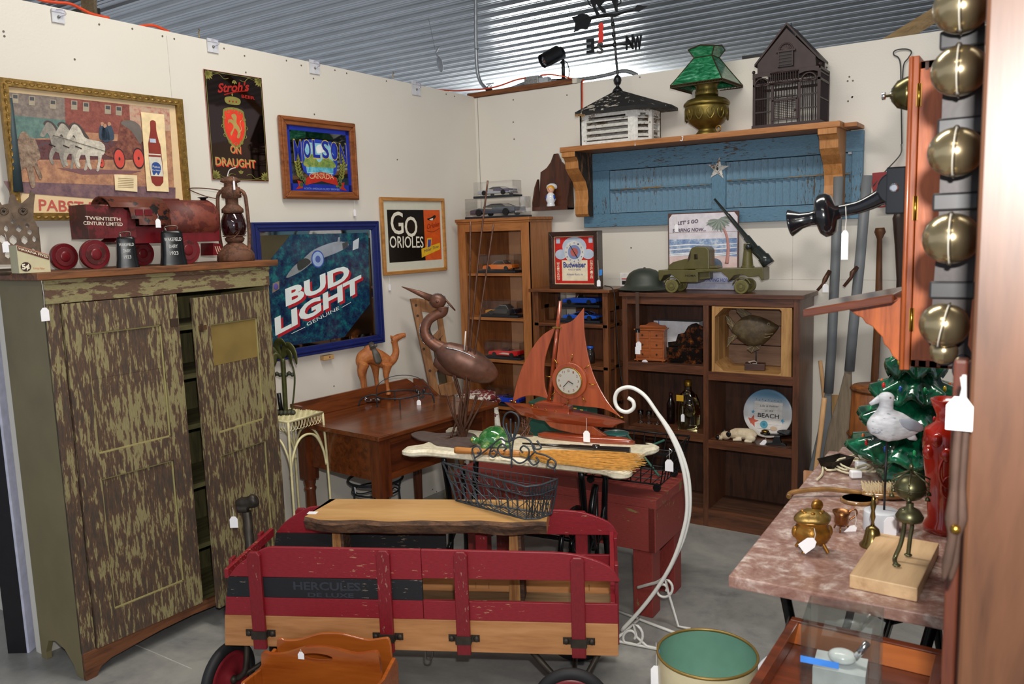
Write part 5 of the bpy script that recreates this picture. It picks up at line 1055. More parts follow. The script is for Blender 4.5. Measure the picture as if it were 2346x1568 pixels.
# ---- beer clock
Q=Zp(1322,658,SMALLTOP);Q.y=-.31;Q.x=Yp(1322,658,-.31).x;Q.z=SMALLTOP;f=Fr(Q,2);t=fthing('advertising_clock','square red and cream beer clock in a dark wooden frame, on the small shelf case','clock',f);m=f.m
x0,x1=m(1264,650)[0],m(1376,650)[0];z1=m(1325,530)[1];DKF=wood('#3d2418','#24140c',.3,'x',12,.3)
b=B();frame_bars(b,x0,x1,0,z1,.026,.03,DKF,y1=.035);b.box(x0+.01,x1-.01,.005,.03,.01,z1-.01,DKF);b.o('frame',t,bevel=.003)
b=B();rect(b,x0+.018,x1-.018,.018,z1-.018,-.006,M('#c9a45c',.4));rect(b,x0+.021,x1-.021,.021,z1-.021,-.007,M('#e8d0a4',.35));rect(b,x0+.030,x1-.030,.030,z1-.030,-.008,M('#c8281f',.35));W=x1-x0;H=z1;G=lambda u,v: (x0+u*W,v*H);Y=-.009
CR2=M('#e9dcc0',.35);b.face([G(.24,.14),G(.76,.14),G(.76,.50),G(.24,.50)],Y,CR2)
for k in (0,1): b.text('GENUINE',G(.145 if k==0 else .87,.14) if k==0 else G(.855,.50),G(.145,.46) if k==0 else G(.855,.18),.022,Y,CR2,bold=.02) if False else None
T0=b.T
for i,ch in enumerate('GENUINE'): 
 b.T=rotm(0,-PI/2,0,(G(.185,0)[0],0,G(0,.15+i*.047)[1]));b.text(ch,(0,0),(.012,0),.015,Y,CR2,bold=.02)
 b.T=rotm(0,PI/2,0,(G(.815,0)[0],0,G(0,.50-i*.047)[1]));b.text(ch,(0,0),(.012,0),.015,Y,CR2,bold=.02)
b.T=T0;BLT=M('#2f3f84',.35);b.text('Budweiser',G(.27,.375),G(.73,.375),.030,Y-.0006,BLT,bold=.03);b.text('KING OF BEERS',G(.37,.32),G(.63,.32),.010,Y-.0006,BLT);b.text('Anheuser-Busch, Inc.',G(.33,.235),G(.67,.235),.012,Y-.0006,BLT,up=(.2,1));b.o('printed_dial_panel',t)
b=B();c=G(.50,.64);PB=M('#b9c4d4',.35)
b.disc((c[0],c[1]+.03),.075,Y-.0004,Y,PB,24,.055);b.disc((c[0]-.085,c[1]-.012),.036,Y-.0005,Y,PB,20,.028);b.disc((c[0]+.085,c[1]-.012),.036,Y-.0005,Y,PB,20,.028);b.disc(c,.062,Y-.001,Y,M('#d5d2cc',.35),32);b.disc(c,.040,Y-.0015,Y,M('#7c8ab4',.35),28);b.disc(c,.024,Y-.002,Y,M('#b6625a',.35),20)
for k in range(12): a=k*PI/6;b.text(str(k or 12),(c[0]+.051*math.sin(a)-.004,c[1]+.051*math.cos(a)-.004),(c[0]+.051*math.sin(a)+.004,c[1]+.051*math.cos(a)-.004),.008,Y-.0022,BLT)
for u,v in ((.17,.84),(.83,.84)): b.face([(G(u,v)[0]+a,G(u,v)[1]+c_) for a,c_ in ((-.012,-.014),(.012,-.014),(.012,.014),(-.012,.014))],Y,PB)
b.o('clock_dial',t)
b=B();b.tube([(c[0],Y-.004,c[1]),(c[0]-.026,Y-.004,c[1]+.040)],.0016,BLACK,5);b.tube([(c[0],Y-.004,c[1]),(c[0]+.020,Y-.004,c[1]-.032)],.0022,BLACK,5);b.o('clock_hands',t)
b=B();b.wire([(x1-.0,-.03,.16),(x1+.004,-.034,.10),(x1+.006,-.03,.04)],.0009,STRING,5);p=m(1377,625,-.03);b.prism([(p[0]-.010,p[1]-.018),(p[0]+.008,p[1]-.012),(p[0]+.010,p[1]+.018),(p[0]-.009,p[1]+.016)],-.035,-.032,M('#3a86d8',.6));b.o('blue_tape',t);price_tag(t,(x1+.004,-.032,.07),.02,.022,.034)
f=Fr(Yp(1415,780,-.37),0);b=B();P=[(1385,655),(1402,660),(1408,680),(1411,720),(1414,780),(1418,830),(1424,870),(1428,890)];b.wire([(f.m(*q)[0],.0,f.m(*q)[1]) for q in P],.003,BLACK,6);tag(b.o('power_cord',None,f.o),'thin black cord hanging between the small case and the cubby bookcase','cord')
Q=Yp(1433,648,0);f=Fr(Q,0);t=fthing('outlet_plate','white outlet plate on the wall behind the army helmet','outlet',f);b=B();b.box(-.035,.035,-.006,0,-.057,.057,M('#eceae6',.4));b.o('plate',t,bevel=.003);b=B();b.box(-.018,.018,-.009,-.006,-.01,.012,M('#2c2a2a',.4));b.box(-.02,.02,-.009,-.006,.02,.026,M('#c8504a',.4));b.o('socket',t)
# ================================================================ on top of the cubby bookcase
ZT=CUBTOP
OL=M('#4e5134',.55,.1,var=.12,scale=8);OLD=M('#393f37',.5,.1,var=.12,scale=8)
Q=Yp(1477,662,-.17);Q.z=ZT;f=Fr(Q,0);k=f.k*1.0;t=fthing('army_helmet','flat-brimmed dark green army helmet on the left end of the cubby bookcase','helmet',f)
b=B();b.lathe([(68*k,6*k),(69*k,4*k),(60*k,7*k),(48*k,12*k),(45*k,18*k),(42*k,30*k),(36*k,40*k),(26*k,47*k),(14*k,51*k),(0,52*k)],OLD,40,sx=1,sy=.86);b.ell((0,0,52.5*k),(3*k,3*k,1.5*k),OLD,8,6);b.ring((0,0,5.5*k),68.5*k,1.3*k,OLD,48,rz=68.5*.86*k);b.o('shell',t)
b=B();yf=-.135;x=f.m(1461,700,-.135)[0];b.box(x-.011,x+.009,yf-.003,yf,f.m(1461,755,yf)[1],.004,M('#4b3428',.7));b.box(x-.011,x+.009,yf,-.04,-.0,.004,M('#4b3428',.7));z=f.m(1460,757,yf)[1];b.box(x-.014,x+.012,yf-.006,yf,z-.012,z+.01,M('#262628',.4,.6));b.o('leather_strap',t);price_tag(t,(x,yf-.006,z-.0),.085,.030,.045)
# ---- olive toy truck with gun
Q=Yp(1635,658,-.205);Q.z=ZT;f=Fr(Q,0);t=fthing('toy_army_truck','olive drab wooden toy army truck carrying a long gun','toy truck',f);m=f.m;OG=M('#595228',.4,var=.12,coat=.2);GN=M('#2c3230',.25,.2,var=.15,coat=.3);DD=.055
r2=lambda l,d=0: [m(a,c,d) for a,c in l]
zl=m(1600,643)[1];b=B();b.prism(r2([(1517,618),(1607,618),(1607,646),(1565,646),(1558,636),(1545,628),(1530,630),(1522,644),(1518,640)]),-DD,DD,OG);b.prism(r2([(1536,618),(1538,608),(1548,600),(1575,593),(1583,592),(1583,618)]),-DD*.75,DD*.75,OG);b.o('chassis',t,bevel=.004)
b=B();b.prism(r2([(1572,617),(1580,598),(1586,578),(1590,568),(1600,564),(1624,565),(1631,572),(1632,617)]),-DD*.8,DD*.8,OG);o=b.o('cab',t,bevel=.006)
c=B();c.prism(r2([(1597,594),(1597,582),(1605,582),(1606,594)]),-DD*2,DD*2,OG);cut(o,c)
b=B();b.prism(r2([(1583,600),(1586,582),(1590,576),(1588,592)]),-DD*.82,DD*.82,M('#3b2622',.4));b.o('windscreen',o)
b=B();b.prism(r2([(1600,616),(1756,612),(1756,640),(1752,642),(1746,632),(1722,634),(1715,630),(1706,628),(1690,630),(1676,644),(1676,636),(1660,622),(1630,622),(1606,624)]),-DD,DD,OG);b.prism(r2([(1616,616),(1616,610),(1646,608),(1650,614)]),-DD*.7,DD*.7,OG);b.prism(r2([(1606,622),(1630,622),(1630,638),(1606,640)]),-DD*.5,DD*.5,OG);b.o('trailer_bed',t,bevel=.003)
b=B();x,_=m(1713,612);z0,z1=m(1713,614)[1],m(1713,562)[1];b.lathe([(.034,z0),(.034,z0+.008),(.028,z0+.012),(.018,z1)],OG,24,rotm(0,0,0,(x,0,0)));b.box(x-.016,x+.016,-.02,.02,z1-.02,z1+.010,OG);b.o('gun_mount',t,bevel=.002)
b=B();P=[(1637,456),(1667,492),(1668,493),(1709,543),(1710,544),(1730,570),(1731,571),(1748,588),(1749,589),(1762,607)];R=[.006,.009,.011,.014,.019,.021,.027,.027,.033,.034];R=[r*.92 for r in R]
b.tube([(m(*q)[0],-.0,m(*q)[1]) for q in P],R,GN,20);b.ell((m(1718,565)[0],-.028,m(1718,565)[1]),(.015,.012,.015),GN,12,8);b.ring((m(1666,492)[0],0,m(1666,492)[1]),.010,.001,WHITE,axis='y',seg=12);b.o('gun_barrel',t)
for px in (1541,1700):
 for y in (-DD-.006,DD+.006):
  b=B();r=15.5*f.k;x=m(px,640,-DD)[0];b.disc((x,r),r,y-.011,y+.011,M('#6b6434',.4),28);b.disc((x,r),r*.62,y-.015,y+.015,OG,24);b.disc((x,r),r*.25,y-.017,y+.017,M('#6b6434',.4),16);b.o('wheel',t,bevel=.002)
for px in (1541,1700): b=B();x=m(px,640,-DD)[0];r=20*f.k;P=[(x+r*math.cos(a*PI/12),15.5*f.k+r*math.sin(a*PI/12)) for a in range(1,12)];b.tube([(p[0],-DD-.006,p[1]) for p in P],.004,OG,6);b.o('fender',t)
b=B();b.text('NOMA',m(1570,634,-DD),m(1594,634,-DD),.010,-DD-.001,M('#2b2410',.5),bold=.03);b.o('lettering',t)
# ---- surf sign
Q=Yp(1614,660,-.075);Q.z=ZT;f=Fr(Q,0);t=fthing('surf_sign','beach picture sign with palm tree reading LETS GO SURFING NOW, behind the toy truck','sign',f);m=f.m
x0=m(1531,600)[0];x1=m(1692,600)[0];z1=m(1614,486)[1];W=x1-x0;G=lambda u,v: (x0+u*W,v*z1)
b=B();b.box(x0,x1,0,.008,0,z1,M('#5b3a30',.6));b.prism([G(.02,.01),G(.98,.01),G(.985,.93),G(.94,.985),G(.06,.985),G(.015,.93)],-.001,0,M('#dfd9e0',.5));b.o('sign_board',t,bevel=.001)
b=B();Y=-.0018;b.face([G(.02,.42),G(.98,.42),G(.98,.66),G(.02,.66)],Y,mottled('#5c78b0','#8ea6c8','#dfe6ee',22));b.face([G(.02,.27),G(.98,.27),G(.98,.43),G(.5,.45),G(.02,.44)],Y-.0004,mottled('#d8b8b4','#e2c6c2','#e9d4d0',16));b.face([G(.02,.02),G(.98,.02),G(.98,.27),G(.02,.27)],Y,mottled('#a9b0cc','#c2c6da','#dcdce8',12))
for v in (.44,.46,.52,.57): b.face([G(.02,v),G(.4,v+.015),G(.7,v),G(.98,v+.02),G(.98,v+.03),G(.6,v+.012),G(.3,v+.03),G(.02,v+.012)],Y-.0008,M('#eef0f4',.5))
for v in (.50,.745,.255,.09): b.box(G(.02,0)[0],G(.98,0)[0],Y-.0006,Y,v*z1,v*z1+.001,M('#a9765e',.6))
b.wire([(G(u,v)[0],Y-.001,G(u,v)[1]) for u,v in [(.84,.36),(.86,.5),(.85,.64),(.81,.76),(.74,.87)]],[.008],M('#c98f86',.6),6,5,flat=.2) if False else b.tube(smooth_path([(G(u,v)[0],Y-.001,G(u,v)[1]) for u,v in [(.84,.34),(.86,.5),(.85,.64),(.81,.76),(.74,.87)]],5),[.012,.008,.006],M('#c98f86',.6),6,flat=.15)
random.seed(5)
for k in range(22): a=PI*.05-k*PI*1.1/22+.1;leaf(b,*G(.72,.90),.055+.02*random.random(),.012,a,Y-.0015-k*.00005,M(['#8a958c','#6f8078','#a3a89c'][k % 3],.6))
blob(b,[G(*q) for q in [(.14,.30),(.18,.36),(.34,.38),(.5,.41),(.62,.42),(.74,.39),(.78,.32),(.72,.28),(.2,.28)]],Y-.0014,M('#67768a',.4));b.disc(G(.64,.29),.016,Y-.0022,Y-.0014,M('#d7dbe0',.4),18);b.disc(G(.64,.29),.008,Y-.0026,Y-.0014,M('#5f7fb4',.4),16);b.face([G(.6,.42),G(.66,.52),G(.68,.52),G(.66,.41)],Y-.0016,M('#e08a80',.5));b.face([G(.3,.39),G(.33,.45),G(.5,.45),G(.55,.41)],Y-.0016,M('#d29aa0',.4));b.o('beach_picture',t)
b=B();TX=M('#5a4a5c',.5);b.text("...LET' S GO",G(.10,.845),G(.44,.87),.018,Y-.0024,TX,up=(.1,1),bold=.02);b.text('SURFING NOW...',G(.07,.755),G(.55,.76),.018,Y-.0024,TX,up=(.15,1),bold=.02);b.text('SURFING HOW...',G(.52,.115),G(.92,.11),.018,Y-.0024,M('#5560a4',.5),up=(.15,1),bold=.02);b.o('lettering',t)
price_tag(t,(G(.13,.98)[0],-.005,G(0,.96)[1]),.045,.022,.04)
# ================================================================ inside the cubby bookcase
o=CUB.o;m=CUB.m
# ---- spice chest
z=CZ['l'][0];Q=CUB.o+Vector((m(1489,820,.05)[0],.05,0));Q.z=z+.0005;f=Fr(Q,8);t=fthing('spice_chest','miniature orange-brown wooden chest of six drawers in the top left cubby','chest',f);k=f.k;OR=wood('#a85a26','#85421a',.4,'x',18,.2);w=33*k;H=72*k
b=B();b.box(-w,w,0,.07,4*k,H,OR);b.box(-w-.008,w+.008,-.008,.075,H,H+3*k,OR);b.box(-w-.008,w+.008,-.008,.075,2*k,5*k,OR)
b.prism([(-w,H+3*k),(w,H+3*k),(w*.9,H+8*k),(w*.5,H+9*k),(w*.3,H+14*k),(0,H+16*k),(-w*.3,H+14*k),(-w*.5,H+9*k),(-w*.9,H+8*k)],.062,.07,OR)
for s in (-1,1):
 for y in (0,.065): b.ell((s*w*.9,y,2*k),(3*k,3*k,3*k),OR,8,6)
b.o('case',t,bevel=.001)
for i in range(3):
 for s in (-1,1): b=B();z0=(9+i*22)*k;b.box(min(s*2*k,s*(w-3*k)),max(s*2*k,s*(w-3*k)),-.004,.0,z0,z0+18*k,OR);q=b.o('drawer',t,bevel=.0015);b=B();b.ell((s*w*.5,-.008,z0+8*k),.005,M('#3b2410',.4),10,8);b.text('spice',(s*w*.5-.012,z0+13*k),(s*w*.5+.012,z0+13*k),.004,-.0045,M('#5a2c10',.5)) if False else None;b.o('knob',q)
price_tag(t,(-w*.75,-.012,H),.065,.030,.044);price_tag(t,(-w*.2,-.014,2*k),.0,.034,.03,tilt=.7)
# ---- white box and lacquer piece
Q=CUB.o+Vector((m(1556,790,.17)[0],.17,0));Q.z=z+.0005;f=Fr(Q,0);b=B();xx0=f.m(1498,790)[0];xx1=.115;H=f.m(1500,735)[1];b.box(xx0,xx1,0,.08,0,H,M('#d9d8dc',.5));b.box(xx0,xx1,-.0005,.08,H,H+.001,M('#7d7f88',.5));b.box(xx0+.028,xx0+.033,-.001,0,0,H,M('#4a68b8',.5));tag(b.o('white_carton',None,f.o,bevel=.001),'plain white carton at the back of the top left cubby','box')
Q=CUB.o+Vector((m(1568,820,.06)[0],.06,0));Q.z=z+.0005;f=Fr(Q,8);t=fthing('lacquer_rack','black lacquered letter rack painted with gold trees in the top left cubby','letter rack',f);P=[(1530,830),(1527,786),(1545,784),(1550,768),(1565,764),(1573,750),(1582,744),(1592,742),(1603,748),(1609,752),(1609,834)]
def lac():
 m_,nt,bs=base_mat('painted_lacquer');mp=coords(nt);n=nd(nt,'ShaderNodeTexNoise',Scale=28.0,Detail=6.0,Roughness=.7);nt.links.new(mp.outputs[0],n.inputs['Vector']);r=ramp(nt,n.outputs['Fac'],[(.5,hexc('#15100e')),(.62,hexc('#5a2e16')),(.75,hexc('#a8742c'))]);nt.links.new(r.outputs[0],bs.inputs['Base Color']);bs.inputs['Roughness'].default_value=.12;return m_
LQ=lac();xr=xm-(Q.x-CUB.o.x)-.006;P2=[(min(f.m(*q)[0],xr),max(f.m(*q)[1],0)) for q in P];b=B();b.prism(P2,.03,.036,LQ);b.o('back_panel',t);b=B();b.prism([(p[0],min(p[1],.085)) for p in P2],-.01,-.004,LQ);b.box(P2[0][0],xr,-.01,.036,0,.01,LQ);b.o('front_panel',t)
# ---- crate with the carved fish
z=CZ['r'][0];fz=CUB.m;x0=fz(1629,780,.0)[0];x1=fz(1822,780,.0)[0];x1=min(x1,W3-.034);f=Fr(CUB.o+Vector((x0+.004,.004,0)),0);f.o.z=z+.0005;t=fthing('wooden_crate','pale slatted wooden crate on its side in the top right cubby','crate',f);CRT=wood('#b98d56','#94683a',.6,'z',14);CRX=wood('#b98d56','#94683a',.6,'x',14);W=x1-x0-.008;H=f.m(1700,697)[1] ;H=min(H,zt3-.065-z);D=.24
b=B();b.box(0,W,0,D,0,.008,CRX);b.o('bottom_board',t);b=B();b.box(0,W*.96,0,.1,H-.008,H,CRX);b.box(0,W*.96,.11,D,H-.008,H,CRX);b.o('top_board',t)
for x in (0,W-.01):
 for y0,y1 in ((0,.06),(.07,.15),(.16,D)): b=B();b.box(x,x+.01,y0,y1,.008,H-.008,CRT);b.o('side_slat',t,bevel=.001)
for i in range(3): b=B();b.box(.01,W-.01,D-.008,D,.01+i*(H-.02)/3,.005+(i+1)*(H-.02)/3,wood('#9a7a62','#7c5c48',.6,'x',12));b.o('back_slat',t)
for s,x in ((1,.01),(-1,W-.01)): b=B();b.prism([(x,H-.008),(x+s*.05,H-.008),(x,H-.06)],.0,.2,CRT);b.prism([(x,.008),(x+s*.05,.008),(x,.05)],.0,.2,CRT);b.o('corner_cleat',t)
for q in ((0,.016),(W-.05,W)): b=B();b.box(*q,-.004,0,0,H,CRT);b.o('front_post',t)
zf=z+.009;Q=CUB.o+Vector((fz(1730,835,.09)[0],.09,0));Q.z=zf;f=Fr(Q,12);t=fthing('carved_fish','carved dark fish mounted on a small brown block inside the crate','carving',f);mm=f.m;FM=mottled('#2a2317','#4b3a22','#5f5238',16);FM2=mottled('#6a5a3c','#8a7650','#9c8c68',30)
b=B();b.box(-.05,.05,-.03,.03,0,.034,wood('#4a2a20','#2c1812',.4,'x'));b.o('plinth',t,bevel=.002);b=B();p=mm(1737,795);b.tube([(0.005,0,.03),(0.005,0,p[1])],.003,IRON,6);b.o('pin',t)
BD=[(1675,757),(1684,742),(1700,728),(1718,721),(1740,725),(1765,735),(1786,748),(1778,760),(1765,774),(1748,790),(1728,796),(1710,790),(1690,775)]
c=mm(1728,758);b=B();n=len(BD);pts=[mm(*q) for q in BD]
for s_,yy in ((1,0),): 
 V=[];lv=[(1,0),(.92,.014),(.7,.024),(.35,.029),(.05,.030)]
 for sc_,y_ in lv: V += [(c[0]+(p[0]-c[0])*sc_,-y_,c[1]+(p[1]-c[1])*sc_) for p in pts]
 F2=[(i*n+j,i*n+(j+1) % n,(i+1)*n+(j+1) % n,(i+1)*n+j) for i in range(4) for j in range(n)]+[tuple(4*n+j for j in range(n))];b.add(V,F2,FM,True);b.add([(v[0],-v[1],v[2]) for v in V],[fc[::-1] for fc in F2],FM,True)
b.o('body',t)
b=B();b.ell((mm(1762,742)[0],-.022,mm(1762,742)[1]),(.009,.006,.009),FM2,12,8);b.ell((mm(1762,742)[0],-.027,mm(1762,742)[1]),.004,BLACK,8,6);b.wire([(mm(*q)[0],-.024,mm(*q)[1]) for q in [(1735,735),(1738,752),(1752,764),(1772,764)]],.002,FM2,5);b.wire([(mm(*q)[0],-.021,mm(*q)[1]) for q in [(1728,738),(1732,760),(1750,772),(1765,770)]],.002,FM2,5);b.wire([(mm(*q)[0],-.015,mm(*q)[1]) for q in [(1784,750),(1772,752),(1768,756)]],.002,BLACK,5);b.o('face_carving',t)
for L in ([(1676,757),(1666,740),(1662,722),(1672,726),(1684,742)],[(1680,764),(1668,775),(1666,795),(1678,782),(1690,772)],[(1700,728),(1688,714),(1686,700),(1700,706),(1722,720)],[(1716,792),(1712,800),(1722,808),(1740,800),(1745,790)]):
 b=B();q=[mm(*a) for a in L];b.prism(q,-.006,.006,FM);ax=q[0]
 for a in q[1:-1]: b.tube([((q[0][0]+q[-1][0])/2,-.007,(q[0][1]+q[-1][1])/2),(a[0],-.007,a[1])],.0018,FM2,4)
 b.o('fin',t)
b=B();b.wire([(-.02,-.02,.037),(-.03,-.035,.045),(0,-.03,.05),(.01,-.02,.037),(-.01,-.033,.037)],.0012,STRING,5);b.o('tag_string',t)
# ---- bottles, glass
z=CZ['l'][1];Q=CUB.o+Vector((m(1577,978,.09)[0],.09,0));Q.z=z+.0005;f=Fr(Q,0);k=f.k;t=fthing('figural_bottle','big clear amber-tinted figural bottle with gold cap in the middle left cubby','bottle',f);GL=glass('#d8cc98',.03)
b=B();b.lathe([(0,0),(24*k,1*k),(27*k,10*k),(28*k,40*k),(27*k,60*k),(20*k,78*k),(9*k,88*k),(7*k,98*k),(7*k,104*k)],GL,28,sx=1,sy=.8)
b.ell((8*k,-14*k,45*k),(14*k,10*k,18*k),GL,16,10);b.ell((8*k,-23*k,44*k),(4*k,4*k,6*k),GL,10,8);b.o('glass_body',t)
b=B();b.lathe([(8*k,98*k),(8.5*k,100*k),(8*k,112*k),(0,113*k)],GOLD,16);b.o('cap',t);b=B();b.box(-20*k,-3*k,-22*k,-21*k,66*k,80*k,M('#c89a28',.5));b.o('label',t);price_tag(t,(-3*k,-26*k,56*k),.045,.02,.04)
Q=CUB.o+Vector((m(1537,962,.16)[0],.16,0));Q.z=z+.0005;t=thing('wine_bottle','dark slim bottle left of the figural glass bottle','bottle',Q);b=B();b.lathe([(0,0),(.022,0),(.023,.11),(.010,.14),(.009,.17),(0,.17)],M('#170d0a',.1),20);b.o('glass_body',t);b=B();b.lathe([(.010,.155),(.011,.172),(0,.173)],M('#3a1a14',.4),14);b.o('cap',t)
for i,(px,lab) in enumerate([(1468,'left'),(1487,'middle'),(1506,'right')]):
 Q=CUB.o+Vector((m(px,960,.10)[0],.10,0));Q.z=z+.0005;t=thing('glass_goblet','small clear stemmed glass on the middle left cubby shelf, %s of three' % lab,'glass',Q,0,'stemmed glasses');b=B();b.lathe([(.018,0),(.018,.002),(.003,.006),(.003,.03),(.014,.045),(.018,.07),(.016,.07),(.012,.047),(0,.034)],glass('#f0ece0',.02,'clear_glass'),18);b.o('glass_body',t)
# ---- sleeping dog, plate, little scale
z=CZ['r'][1];Q=CUB.o+Vector((m(1690,1015,.055)[0],.055,0));Q.z=z+.0005;f=Fr(Q,6);k=f.k;t=fthing('dog_figurine','cream sleeping dog figurine with dark muzzle and ears in the middle right cubby','figurine',f);DC=mottled('#b49a78','#d6c3a4','#e2d4ba',12)
b=B();b.tube(smooth_path([(-16*k,0,12*k),(-5*k,2*k,14*k),(12*k,3*k,15*k),(28*k,3*k,14*k),(40*k,2*k,9*k)],5),[9*k,13*k,13*k,14*k,8*k],DC,14);b.ell((-26*k,-6*k,10*k),(12*k,10*k,10*k),DC);b.tube([(-34*k,-9*k,6*k),(-42*k,-12*k,5*k)],[7*k,5*k],DC,12);b.tube([(10*k,-8*k,5*k),(-8*k,-14*k,3*k)],[5*k,3*k],DC,8);b.ell((30*k,-9*k,9*k),(12*k,7*k,9*k),DC);b.tube([(34*k,-12*k,3*k),(18*k,-14*k,2.5*k)],[4*k,3*k],DC,8);b.o('body',t,remesh=.002)
b=B();b.ell((-42*k,-12*k,6*k),(6*k,6*k,5*k),BLACK,12,8);b.o('muzzle',t)
for y,x in ((-14,-18),(2,-32)): b=B();b.ell((x*k,y*k,15*k),(6*k,3.5*k,8*k),BLACK,12,8,rot=(.4,.5,0));b.o('ear',t)
b=B();b.ell((22*k,14*k,24*k),(26*k,8*k,5*k),M('#4a505a',.5),12,8) if False else b.ell((-36*k,-16*k,13*k),(1.6*k,1*k,1*k),BLACK,8,6);b.o('eye',t)
Q=CUB.o+Vector((m(1758,1000,.17)[0],.17,0));Q.z=z+.0005;f=Fr(Q,0);k=f.k;t=fthing('beach_plate','round plate reading Life is better at the BEACH leaning in the middle right cubby','plate',f);c=(0,56*k)
def plate_mat():
 m_,nt,bs=base_mat('glazed_plate');g=coords(nt,(1,1,1));sx=nt.nodes.new('ShaderNodeSeparateXYZ');nt.links.new(g.outputs[0],sx.inputs[0]);r=ramp(nt,sx.outputs['Z'],[(.0,hexc('#dcd2c8')),(.16,hexc('#dfe4e8')),(.22,hexc('#6f97b4')),(.30,hexc('#4e7896'))]);nt.links.new(r.outputs[0],bs.inputs['Base Color']);bs.inputs['Roughness'].default_value=.15;return m_
T=rotm(math.radians(-78)+PI/2+PI/2,0,0,(0,0,0));b=B();T=rotm(math.radians(82),0,0,(0,.012,56*k));b.lathe([(0,.002),(36*k,.002),(44*k,.008),(55*k,.012),(56*k,.014),(54*k,.016),(43*k,.012),(35*k,.006),(0,.006)],plate_mat(),40,T);b.o('dish',t)
b=B();Y=-.012;b.T=rotm(math.radians(-8),0,0,(0,.0125,56*k));q=lambda px,py: ((px-1753)*k*1.0,(952-py)*k)
b.face([q(1722,988),q(1786,988),q(1786,926),q(1722,926)],Y,M('#e6e3de',.4));
for i in range(6): b.box(q(1722,0)[0],q(1786,0)[0],Y-.0005,Y,q(0,988-i*11)[1],q(0,988-i*11)[1]+.0007,M('#a5a9ac',.5))
for i in range(9): b.disc(q(1726+i*7,921+2*(i % 2)),.0022,Y-.0006,Y,M('#4c5660',.5),8)
b.text('Life is better',q(1735,938),q(1777,936),.010,Y-.001,BLACK,up=(.2,1));b.text('at the',q(1747,948),q(1765,947),.009,Y-.001,BLACK,up=(.2,1));b.text('BEACH',q(1731,962),q(1779,962),.022,Y-.001,M('#23262c',.5),bold=.01)
def star5(c,r,m_,rot=0): b.face([(c[0]+(r if i % 2==0 else r*.42)*math.sin(i*PI/5+rot),c[1]+(r if i % 2==0 else r*.42)*math.cos(i*PI/5+rot)) for i in range(10)],Y-.0015,m_)
star5(q(1719,972),.034,M('#c8614a',.5),.2);star5(q(1720,951),.011,M('#4fa0c4',.5));star5(q(1787,966),.013,M('#4fa0c4',.5),.3);b.disc(q(1746,978),.020,Y-.002,Y,M('#5aa3b8',.4),20);b.disc(q(1746,978),.008,Y-.0025,Y,M('#3c86a0',.4),14);b.disc(q(1768,985),.018,Y-.0015,Y,M('#dcc0a4',.5),16,.012);b.disc(q(1735,995),.020,Y-.0015,Y,M('#e8e2dc',.5),16,.014);b.T=Matrix.Identity(4);b.o('printed_picture',t)
Q=CUB.o+Vector((m(1778,1016,.05)[0],.05,0));Q.z=z+.0005;f=Fr(Q,10);k=f.k;t=fthing('toy_scale','tiny black cast iron balance scale in front of the beach plate','scale',f)
b=B();b.prism([(-22*k,0),(24*k,0),(20*k,4*k),(12*k,6*k),(8*k,20*k),(-4*k,20*k),(-8*k,6*k),(-18*k,4*k)],-.014,.014,BLACK);b.tube([(-26*k,0,22*k),(26*k,0,25*k)],2.5*k,BLACK,8);b.o('frame',t,bevel=.001)
b=B();b.lathe([(0,25*k),(8*k,25*k),(20*k,30*k),(20*k,32*k),(0,28*k)],BLACK,20,rotm(0,0,0,(22*k,0,0)));b.o('pan',t);b=B();b.lathe([(0,22*k),(11*k,24*k),(11*k,27*k),(0,27*k)],BLACK,16,rotm(0,0,0,(-24*k,0,0)));b.ell((-24*k,0,30*k),(9*k,9*k,4*k),BRASS,12,6);b.o('brass_weight',t);price_tag(t,(-22*k,-.02,16*k),.012,.02,.035,tilt=.7)
# ================================================================ on the desk and around it
def tv(m,l,ys=None): return [(m(q[0],q[1])[0],(q[2] if len(q)>2 else 0),m(q[0],q[1])[1]) for q in l]
ZD=zd
Q=Zp(866,912,ZD+.004);f=Fr(Q,58);m=f.m;t=fthing('camel_figure','carved tan leather camel with grey saddle standing on the desk','figurine',f);k=f.k;CM=mottled('#8a4a24','#a9622f','#bd7a40',14);y=.024
b=B()
b.tube(smooth_path(tv(m,[(829,838),(832,822),(848,814),(866,820),(884,830),(893,836)]),5),[12*k,17*k,19*k,19*k,17*k,10*k],CM,14,flat=.85)
b.ell((m(846,803)[0],0,m(846,803)[1]),(13*k,9*k,13*k),CM);b.tube(smooth_path(tv(m,[(886,832),(900,824),(907,808),(905,790),(902,780)]),5),[14*k,10*k,8*k,7*k,8*k],CM,12)
b.tube(smooth_path(tv(m,[(899,781),(910,774),(922,769),(929,768)]),4),[8*k,8*k,6*k,5*k],CM,12)
for L,yy in (([(832,832),(826,855),(828,872),(830,890),(834,911)],-y),([(862,835),(864,858),(866,880),(867,896)],y),([(884,834),(882,858),(884,880),(887,903)],-y),([(838,832),(836,856),(838,876),(840,898)],y)): b.tube(smooth_path([(p[0],yy,p[2]) for p in tv(m,L)],4),[13*k,8*k,5*k,4.5*k,6.5*k],CM,10)
b.o('body',t,remesh=.0035)
b=B();b.wire(tv(m,[(822,828),(820,845),(822,862)]),2*k,CM);b.o('tail',t);b=B()
for yy in (-.012,.012): b.ell((m(897,772)[0],yy,m(897,772)[1]),(.004,.003,.008),CM,8,6)
b.o('ear',t);b=B()
for s in (-1,1): b.tube([(p[0],s*(.034+.004*i),p[2]) for i,p in enumerate(tv(m,[(852,798),(858,812),(862,826),(860,832)]))],[5*k,9*k,9*k,4*k],M('#4a443c',.5,var=.2),10,flat=.3)
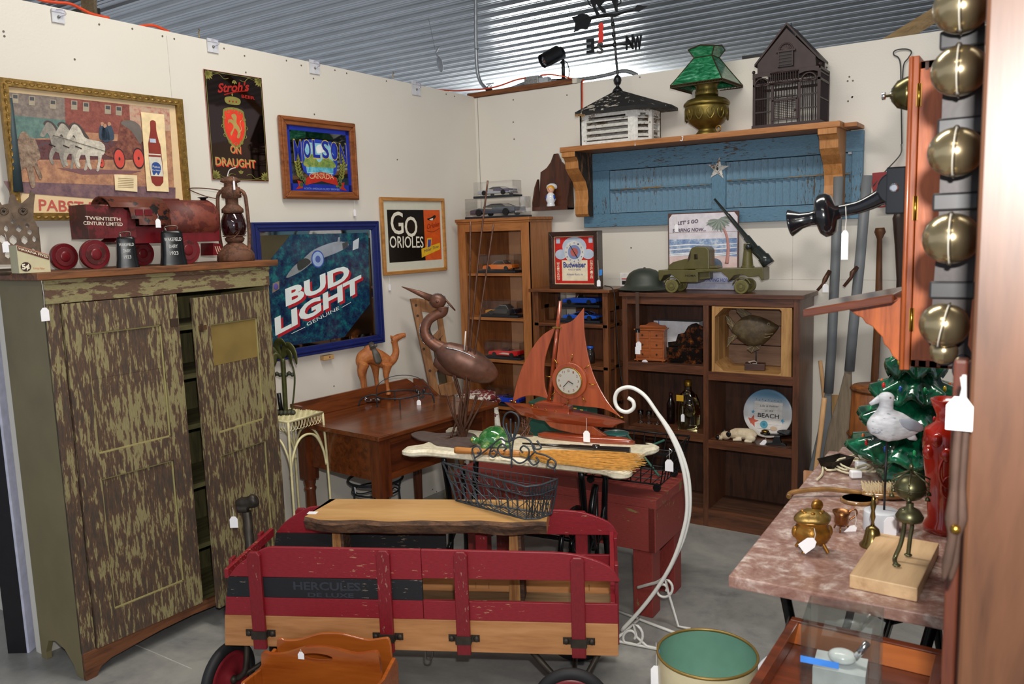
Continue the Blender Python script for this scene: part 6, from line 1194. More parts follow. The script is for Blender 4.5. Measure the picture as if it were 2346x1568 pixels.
b.tube([(m(851,797)[0],-.034,m(851,797)[1]),(m(851,790)[0],0,m(851,790)[1]),(m(851,797)[0],.034,m(851,797)[1])],7*k,M('#4a443c',.5),8);b.tube(tv(m,[(835,795),(848,792),(858,795),(864,790)]),2*k,M('#5c5446',.5),6);b.o('saddle',t);price_tag(t,(m(868,886)[0],-.03,m(868,886)[1]),.006,.022,.022,tilt=.9)
Q=Zp(912,925,ZD);f=Fr(Q,CA);t=fthing('wire_cat_stand','black wire cat shaped pot stand on the desk beside the camel','plant stand',f,None);k=f.k
b=B();c=Zp(913,904,ZD+.055)-Q;c=Vector((c.dot(f.x),c.dot(f.y),.055));R_=50*k;b.ring(c,R_,1.6*k,IRON,40);b.o('pot_ring',t)
for a in (.5,1.9,3.5,4.9): b=B();p=c+Vector((R_*math.cos(a),R_*math.sin(a),0));b.wire([p,p+Vector((0,0,-.03)),(p.x,p.y,.001)],1.5*k,IRON);b.o('leg',t)
b=B();r=Vector((R_,0,0));b.wire([c-r,c-r*1.3+Vector((0,0,.0)),c-r*1.7+Vector((0,0,-.02)),c-r*1.85+Vector((0,0,-.054))],1.8*k,IRON);b.wire([c+r,c+r*1.3,c+r*1.55+Vector((0,0,-.01)),c+r*1.6+Vector((0,0,-.05))],1.8*k,IRON);b.wire([c-r*1.0,c-r*.9+Vector((0,.0,.055)),c-r*.3+Vector((0,.03,.09)),c+r*.6+Vector((0,.06,.085)),c+r*1.3+Vector((0,.04,.04)),c+r*1.6+Vector((0,0,-.05))],.9*k,IRON);b.o('tail_wire',t)
b=B();h=c+r*1.02+Vector((0,-.02,.0))
for s in (-1,1): b.ell(h+Vector((s*.019,0,.018)),(.008,.003,.011),BLACK,10,6);b.ring(h+Vector((s*.03,0,.02)),.020,.0012,IRON,axis='y');b.ring(h+Vector((s*.018,0,.030)),.016,.0012,IRON,axis='y')
b.prism([(h.x-.022,h.z-.008),(h.x-.008,h.z-.004),(h.x,h.z-.018),(h.x+.008,h.z-.004),(h.x+.022,h.z-.008),(h.x+.012,h.z-.022),(h.x-.012,h.z-.022)],h.y-.001,h.y+.001,BLACK);b.o('cat_face',t);price_tag(t,h+Vector((-.01,-.006,.02)),.05,.022,.034)
Q=Zp(845,924,ZD);f=Fr(Q,CA);k=f.k;t=fthing('carved_paddle','glossy brown carved handle with a long flat wooden blade lying on the desk','carving',f);GB=M('#3a1c10',.1,var=.3,coat=1)
b=B();b.tube(smooth_path([(-22*k,0,6*k),(-8*k,0,9*k),(6*k,0,6*k),(16*k,0,7*k),(28*k,-.004,6*k)],5),[6*k,9*k,5*k,7*k,5*k],GB,12);b.o('carved_handle',t)
b=B();b.add([(-24*k,.012,.004),(-24*k,-.012,.004),(-24*k,-.012,.018),(-24*k,.012,.018),(-128*k,-.03,.002),(-128*k,-.03,.006),(-128*k,.0,.002)],[(0,1,2,3),(1,4,5,2),(3,2,5),(0,6,4,1),(0,3,5,6),(4,6,5)],wood('#a9663a','#85481f',.3,'x',10,.4));b.o('blade',t)
# leaning wooden frame
f=Fr((.17,-.80,0),50);t=fthing('wooden_rack','weathered wooden rack with slanted rails leaning in the corner behind the heron','rack',f);m=f.m;LW=wood('#9a6a3e','#6c4424',.6,'z',12)
o1=m(1026,905)
def plank(n,l,y0,y1,mat=LW): b=B();b.prism([m(*q) for q in l],y0,y1,mat);return b.o(n,t,bevel=.002)
o=plank('rail',[(941,686),(960,684),(1062,1150),(1040,1150)],0,.04);b=B()
for q in ((953,700),(957,724),(971,800),(985,850),(997,900)): p=m(*q);b.disc(p,.008,-.001,.004,M('#3a2415',.7),10)
b.o('peg_holes',o)
plank('rail',[(1000,705),(1012,705),(1082,1140),(1066,1140)],.02,.05);plank('cross_board',[(958,684),(1004,692),(1008,722),(964,714)],.01,.03);plank('brace',[(976,788),(1012,752),(1016,768),(982,806)],.01,.03);plank('brace',[(986,848),(1026,806),(1030,822),(992,862)],.01,.03);plank('cross_board',[(1004,884),(1048,872),(1054,900),(1012,914)],.0,.02)
plank('back_panel',[(990,770),(1020,780),(1042,880),(1010,885)],.04,.045,M('#4a3c28',.8))
# chippy stool behind the desk
t=thing('painted_stool','chippy white and dark red metal stool behind the heron table','stool',(.28,-.50,0));CHP=chippy('#d9d4c8','#5c1a1c',.26,34,(1,1,1),.45,bmp=.2,soft=.01);CHS=chippy('#d9cfc4','#6b1c1e',.5,30,(1,1,1),.45)
b=B();b.lathe([(.12,.59),(.135,.595),(.14,.605),(.13,.618),(.0,.612)],CHS,28);b.o('seat',t)
for x,y in ((-.20,-.08),(.02,-.19),(.2,.0),(-.03,.17)): b=B();b.tube([(x*.6,y*.6,.595),(x,y,.0)],[.020,.014],CHP,10);o=b.o('leg',t);b=B();b.tube([(x*.96,y*.96,.05),(x,y,.0)],.021,M('#d5cba8',.6),10);b.o('rubber_foot',o)
b=B();b.ring((0,0,.42),.15,.008,CHP,28);b.o('brace_ring',t)
# wire plant stand under the desk
c=Zp(860,1097,.33);t=thing('ring_plant_stand','black wire plant stand of two rings under the desk','plant stand',(c.x,c.y,0));k=kk(c)
for z,r in ((.33,62),(.27,54)): b=B();b.ring((0,0,z),r*k,3.2*k if r>60 else 2*k,IRON,40);b.o('ring',t)
b=B()
for i in range(4): a=i*PI/2+.5;b.wire([(0,0,.27),(54*k*.5*math.cos(a),54*k*.5*math.sin(a),.25),(54*k*.8*math.cos(a+.5),54*k*.8*math.sin(a+.5),.265),(52*k*math.cos(a),52*k*math.sin(a),.27)],1.6*k,IRON)
b.o('scroll_wire',t)
for i in range(3): a=i*2*PI/3+.3;c_,s_=math.cos(a),math.sin(a);b=B();b.wire([(62*k*c_,62*k*s_,.33),(58*k*c_,58*k*s_,.26),(66*k*c_,66*k*s_,.14),(84*k*c_,84*k*s_,.003)],2.2*k,IRON);b.o('leg',t)
price_tag(t,(-.03,-62*k*.9,.33),.01,.022,.036)
# palm sculpture on the plant stand
Q=Zp(655,950,zp+.006);f=Fr(Q,CA);m=f.m;t=fthing('palm_sculpture','dark green metal palm tree sculpture on the cream wire plant stand','sculpture',f);PG=M('#4a4d28',.35,.3,var=.3);k=f.k
b=B()
for q in range(9): b.ell(((q % 5-2)*9*k,(q // 5-.5)*10*k,5*k),6.5*k,M('#3d3c2c',.6,var=.4),8,6)
b.o('stone_base',t)
b=B();b.wire([(0,0,5*k),(1*k,0,60*k),(2*k,0,130*k)],5.5*k,PG,8);b.tube([(-10*k,0,5*k),(-13*k,0,50*k)],5*k,BLACK,8);b.wire([(14*k,0,8*k),(22*k,0,50*k),(26*k,0,90*k),(20*k,0,124*k)],2*k,PG,6)
for q in range(7): b.ell(((q-3)*7*k,0,92*k+(q % 2)*3*k),5*k,M('#35382c',.5),8,6)
b.o('trunk',t)
for L in ([(-2,130),(-18,150),(-30,148),(-38,128)],[(0,130),(8,155),(22,160),(34,140),(38,118)],[(0,128),(-12,138),(-20,122),(-22,105)],[(2,130),(-8,160),(4,170),(16,160)],[(2,130),(14,146),(22,136),(24,118)]): b=B();b.tube(smooth_path([(q[0]*k,-.01*i,q[1]*k) for i,q in enumerate(L)],5),[2*k,8*k,10*k,2*k],PG,8,flat=.25);b.o('leaf',t)
# ================================================================ on the white table
ZW=.73
Q=Zp(1050,1003,ZW);f=Fr(Q,CA);m=f.m;k=f.k;t=fthing('heron_sculpture','tall welded copper-brown metal heron on a driftwood coloured base','sculpture',f)
HM=chippy('#4b3a34','#744632',.5,6,(1,1,1),.32,'#39302c',bmp=.35,soft=.15);
for n in HM.node_tree.nodes:
 if n.type=='BSDF_PRINCIPLED': n.inputs['Metallic'].default_value=.35;n.inputs['Roughness'].default_value=.42
WELD=M('#8b8b90',.3,.8,var=.4,scale=90,bmp=.6);RS=M('#5a3c2e',.45,.6,var=.3)
b=B();b.tube(smooth_path(tv(m,[(1003,795),(1018,806),(1045,822),(1080,838),(1110,852),(1130,862),(1138,867)]),6),[10*k,26*k,36*k,37*k,30*k,18*k,5*k],HM,20,flat=.7);o=b.o('body',t)
b=B();b.tube(smooth_path(tv(m,[(992,830,.05),(1020,838,.05),(1060,850,.05),(1100,862,.05)]),6),[10*k,26*k,24*k,6*k],HM,16,flat=.4);b.o('wing',t)
b=B();b.wire([(m(1023,795)[0],-.03,m(1023,795)[1]),(m(1050,800)[0],-.035,m(1050,800)[1]),(m(1085,815)[0],-.035,m(1085,815)[1]),(m(1115,840)[0],-.03,m(1115,840)[1])],1.8*k,WELD,6);b.o('weld_seam',o)
NK=[(1014,703),(1012,716),(998,722),(981,735),(974,755),(980,775),(996,790),(1014,800)]
b=B();b.tube(smooth_path(tv(m,NK),6),[14*k,12*k,11*k,11*k,12*k,13*k,14*k,16*k],HM,16,flat=.7);o=b.o('neck',t)
b=B()
for i,p in enumerate(smooth_path(tv(m,[(988,722),(968,738),(961,757),(968,782),(990,802)]),8)): b.ell(p,1.7*k,WELD,6,4)
for i,p in enumerate(smooth_path(tv(m,[(1026,700),(1024,718),(1010,728)]),8)): b.ell(p,1.7*k,WELD,6,4)
b.o('weld_seam',o)
b=B();b.ell((m(1003,690)[0],0,m(1003,690)[1]),(19*k,15*k,17*k),HM,20,14);o=b.o('head',t)
b=B();b.ell((m(1003,690)[0],-15*k,m(1003,690)[1]),(3.5*k,2*k,3.5*k),RS,10,6);c=m(1003,690)
for i in range(18): a=.5+i*PI*1.2/18;b.ell((c[0]+19*k*math.cos(a),0,c[1]+17*k*math.sin(a)),1.6*k,WELD,6,4)
b.o('eye',o)
b=B();b.tube(tv(m,[(992,686),(960,672),(920,657)]),[9*k,6*k,.8*k],HM,12,flat=.8);b.o('beak',t)
b=B();b.tube(tv(m,[(1018,684),(1034,702),(1043,712)]),[2.6*k,2.4*k,1.4*k],RS,8);b.o('crest',t)
for L in ([(1040,850,-.01),(1052,890,-.01),(1058,930,-.01),(1046,965,-.015),(1034,1000,-.02)],[(1036,850,.02),(1046,890,.02),(1060,935,.02),(1052,970,.015),(1046,1000,.01)]):
 b=B();b.wire(tv(m,L),2.6*k,RS,8);o=b.o('leg',t);p=tv(m,L)[-1];b=B()
 for a in (-2.6,-3.3,-2.0,.2): b.tube([(p[0],p[1],.004),(p[0]+26*k*math.cos(a),p[1]+26*k*math.sin(a),.003)],2*k,RS,6)
 b.o('foot',o)
def sc_poly(l,z): 
 out=[]
 for q in l: P=Zp(q[0],q[1],z)-Q;out.append((P.dot(f.x),P.dot(f.y)))
 return out
b=B();P=sc_poly([(p.x,p.y) for p in smooth_path([(q[0],q[1],0) for q in [(942,998),(965,991),(990,994),(1010,996),(1050,992),(1085,997),(1095,1010),(1090,1022),(1060,1030),(1030,1026),(1000,1022),(985,1014),(960,1010)]],4,True)],ZW);P=P if sum(P[i][0]*P[(i+1) % len(P)][1]-P[(i+1) % len(P)][0]*P[i][1] for i in range(len(P)))>0 else P[::-1];n=len(P)
b.add([(p[0],p[1],.001) for p in P]+[(p[0],p[1],.006) for p in P],[tuple(range(n-1,-1,-1)),tuple(range(n,2*n))]+[(i,(i+1) % n,n+(i+1) % n,n+i) for i in range(n)],M('#5d4f4a',.6,.2,var=.2));b.o('metal_base',t)
random.seed(11)
for tx,ty,mx_,my_ in [(1118,415,1092,640),(1079,508,1076,700),(1131,514,1098,740),(1024,900,1040,950),(1042,900,1044,950),(1064,880,1056,950),(1092,900,1078,950),(1096,902,1080,950),(1110,910,1082,960),(1058,905,1052,950),(1070,790,1068,900)]:
 b=B();x0=1056+random.randint(-8,10);b.wire(tv(m,[(x0,1006,-.01),(mx_*.35+x0*.65,my_*.4+1006*.6,-.02),(mx_,my_,-.03),(tx,ty,-.03)]),[3*k,2.2*k],RS,6);b.o('reed',t)
b=B();b.tube(tv(m,[(1068,757,-.035),(1065,800,-.035)]),1.8*k,M('#c9c0b8',.5),6);b.o('twist_tie',t)
# sailboat clock
Q=Zp(1325,1008,ZW);f=Fr(Q,8);m=f.m;k=f.k;t=fthing('sailboat_clock','reddish wooden sailboat with a round clock set in its main sail','clock',f)
RW=wood('#a9502a','#83381a',.28,'z',8,.4,bmp=.05);RWX2=wood('#9c4322','#6f2a14',.22,'x',8,.6,bmp=.05)
b=B();P=[m(1232,1000),m(1250,994),m(1330,990),m(1400,1000),m(1458,1016)];x0,x1=m(1232,1000)[0],m(1455,1012)[0];n=24
el=[((x0+x1)/2+(x1-x0)/2*math.cos(2*PI*i/n),.036*math.sin(2*PI*i/n)*(1-.25*math.cos(2*PI*i/n))) for i in range(n)]
b.add([(p[0],p[1],0) for p in el]+[(p[0],p[1],.014) for p in el]+[(p[0]*.86+(x0+x1)*.07,p[1]*.7,.024) for p in el],[tuple(range(n-1,-1,-1)),tuple(range(2*n,3*n))]+[(s*n+i,s*n+(i+1) % n,(s+1)*n+(i+1) % n,(s+1)*n+i) for s in (0,1) for i in range(n)],RWX2,True);b.o('display_base',t)
b=B();b.prism([m(*q) for q in [(1245,960),(1262,978),(1280,985),(1320,994),(1375,1000),(1392,998),(1372,986),(1356,974),(1350,966)]],-.008,.008,RW);b.o('keel',t,bevel=.003)
st=[(0,922,940,0.05),(.08,925,951,.4),(.25,931,961,.8),(.45,939,968,1),(.65,948,973,.95),(.85,958,978,.62),(.95,963,979,.3),(1,968,970,.05)]
b=B();V=[];F2=[];
for u,yt,yb,w in st:
 px=1155+(1433-1155)*u;pb_=1155+(1433-1155)*(.08+.86*u);(xt,zt_),(xb_,zb_)=m(px,yt),m(pb_,yb);W_=.048*w
 V += [(xt,-W_,zt_),(xt*.5+xb_*.5,-W_*.9,(zt_+zb_)/2),(xb_,-W_*.4,zb_),(xb_,W_*.4,zb_),(xt*.5+xb_*.5,W_*.9,(zt_+zb_)/2),(xt,W_,zt_)]
for i in range(len(st)-1):
 for j in range(6): F2.append((i*6+j,i*6+(j+1) % 6,(i+1)*6+(j+1) % 6,(i+1)*6+j))
F2 += [(5,4,3,2,1,0),tuple((len(st)-1)*6+j for j in range(6))];b.add(V,F2,RWX2);b.o('hull',t,bevel=.003)
b=B();b.prism([m(*q) for q in [(1232,933),(1232,921),(1250,918),(1300,928),(1308,931),(1308,945),(1300,947)]],-.026,.026,RWX2);b.prism([m(*q) for q in [(1230,922),(1250,917),(1296,925),(1296,929),(1232,925)]],-.030,.030,RWX2);o=b.o('deckhouse',t,bevel=.002)
b=B()
for q in ((1237,932),(1256,936),(1279,940)): b.ring((m(*q)[0],-.031,m(*q)[1]),.0045,.0012,BRASS,14,axis='y')
for q in ((1171,918),(1180,921),(1424,956),(1260,914),(1268,915),(1219,928)): b.ell((m(*q)[0],-.004,m(*q)[1]),(.010,.004,.003),BRASS,8,5)
b.o('brass_fittings',o)
b=B();b.tube(tv(m,[(1258,922),(1284,690)]),[5.2*k,4*k],RWX2,12);b.box(m(1268,748)[0],m(1288,748)[0],-.012,.012,m(1278,752)[1],m(1278,749)[1],BRASS);b.o('mast',t)
def sail(n,l,y0): b=B();P=smooth_path([(q[0],q[1],0) for q in l],1);b.prism([m(*q) for q in l],y0,y0+.007,RW);return b.o(n,t,bevel=.002)
def cv(*segs):
 out=[]
 for s in segs: out += [(p.x,p.y) for p in smooth_path([(q[0],q[1],0) for q in s],6)][:-1]
 return out
sail('main_sail',cv([(1285,744),(1312,735),(1339,705)],[(1339,705),(1341,770),(1358,850),(1390,915),(1424,956)],[(1424,956),(1385,937),(1330,930),(1268,921)],[(1268,921),(1276,830),(1285,744)]),-.008)
sail('jib_sail',cv([(1272,750),(1235,775),(1200,830),(1182,880),(1172,924)],[(1172,924),(1195,911),(1225,908),(1256,916)],[(1256,916),(1246,880),(1248,820),(1272,750)]),.006)
c=m(1308,871);r=42*k*1.0
b=B();b.disc(c,r,-.022,-.008,RW,48);o=b.o('clock_ring',t,bevel=.004,seg=3);b=B();b.disc(c,r*.76,-.026,-.020,BRASS,44);b.o('bezel',o,bevel=.001)
def dial_mat():
 m_,nt,bs=base_mat('brushed_dial');bs.inputs['Base Color'].default_value=hexc('#e4ddcd');bs.inputs['Metallic'].default_value=.75;bs.inputs['Roughness'].default_value=.38;return m_
b=B();b.disc(c,r*.70,-.0265,-.024,dial_mat(),40)
for i in range(1,13): a=i*PI/6;x,z=c[0]+r*.56*math.sin(a),c[1]+r*.56*math.cos(a)-.0045;w=.0055 if i<10 else .0085;b.text(str(i),(x-w*.6,z),(x+w*.6,z),.0095,-.027,M('#8a5a3c',.5),bold=.02)
b.o('dial',o);b=B();b.tube([(c[0],-.029,c[1]),(c[0]-.024,-.029,c[1]-.026)],.0015,BLACK,5);b.tube([(c[0],-.029,c[1]),(c[0]+.020,-.029,c[1]-.011)],.002,BLACK,5);b.ell((c[0],-.03,c[1]),.0025,M('#a01c1c',.3),8,6);b.o('hands',o)
b=B()
for i in range(8): a=i*PI/4+.12;b.tube([(c[0]+r*1.08*math.sin(a),-.012,c[1]+r*1.08*math.cos(a)),(c[0]+r*1.22*math.sin(a),-.012,c[1]+r*1.22*math.cos(a)),(c[0]+r*1.46*math.sin(a),-.012,c[1]+r*1.46*math.cos(a))],[.0014,.0026,.0018],BRASS,6)
b.o('brass_spokes',t);p=m(1348,955,-.03);price_tag(t,(p[0],-.055,p[1]),.055,.028,.044)
# turtle
Q=Zp(1135,1022,ZW);f=Fr(Q,CA+6);k=f.k;t=fthing('glass_turtle','green mottled glass turtle on the white table behind the wire basket','figurine',f)
GT=mottled('#1d4a20','#2f6e34','#a9c07a',16);
for n in GT.node_tree.nodes:
 if n.type=='BSDF_PRINCIPLED': n.inputs['Roughness'].default_value=.08;n.inputs['Coat Weight'].default_value=1
b=B();b.lathe([(38*k,6*k),(40*k,12*k),(36*k,26*k),(26*k,38*k),(12*k,45*k),(0,47*k)],GT,30,sy=.8);b.lathe([(0,2*k),(36*k,4*k),(39*k,8*k),(34*k,9*k)],GT,30,sy=.8);b.o('shell',t)
b=B();b.tube([(-34*k,-4*k,12*k),(-42*k,-6*k,16*k),(-52*k,-8*k,19*k),(-57*k,-8*k,17*k)],[7*k,8*k,9*k,4*k],GT,14);b.ell((-54*k,-15*k,21*k),2*k,M('#d8901c',.2),8,6);b.o('head',t)
for x,y in ((-26,-26),(26,-26),(-24,24),(24,24)): b=B();b.ell((x*k,y*k,6*k),(10*k,8*k,6*k),GT,12,8);b.o('foot',t)
# whisk broom, rod, chain
ST=M('#d09a48',.7,var=.25,scale=60);SH=wood('#c98a48','#a9682c',.3,'x',10,.4)
A=Zp(1042,1033,ZW+.012);Bq=Zp(1215,1042,ZW+.012);C_=Zp(1440,1062,ZW+.012);t=thing('whisk_broom','long straw whisk broom with pale wooden handle lying along the front of the white table','broom',(A.x,A.y,ZW));d=(Bq-A);ang=math.degrees(math.atan2(d.y,d.x));t.rotation_euler.z=math.radians(ang);L1=d.length
b=B();b.tube([(0,0,.014),(.01,0,.014),(L1*.3,0,.014),(L1*.8,0,.014),(L1,0,.014)],[.012,.014,.012,.013,.008],SH,14,flat=.8);b.o('handle',t)
b=B();random.seed(2)
for i in range(150):
 u=random.uniform(-1,1);s=random.uniform(.8,1.0);e=.43*s+.02*(1-abs(u));w_=.105*u-.02
 b.tube([(L1*.86,u*.006,.014+random.uniform(-.004,.006)),(L1+.08,w_*.7,.014+random.uniform(-.008,.008)),(L1+e*.7,w_*1.0+random.uniform(-.006,.006),.012+random.uniform(-.008,.008)),(L1+e,w_*1.05 ,.010+random.uniform(-.005,.008))],[.0022,.0016,.0010],ST,3)
b.o('straw_bristles',t,None)
A=Zp(1197,1016,ZW+.012);Bq=Zp(1444,1032,ZW+.012);t=thing('black_rod','black tapered rod with a thick grip lying on the white table','rod',(A.x,A.y,ZW));d=Bq-A;t.rotation_euler.z=math.atan2(d.y,d.x);L=d.length;EB=M('#1d120f',.25,var=.2,coat=.4)
b=B();b.tube([(0,0,.011),(L*.45,0,.011)],[.0035,.0075],EB,12);b.o('shaft',t);b=B();b.tube([(L*.45,0,.012),(L*.66,0,.012),(L*.665,0,.013),(L*.72,0,.013),(L*.725,0,.012),(L,0,.012)],[.008,.009,.014,.014,.010,.012],EB,12);b.o('grip',t)
Q=Zp(1205,1000,ZW);f=Fr(Q,CA);m=f.m;b=B();random.seed(4)
for i in range(9): b.wire([(m(1188+random.randint(0,30),962)[0],random.uniform(-.01,.02),m(1200,962+random.randint(-4,8))[1]),(m(1200+random.randint(-4,14),975)[0],random.uniform(-.01,.01),m(1200,978)[1]),(m(1192+random.randint(0,30),995)[0],random.uniform(-.015,.01),random.uniform(.003,.012)),(m(1195+random.randint(0,26),1003)[0],-.01,.004)],.0022,RS,5)
tag(b.o('tied_cord',None,f.o,math.radians(CA)),'bundle of tied brown cord under the bow of the sailboat clock','cord')
# ================================================================ wire basket cart on the red bench
Q=Zp(1513,1117,ZR+.030);t=thing('wire_cart','black wire basket cart with little wheels on the red bench','basket',(Q.x-.005,Q.y+.012,ZR),4);W_,D_,H_=.34,.25,.14;BW=M('#14181a',.4,.4)
def grid(b,P00,P10,P01,P11,nu,nv,r,mat,bow=0):
 P00,P10,P01,P11=map(Vector,(P00,P10,P01,P11))
 def pt(u,v): return P00*(1-u)*(1-v)+P10*u*(1-v)+P01*(1-u)*v+P11*u*v
 for i in range(nu+1): b.tube([pt(i/nu,0),pt(i/nu,.5),pt(i/nu,1)],r,mat,4)
 for j in range(nv+1): b.tube([pt(0,j/nv),pt(1,j/nv)],r,mat,4)
z0,z1=.035,.035+H_;e=.035
bot=[(-W_,0,z0),(0,0,z0),(0,D_,z0),(-W_,D_,z0)];top=[(-W_-e,-e,z1),(e,-e,z1),(e,D_+e,z1),(-W_-e,D_+e,z1)]
b=B();grid(b,bot[0],bot[1],bot[3],bot[2],9,4,.0022,BW);b.o('bottom_grid',t)
for i in range(4): j=(i+1) % 4;b=B();grid(b,bot[i],bot[j],top[i],top[j],8 if i % 2==0 else 6,2,.0024,BW);b.o('side_grid',t)
b=B();b.tube(top,.0042,BW,6,True);b.tube(bot,.0040,BW,6,True);b.o('rim',t)
for x in (-W_*.93,-.02):
 for y in (.015,D_-.015): b=B();b.disc((x,.017),.016,y-.006,y+.006,BW,18);b.tube([(x,y,.02),(x,y,.036)],.004,BW,6);b.o('caster',t)
b=B();b.wire([(e,-.03,z1-.01),(e+.03,-.05,z1+.02),(e+.02,-.05,z1+.03)],.002,GALV,5);b.o('hook',t);price_tag(t,(e+.02,-.052,z1+.025),.04,.034,.046)
for i,(x,a_) in enumerate(((-.25,70),(-.13,60))): pass
b=B();b.tube([(-.30,.06,.06),(-.05,.2,.17)],.005,M('#2f5f50',.5),6);b.tube([(-.2,.15,.19),(-.02,.04,.06)],.005,M('#2f5f50',.5),6);tag(b.o('garden_stakes',None,t.location.copy(),math.radians(4)),'green coated stakes lying inside the black wire cart','stakes')
# ================================================================ the red wagon
WF=Fr((.86,-2.759,0),26.9);t=thing('coaster_wagon','old red wooden coaster wagon with stake sides and black stripe','wagon',WF.o,26.9);m=WF.m
RP=chippy('#8a1a26','#b98a6a',.03,30,(1,5,5),.45,bmp=.06,soft=.01);RPD=chippy('#7c1620','#a9746a',.05,30,(4,4,1),.45,bmp=.06,soft=.01);BKP=chippy('#14161b','#8a7a6a',.06,30,(1,5,5),.6,bmp=.06);NW=wood('#c28a58','#a06a3c',.55,'x',8);FEW=M('#3a332c',.55,.5,var=.3)
x0=m(515,1478)[0];x1=m(1417,1500)[0];zb=m(960,1492)[1];WD_=.40
zn=m(960,1420)[1];zl1=m(960,1377)[1];zk1=m(960,1330)[1];zt1=m(965,1263)[1];xs=m(965,1300)[0]
xl2=m(537,1318)[0];xl3=m(620,1243)[0];xr=m(1417,1340)[0];xr2=m(1325,1285)[0]
def side(y0,y1,near):
 b=B();b.prism([(x0,zb),(x1,zb),(x1,zn),(x0+.008,zn)],y0,y1,NW);b.o('floor_side_board',t,bevel=.002)
 b=B();b.prism([(x0+.01,zn+.001),(xs-.001,zn+.001),(xs-.001,zl1),(x0+.018,zl1)],y0,y1,RP);b.o('lower_rail',t,bevel=.001);b=B();b.prism([(xs+.001,zn+.001),(x1,zn+.001),(x1,zl1),(xs+.001,zl1)],y0,y1,RP);b.o('lower_rail',t,bevel=.001)
 b=B();b.prism([(x0+.02,zl1+.001),(xs,zl1+.001),(xs,zk1),(x0+.032,zk1)],y0,y1,BKP);o=b.o('black_stripe',t,bevel=.001)
 if near: b=B();dk=M('#2c3038',.7);b.text('HERCULES',(m(672,1340)[0],zl1+.030),(m(826,1345)[0],zl1+.030),.026,y0-.0006,dk,bold=.03);b.text('DE LUXE',(m(705,1358)[0],zl1+.006),(m(810,1360)[0],zl1+.006),.014,y0-.0006,dk,bold=.03);b.o('faded_lettering',o)
 b=B();P=[(x0+.033,zk1+.001),(xs,zk1+.001),(xs,zt1+.004)]+[(p.x,p.y) for p in smooth_path([(xl3,zt1+.006,0),(xl3-.035,zt1-.004,0),(xl2+.02,zk1+.045,0),(x0+.033,zk1+.001,0)],5)][:-1];b.prism(P,y0,y1,RP);b.o('upper_board',t,bevel=.002)
 b=B();P=[(xs+.001,zk1+.006),(xr+.004,zk1+.006)]+[(p.x,p.y) for p in smooth_path([(xr+.004,zk1+.01,0),(xr-.03,zk1+.055,0),(xr2,zt1-.008,0),(xr2-.08,zt1,0)],5)]+[(xs+.001,zt1+.004)];b.prism(P,y0,y1,RP);b.o('upper_board',t,bevel=.002)
 yy0,yy1=(y0-.016,y0-.001) if near else (y0-.016,y0-.001)
 if not near: yy0,yy1=y1+.001,y1+.016
 for px in (594,886,1061,1325):
  x=m(px,1400)[0];w=.022;zz=zt1+(.004 if px != 1325 else .0)-(.01 if px in (594,1325) else 0);b=B();b.prism([(x-w,zb-.003),(x+w,zb-.003),(x+w,zz-.012),(x+w*.6,zz),(x-w*.6,zz),(x-w,zz-.012)],yy0,yy1,RPD);o=b.o('stake',t,bevel=.003)
  zq=(zb+zn)/2-.006;b=B();s=-1 if near else 1;yf=yy0-.003 if near else yy1
  b.box(x-.024,x+.024,yf,yf+.003,zq-.014,zq+.014,FEW)
  for k_ in (-1,1): b.box(x+k_*.024,x+k_*.050,(y0-.004 if near else y1),(y0 if near else y1+.004),zq-.010,zq+.012,FEW);b.box(x+k_*.0225,x+k_*.0255,min(yf,y0),max(yf+.003,y1 if not near else y0),zq-.012,zq+.012,FEW);b.ell((x+k_*.040,(y0-.005 if near else y1+.005),zq),(.010,.006,.010),FEW,8,6)
  b.o('stake_bracket',o)
side(0,.012,True);side(WD_-.012,WD_,False)
for i in range(5): b=B();b.box(x0+.01,x1-.004,.012+i*(WD_-.024)/5+.0005,.012+(i+1)*(WD_-.024)/5-.0005,zb+.01,zb+.026,wood('#8a7050','#6a5238',.7,'x',8));b.o('floor_board',t)
for xa,xb in ((x0+.012,x0+.026),(x1-.022,x1-.008)):
 b=B();b.box(xa,xb,.013,WD_-.013,zb+.026,zn,NW);b.o('end_board',t)
 for k_,(z0,z1) in enumerate(((zn+.002,zl1),(zk1-.01,zk1+.02))): b=B();b.box(xa,xb,.013,WD_-.013,z0,z1,RP);b.o('end_rail',t,bevel=.001)
 for y in (.07,WD_-.10): b=B();b.box(xb if xa>.5 else xa-.012,xb+.012 if xa>.5 else xa,y,y+.035,zb,zk1+.03,RPD);b.o('end_stake',t,bevel=.002)
TY=M('#17171a',.65,var=.1);RW2=M('#7c1c26',.4);
def wheel(x,y,rz,n='wheel'):
 T=rotm(0,0,rz,(x,y,.125));b=B();pr=[(.092,-.012),(.104,-.016),(.120,-.012),(.125,0),(.120,.012),(.104,.016),(.092,.012)]
 b.lathe(pr+[pr[0]],TY,40,T @ rotm(PI/2));o=b.o('tyre',t);b=B();b.lathe([(0,-.018),(.018,-.018),(.022,-.010),(.060,-.004),(.075,-.010),(.093,-.011),(.093,.011),(.075,.010),(.060,.004),(.022,.010),(.018,.018),(0,.018)],RW2,36,T @ rotm(PI/2));b.lathe([(.066,-.0105),(.072,-.0125),(.078,-.0115)],M('#8e8478',.4,.6),32,T @ rotm(PI/2));b.ell(T @ Vector((0,-.02,0)),.014,FEW,12,8);b.o('wheel_disc',o)
cr=m(1312,1600)[0];wheel(cr,-.045,0);wheel(cr+.0,WD_+.045,0);cl=m(560,1540)[0];wheel(cl-.08,.045,1.3);wheel(cl+.06,WD_-.01,1.3)
b=B();b.tube([(cr,-.04,.125),(cr,WD_+.04,.125)],.008,FEW,8)
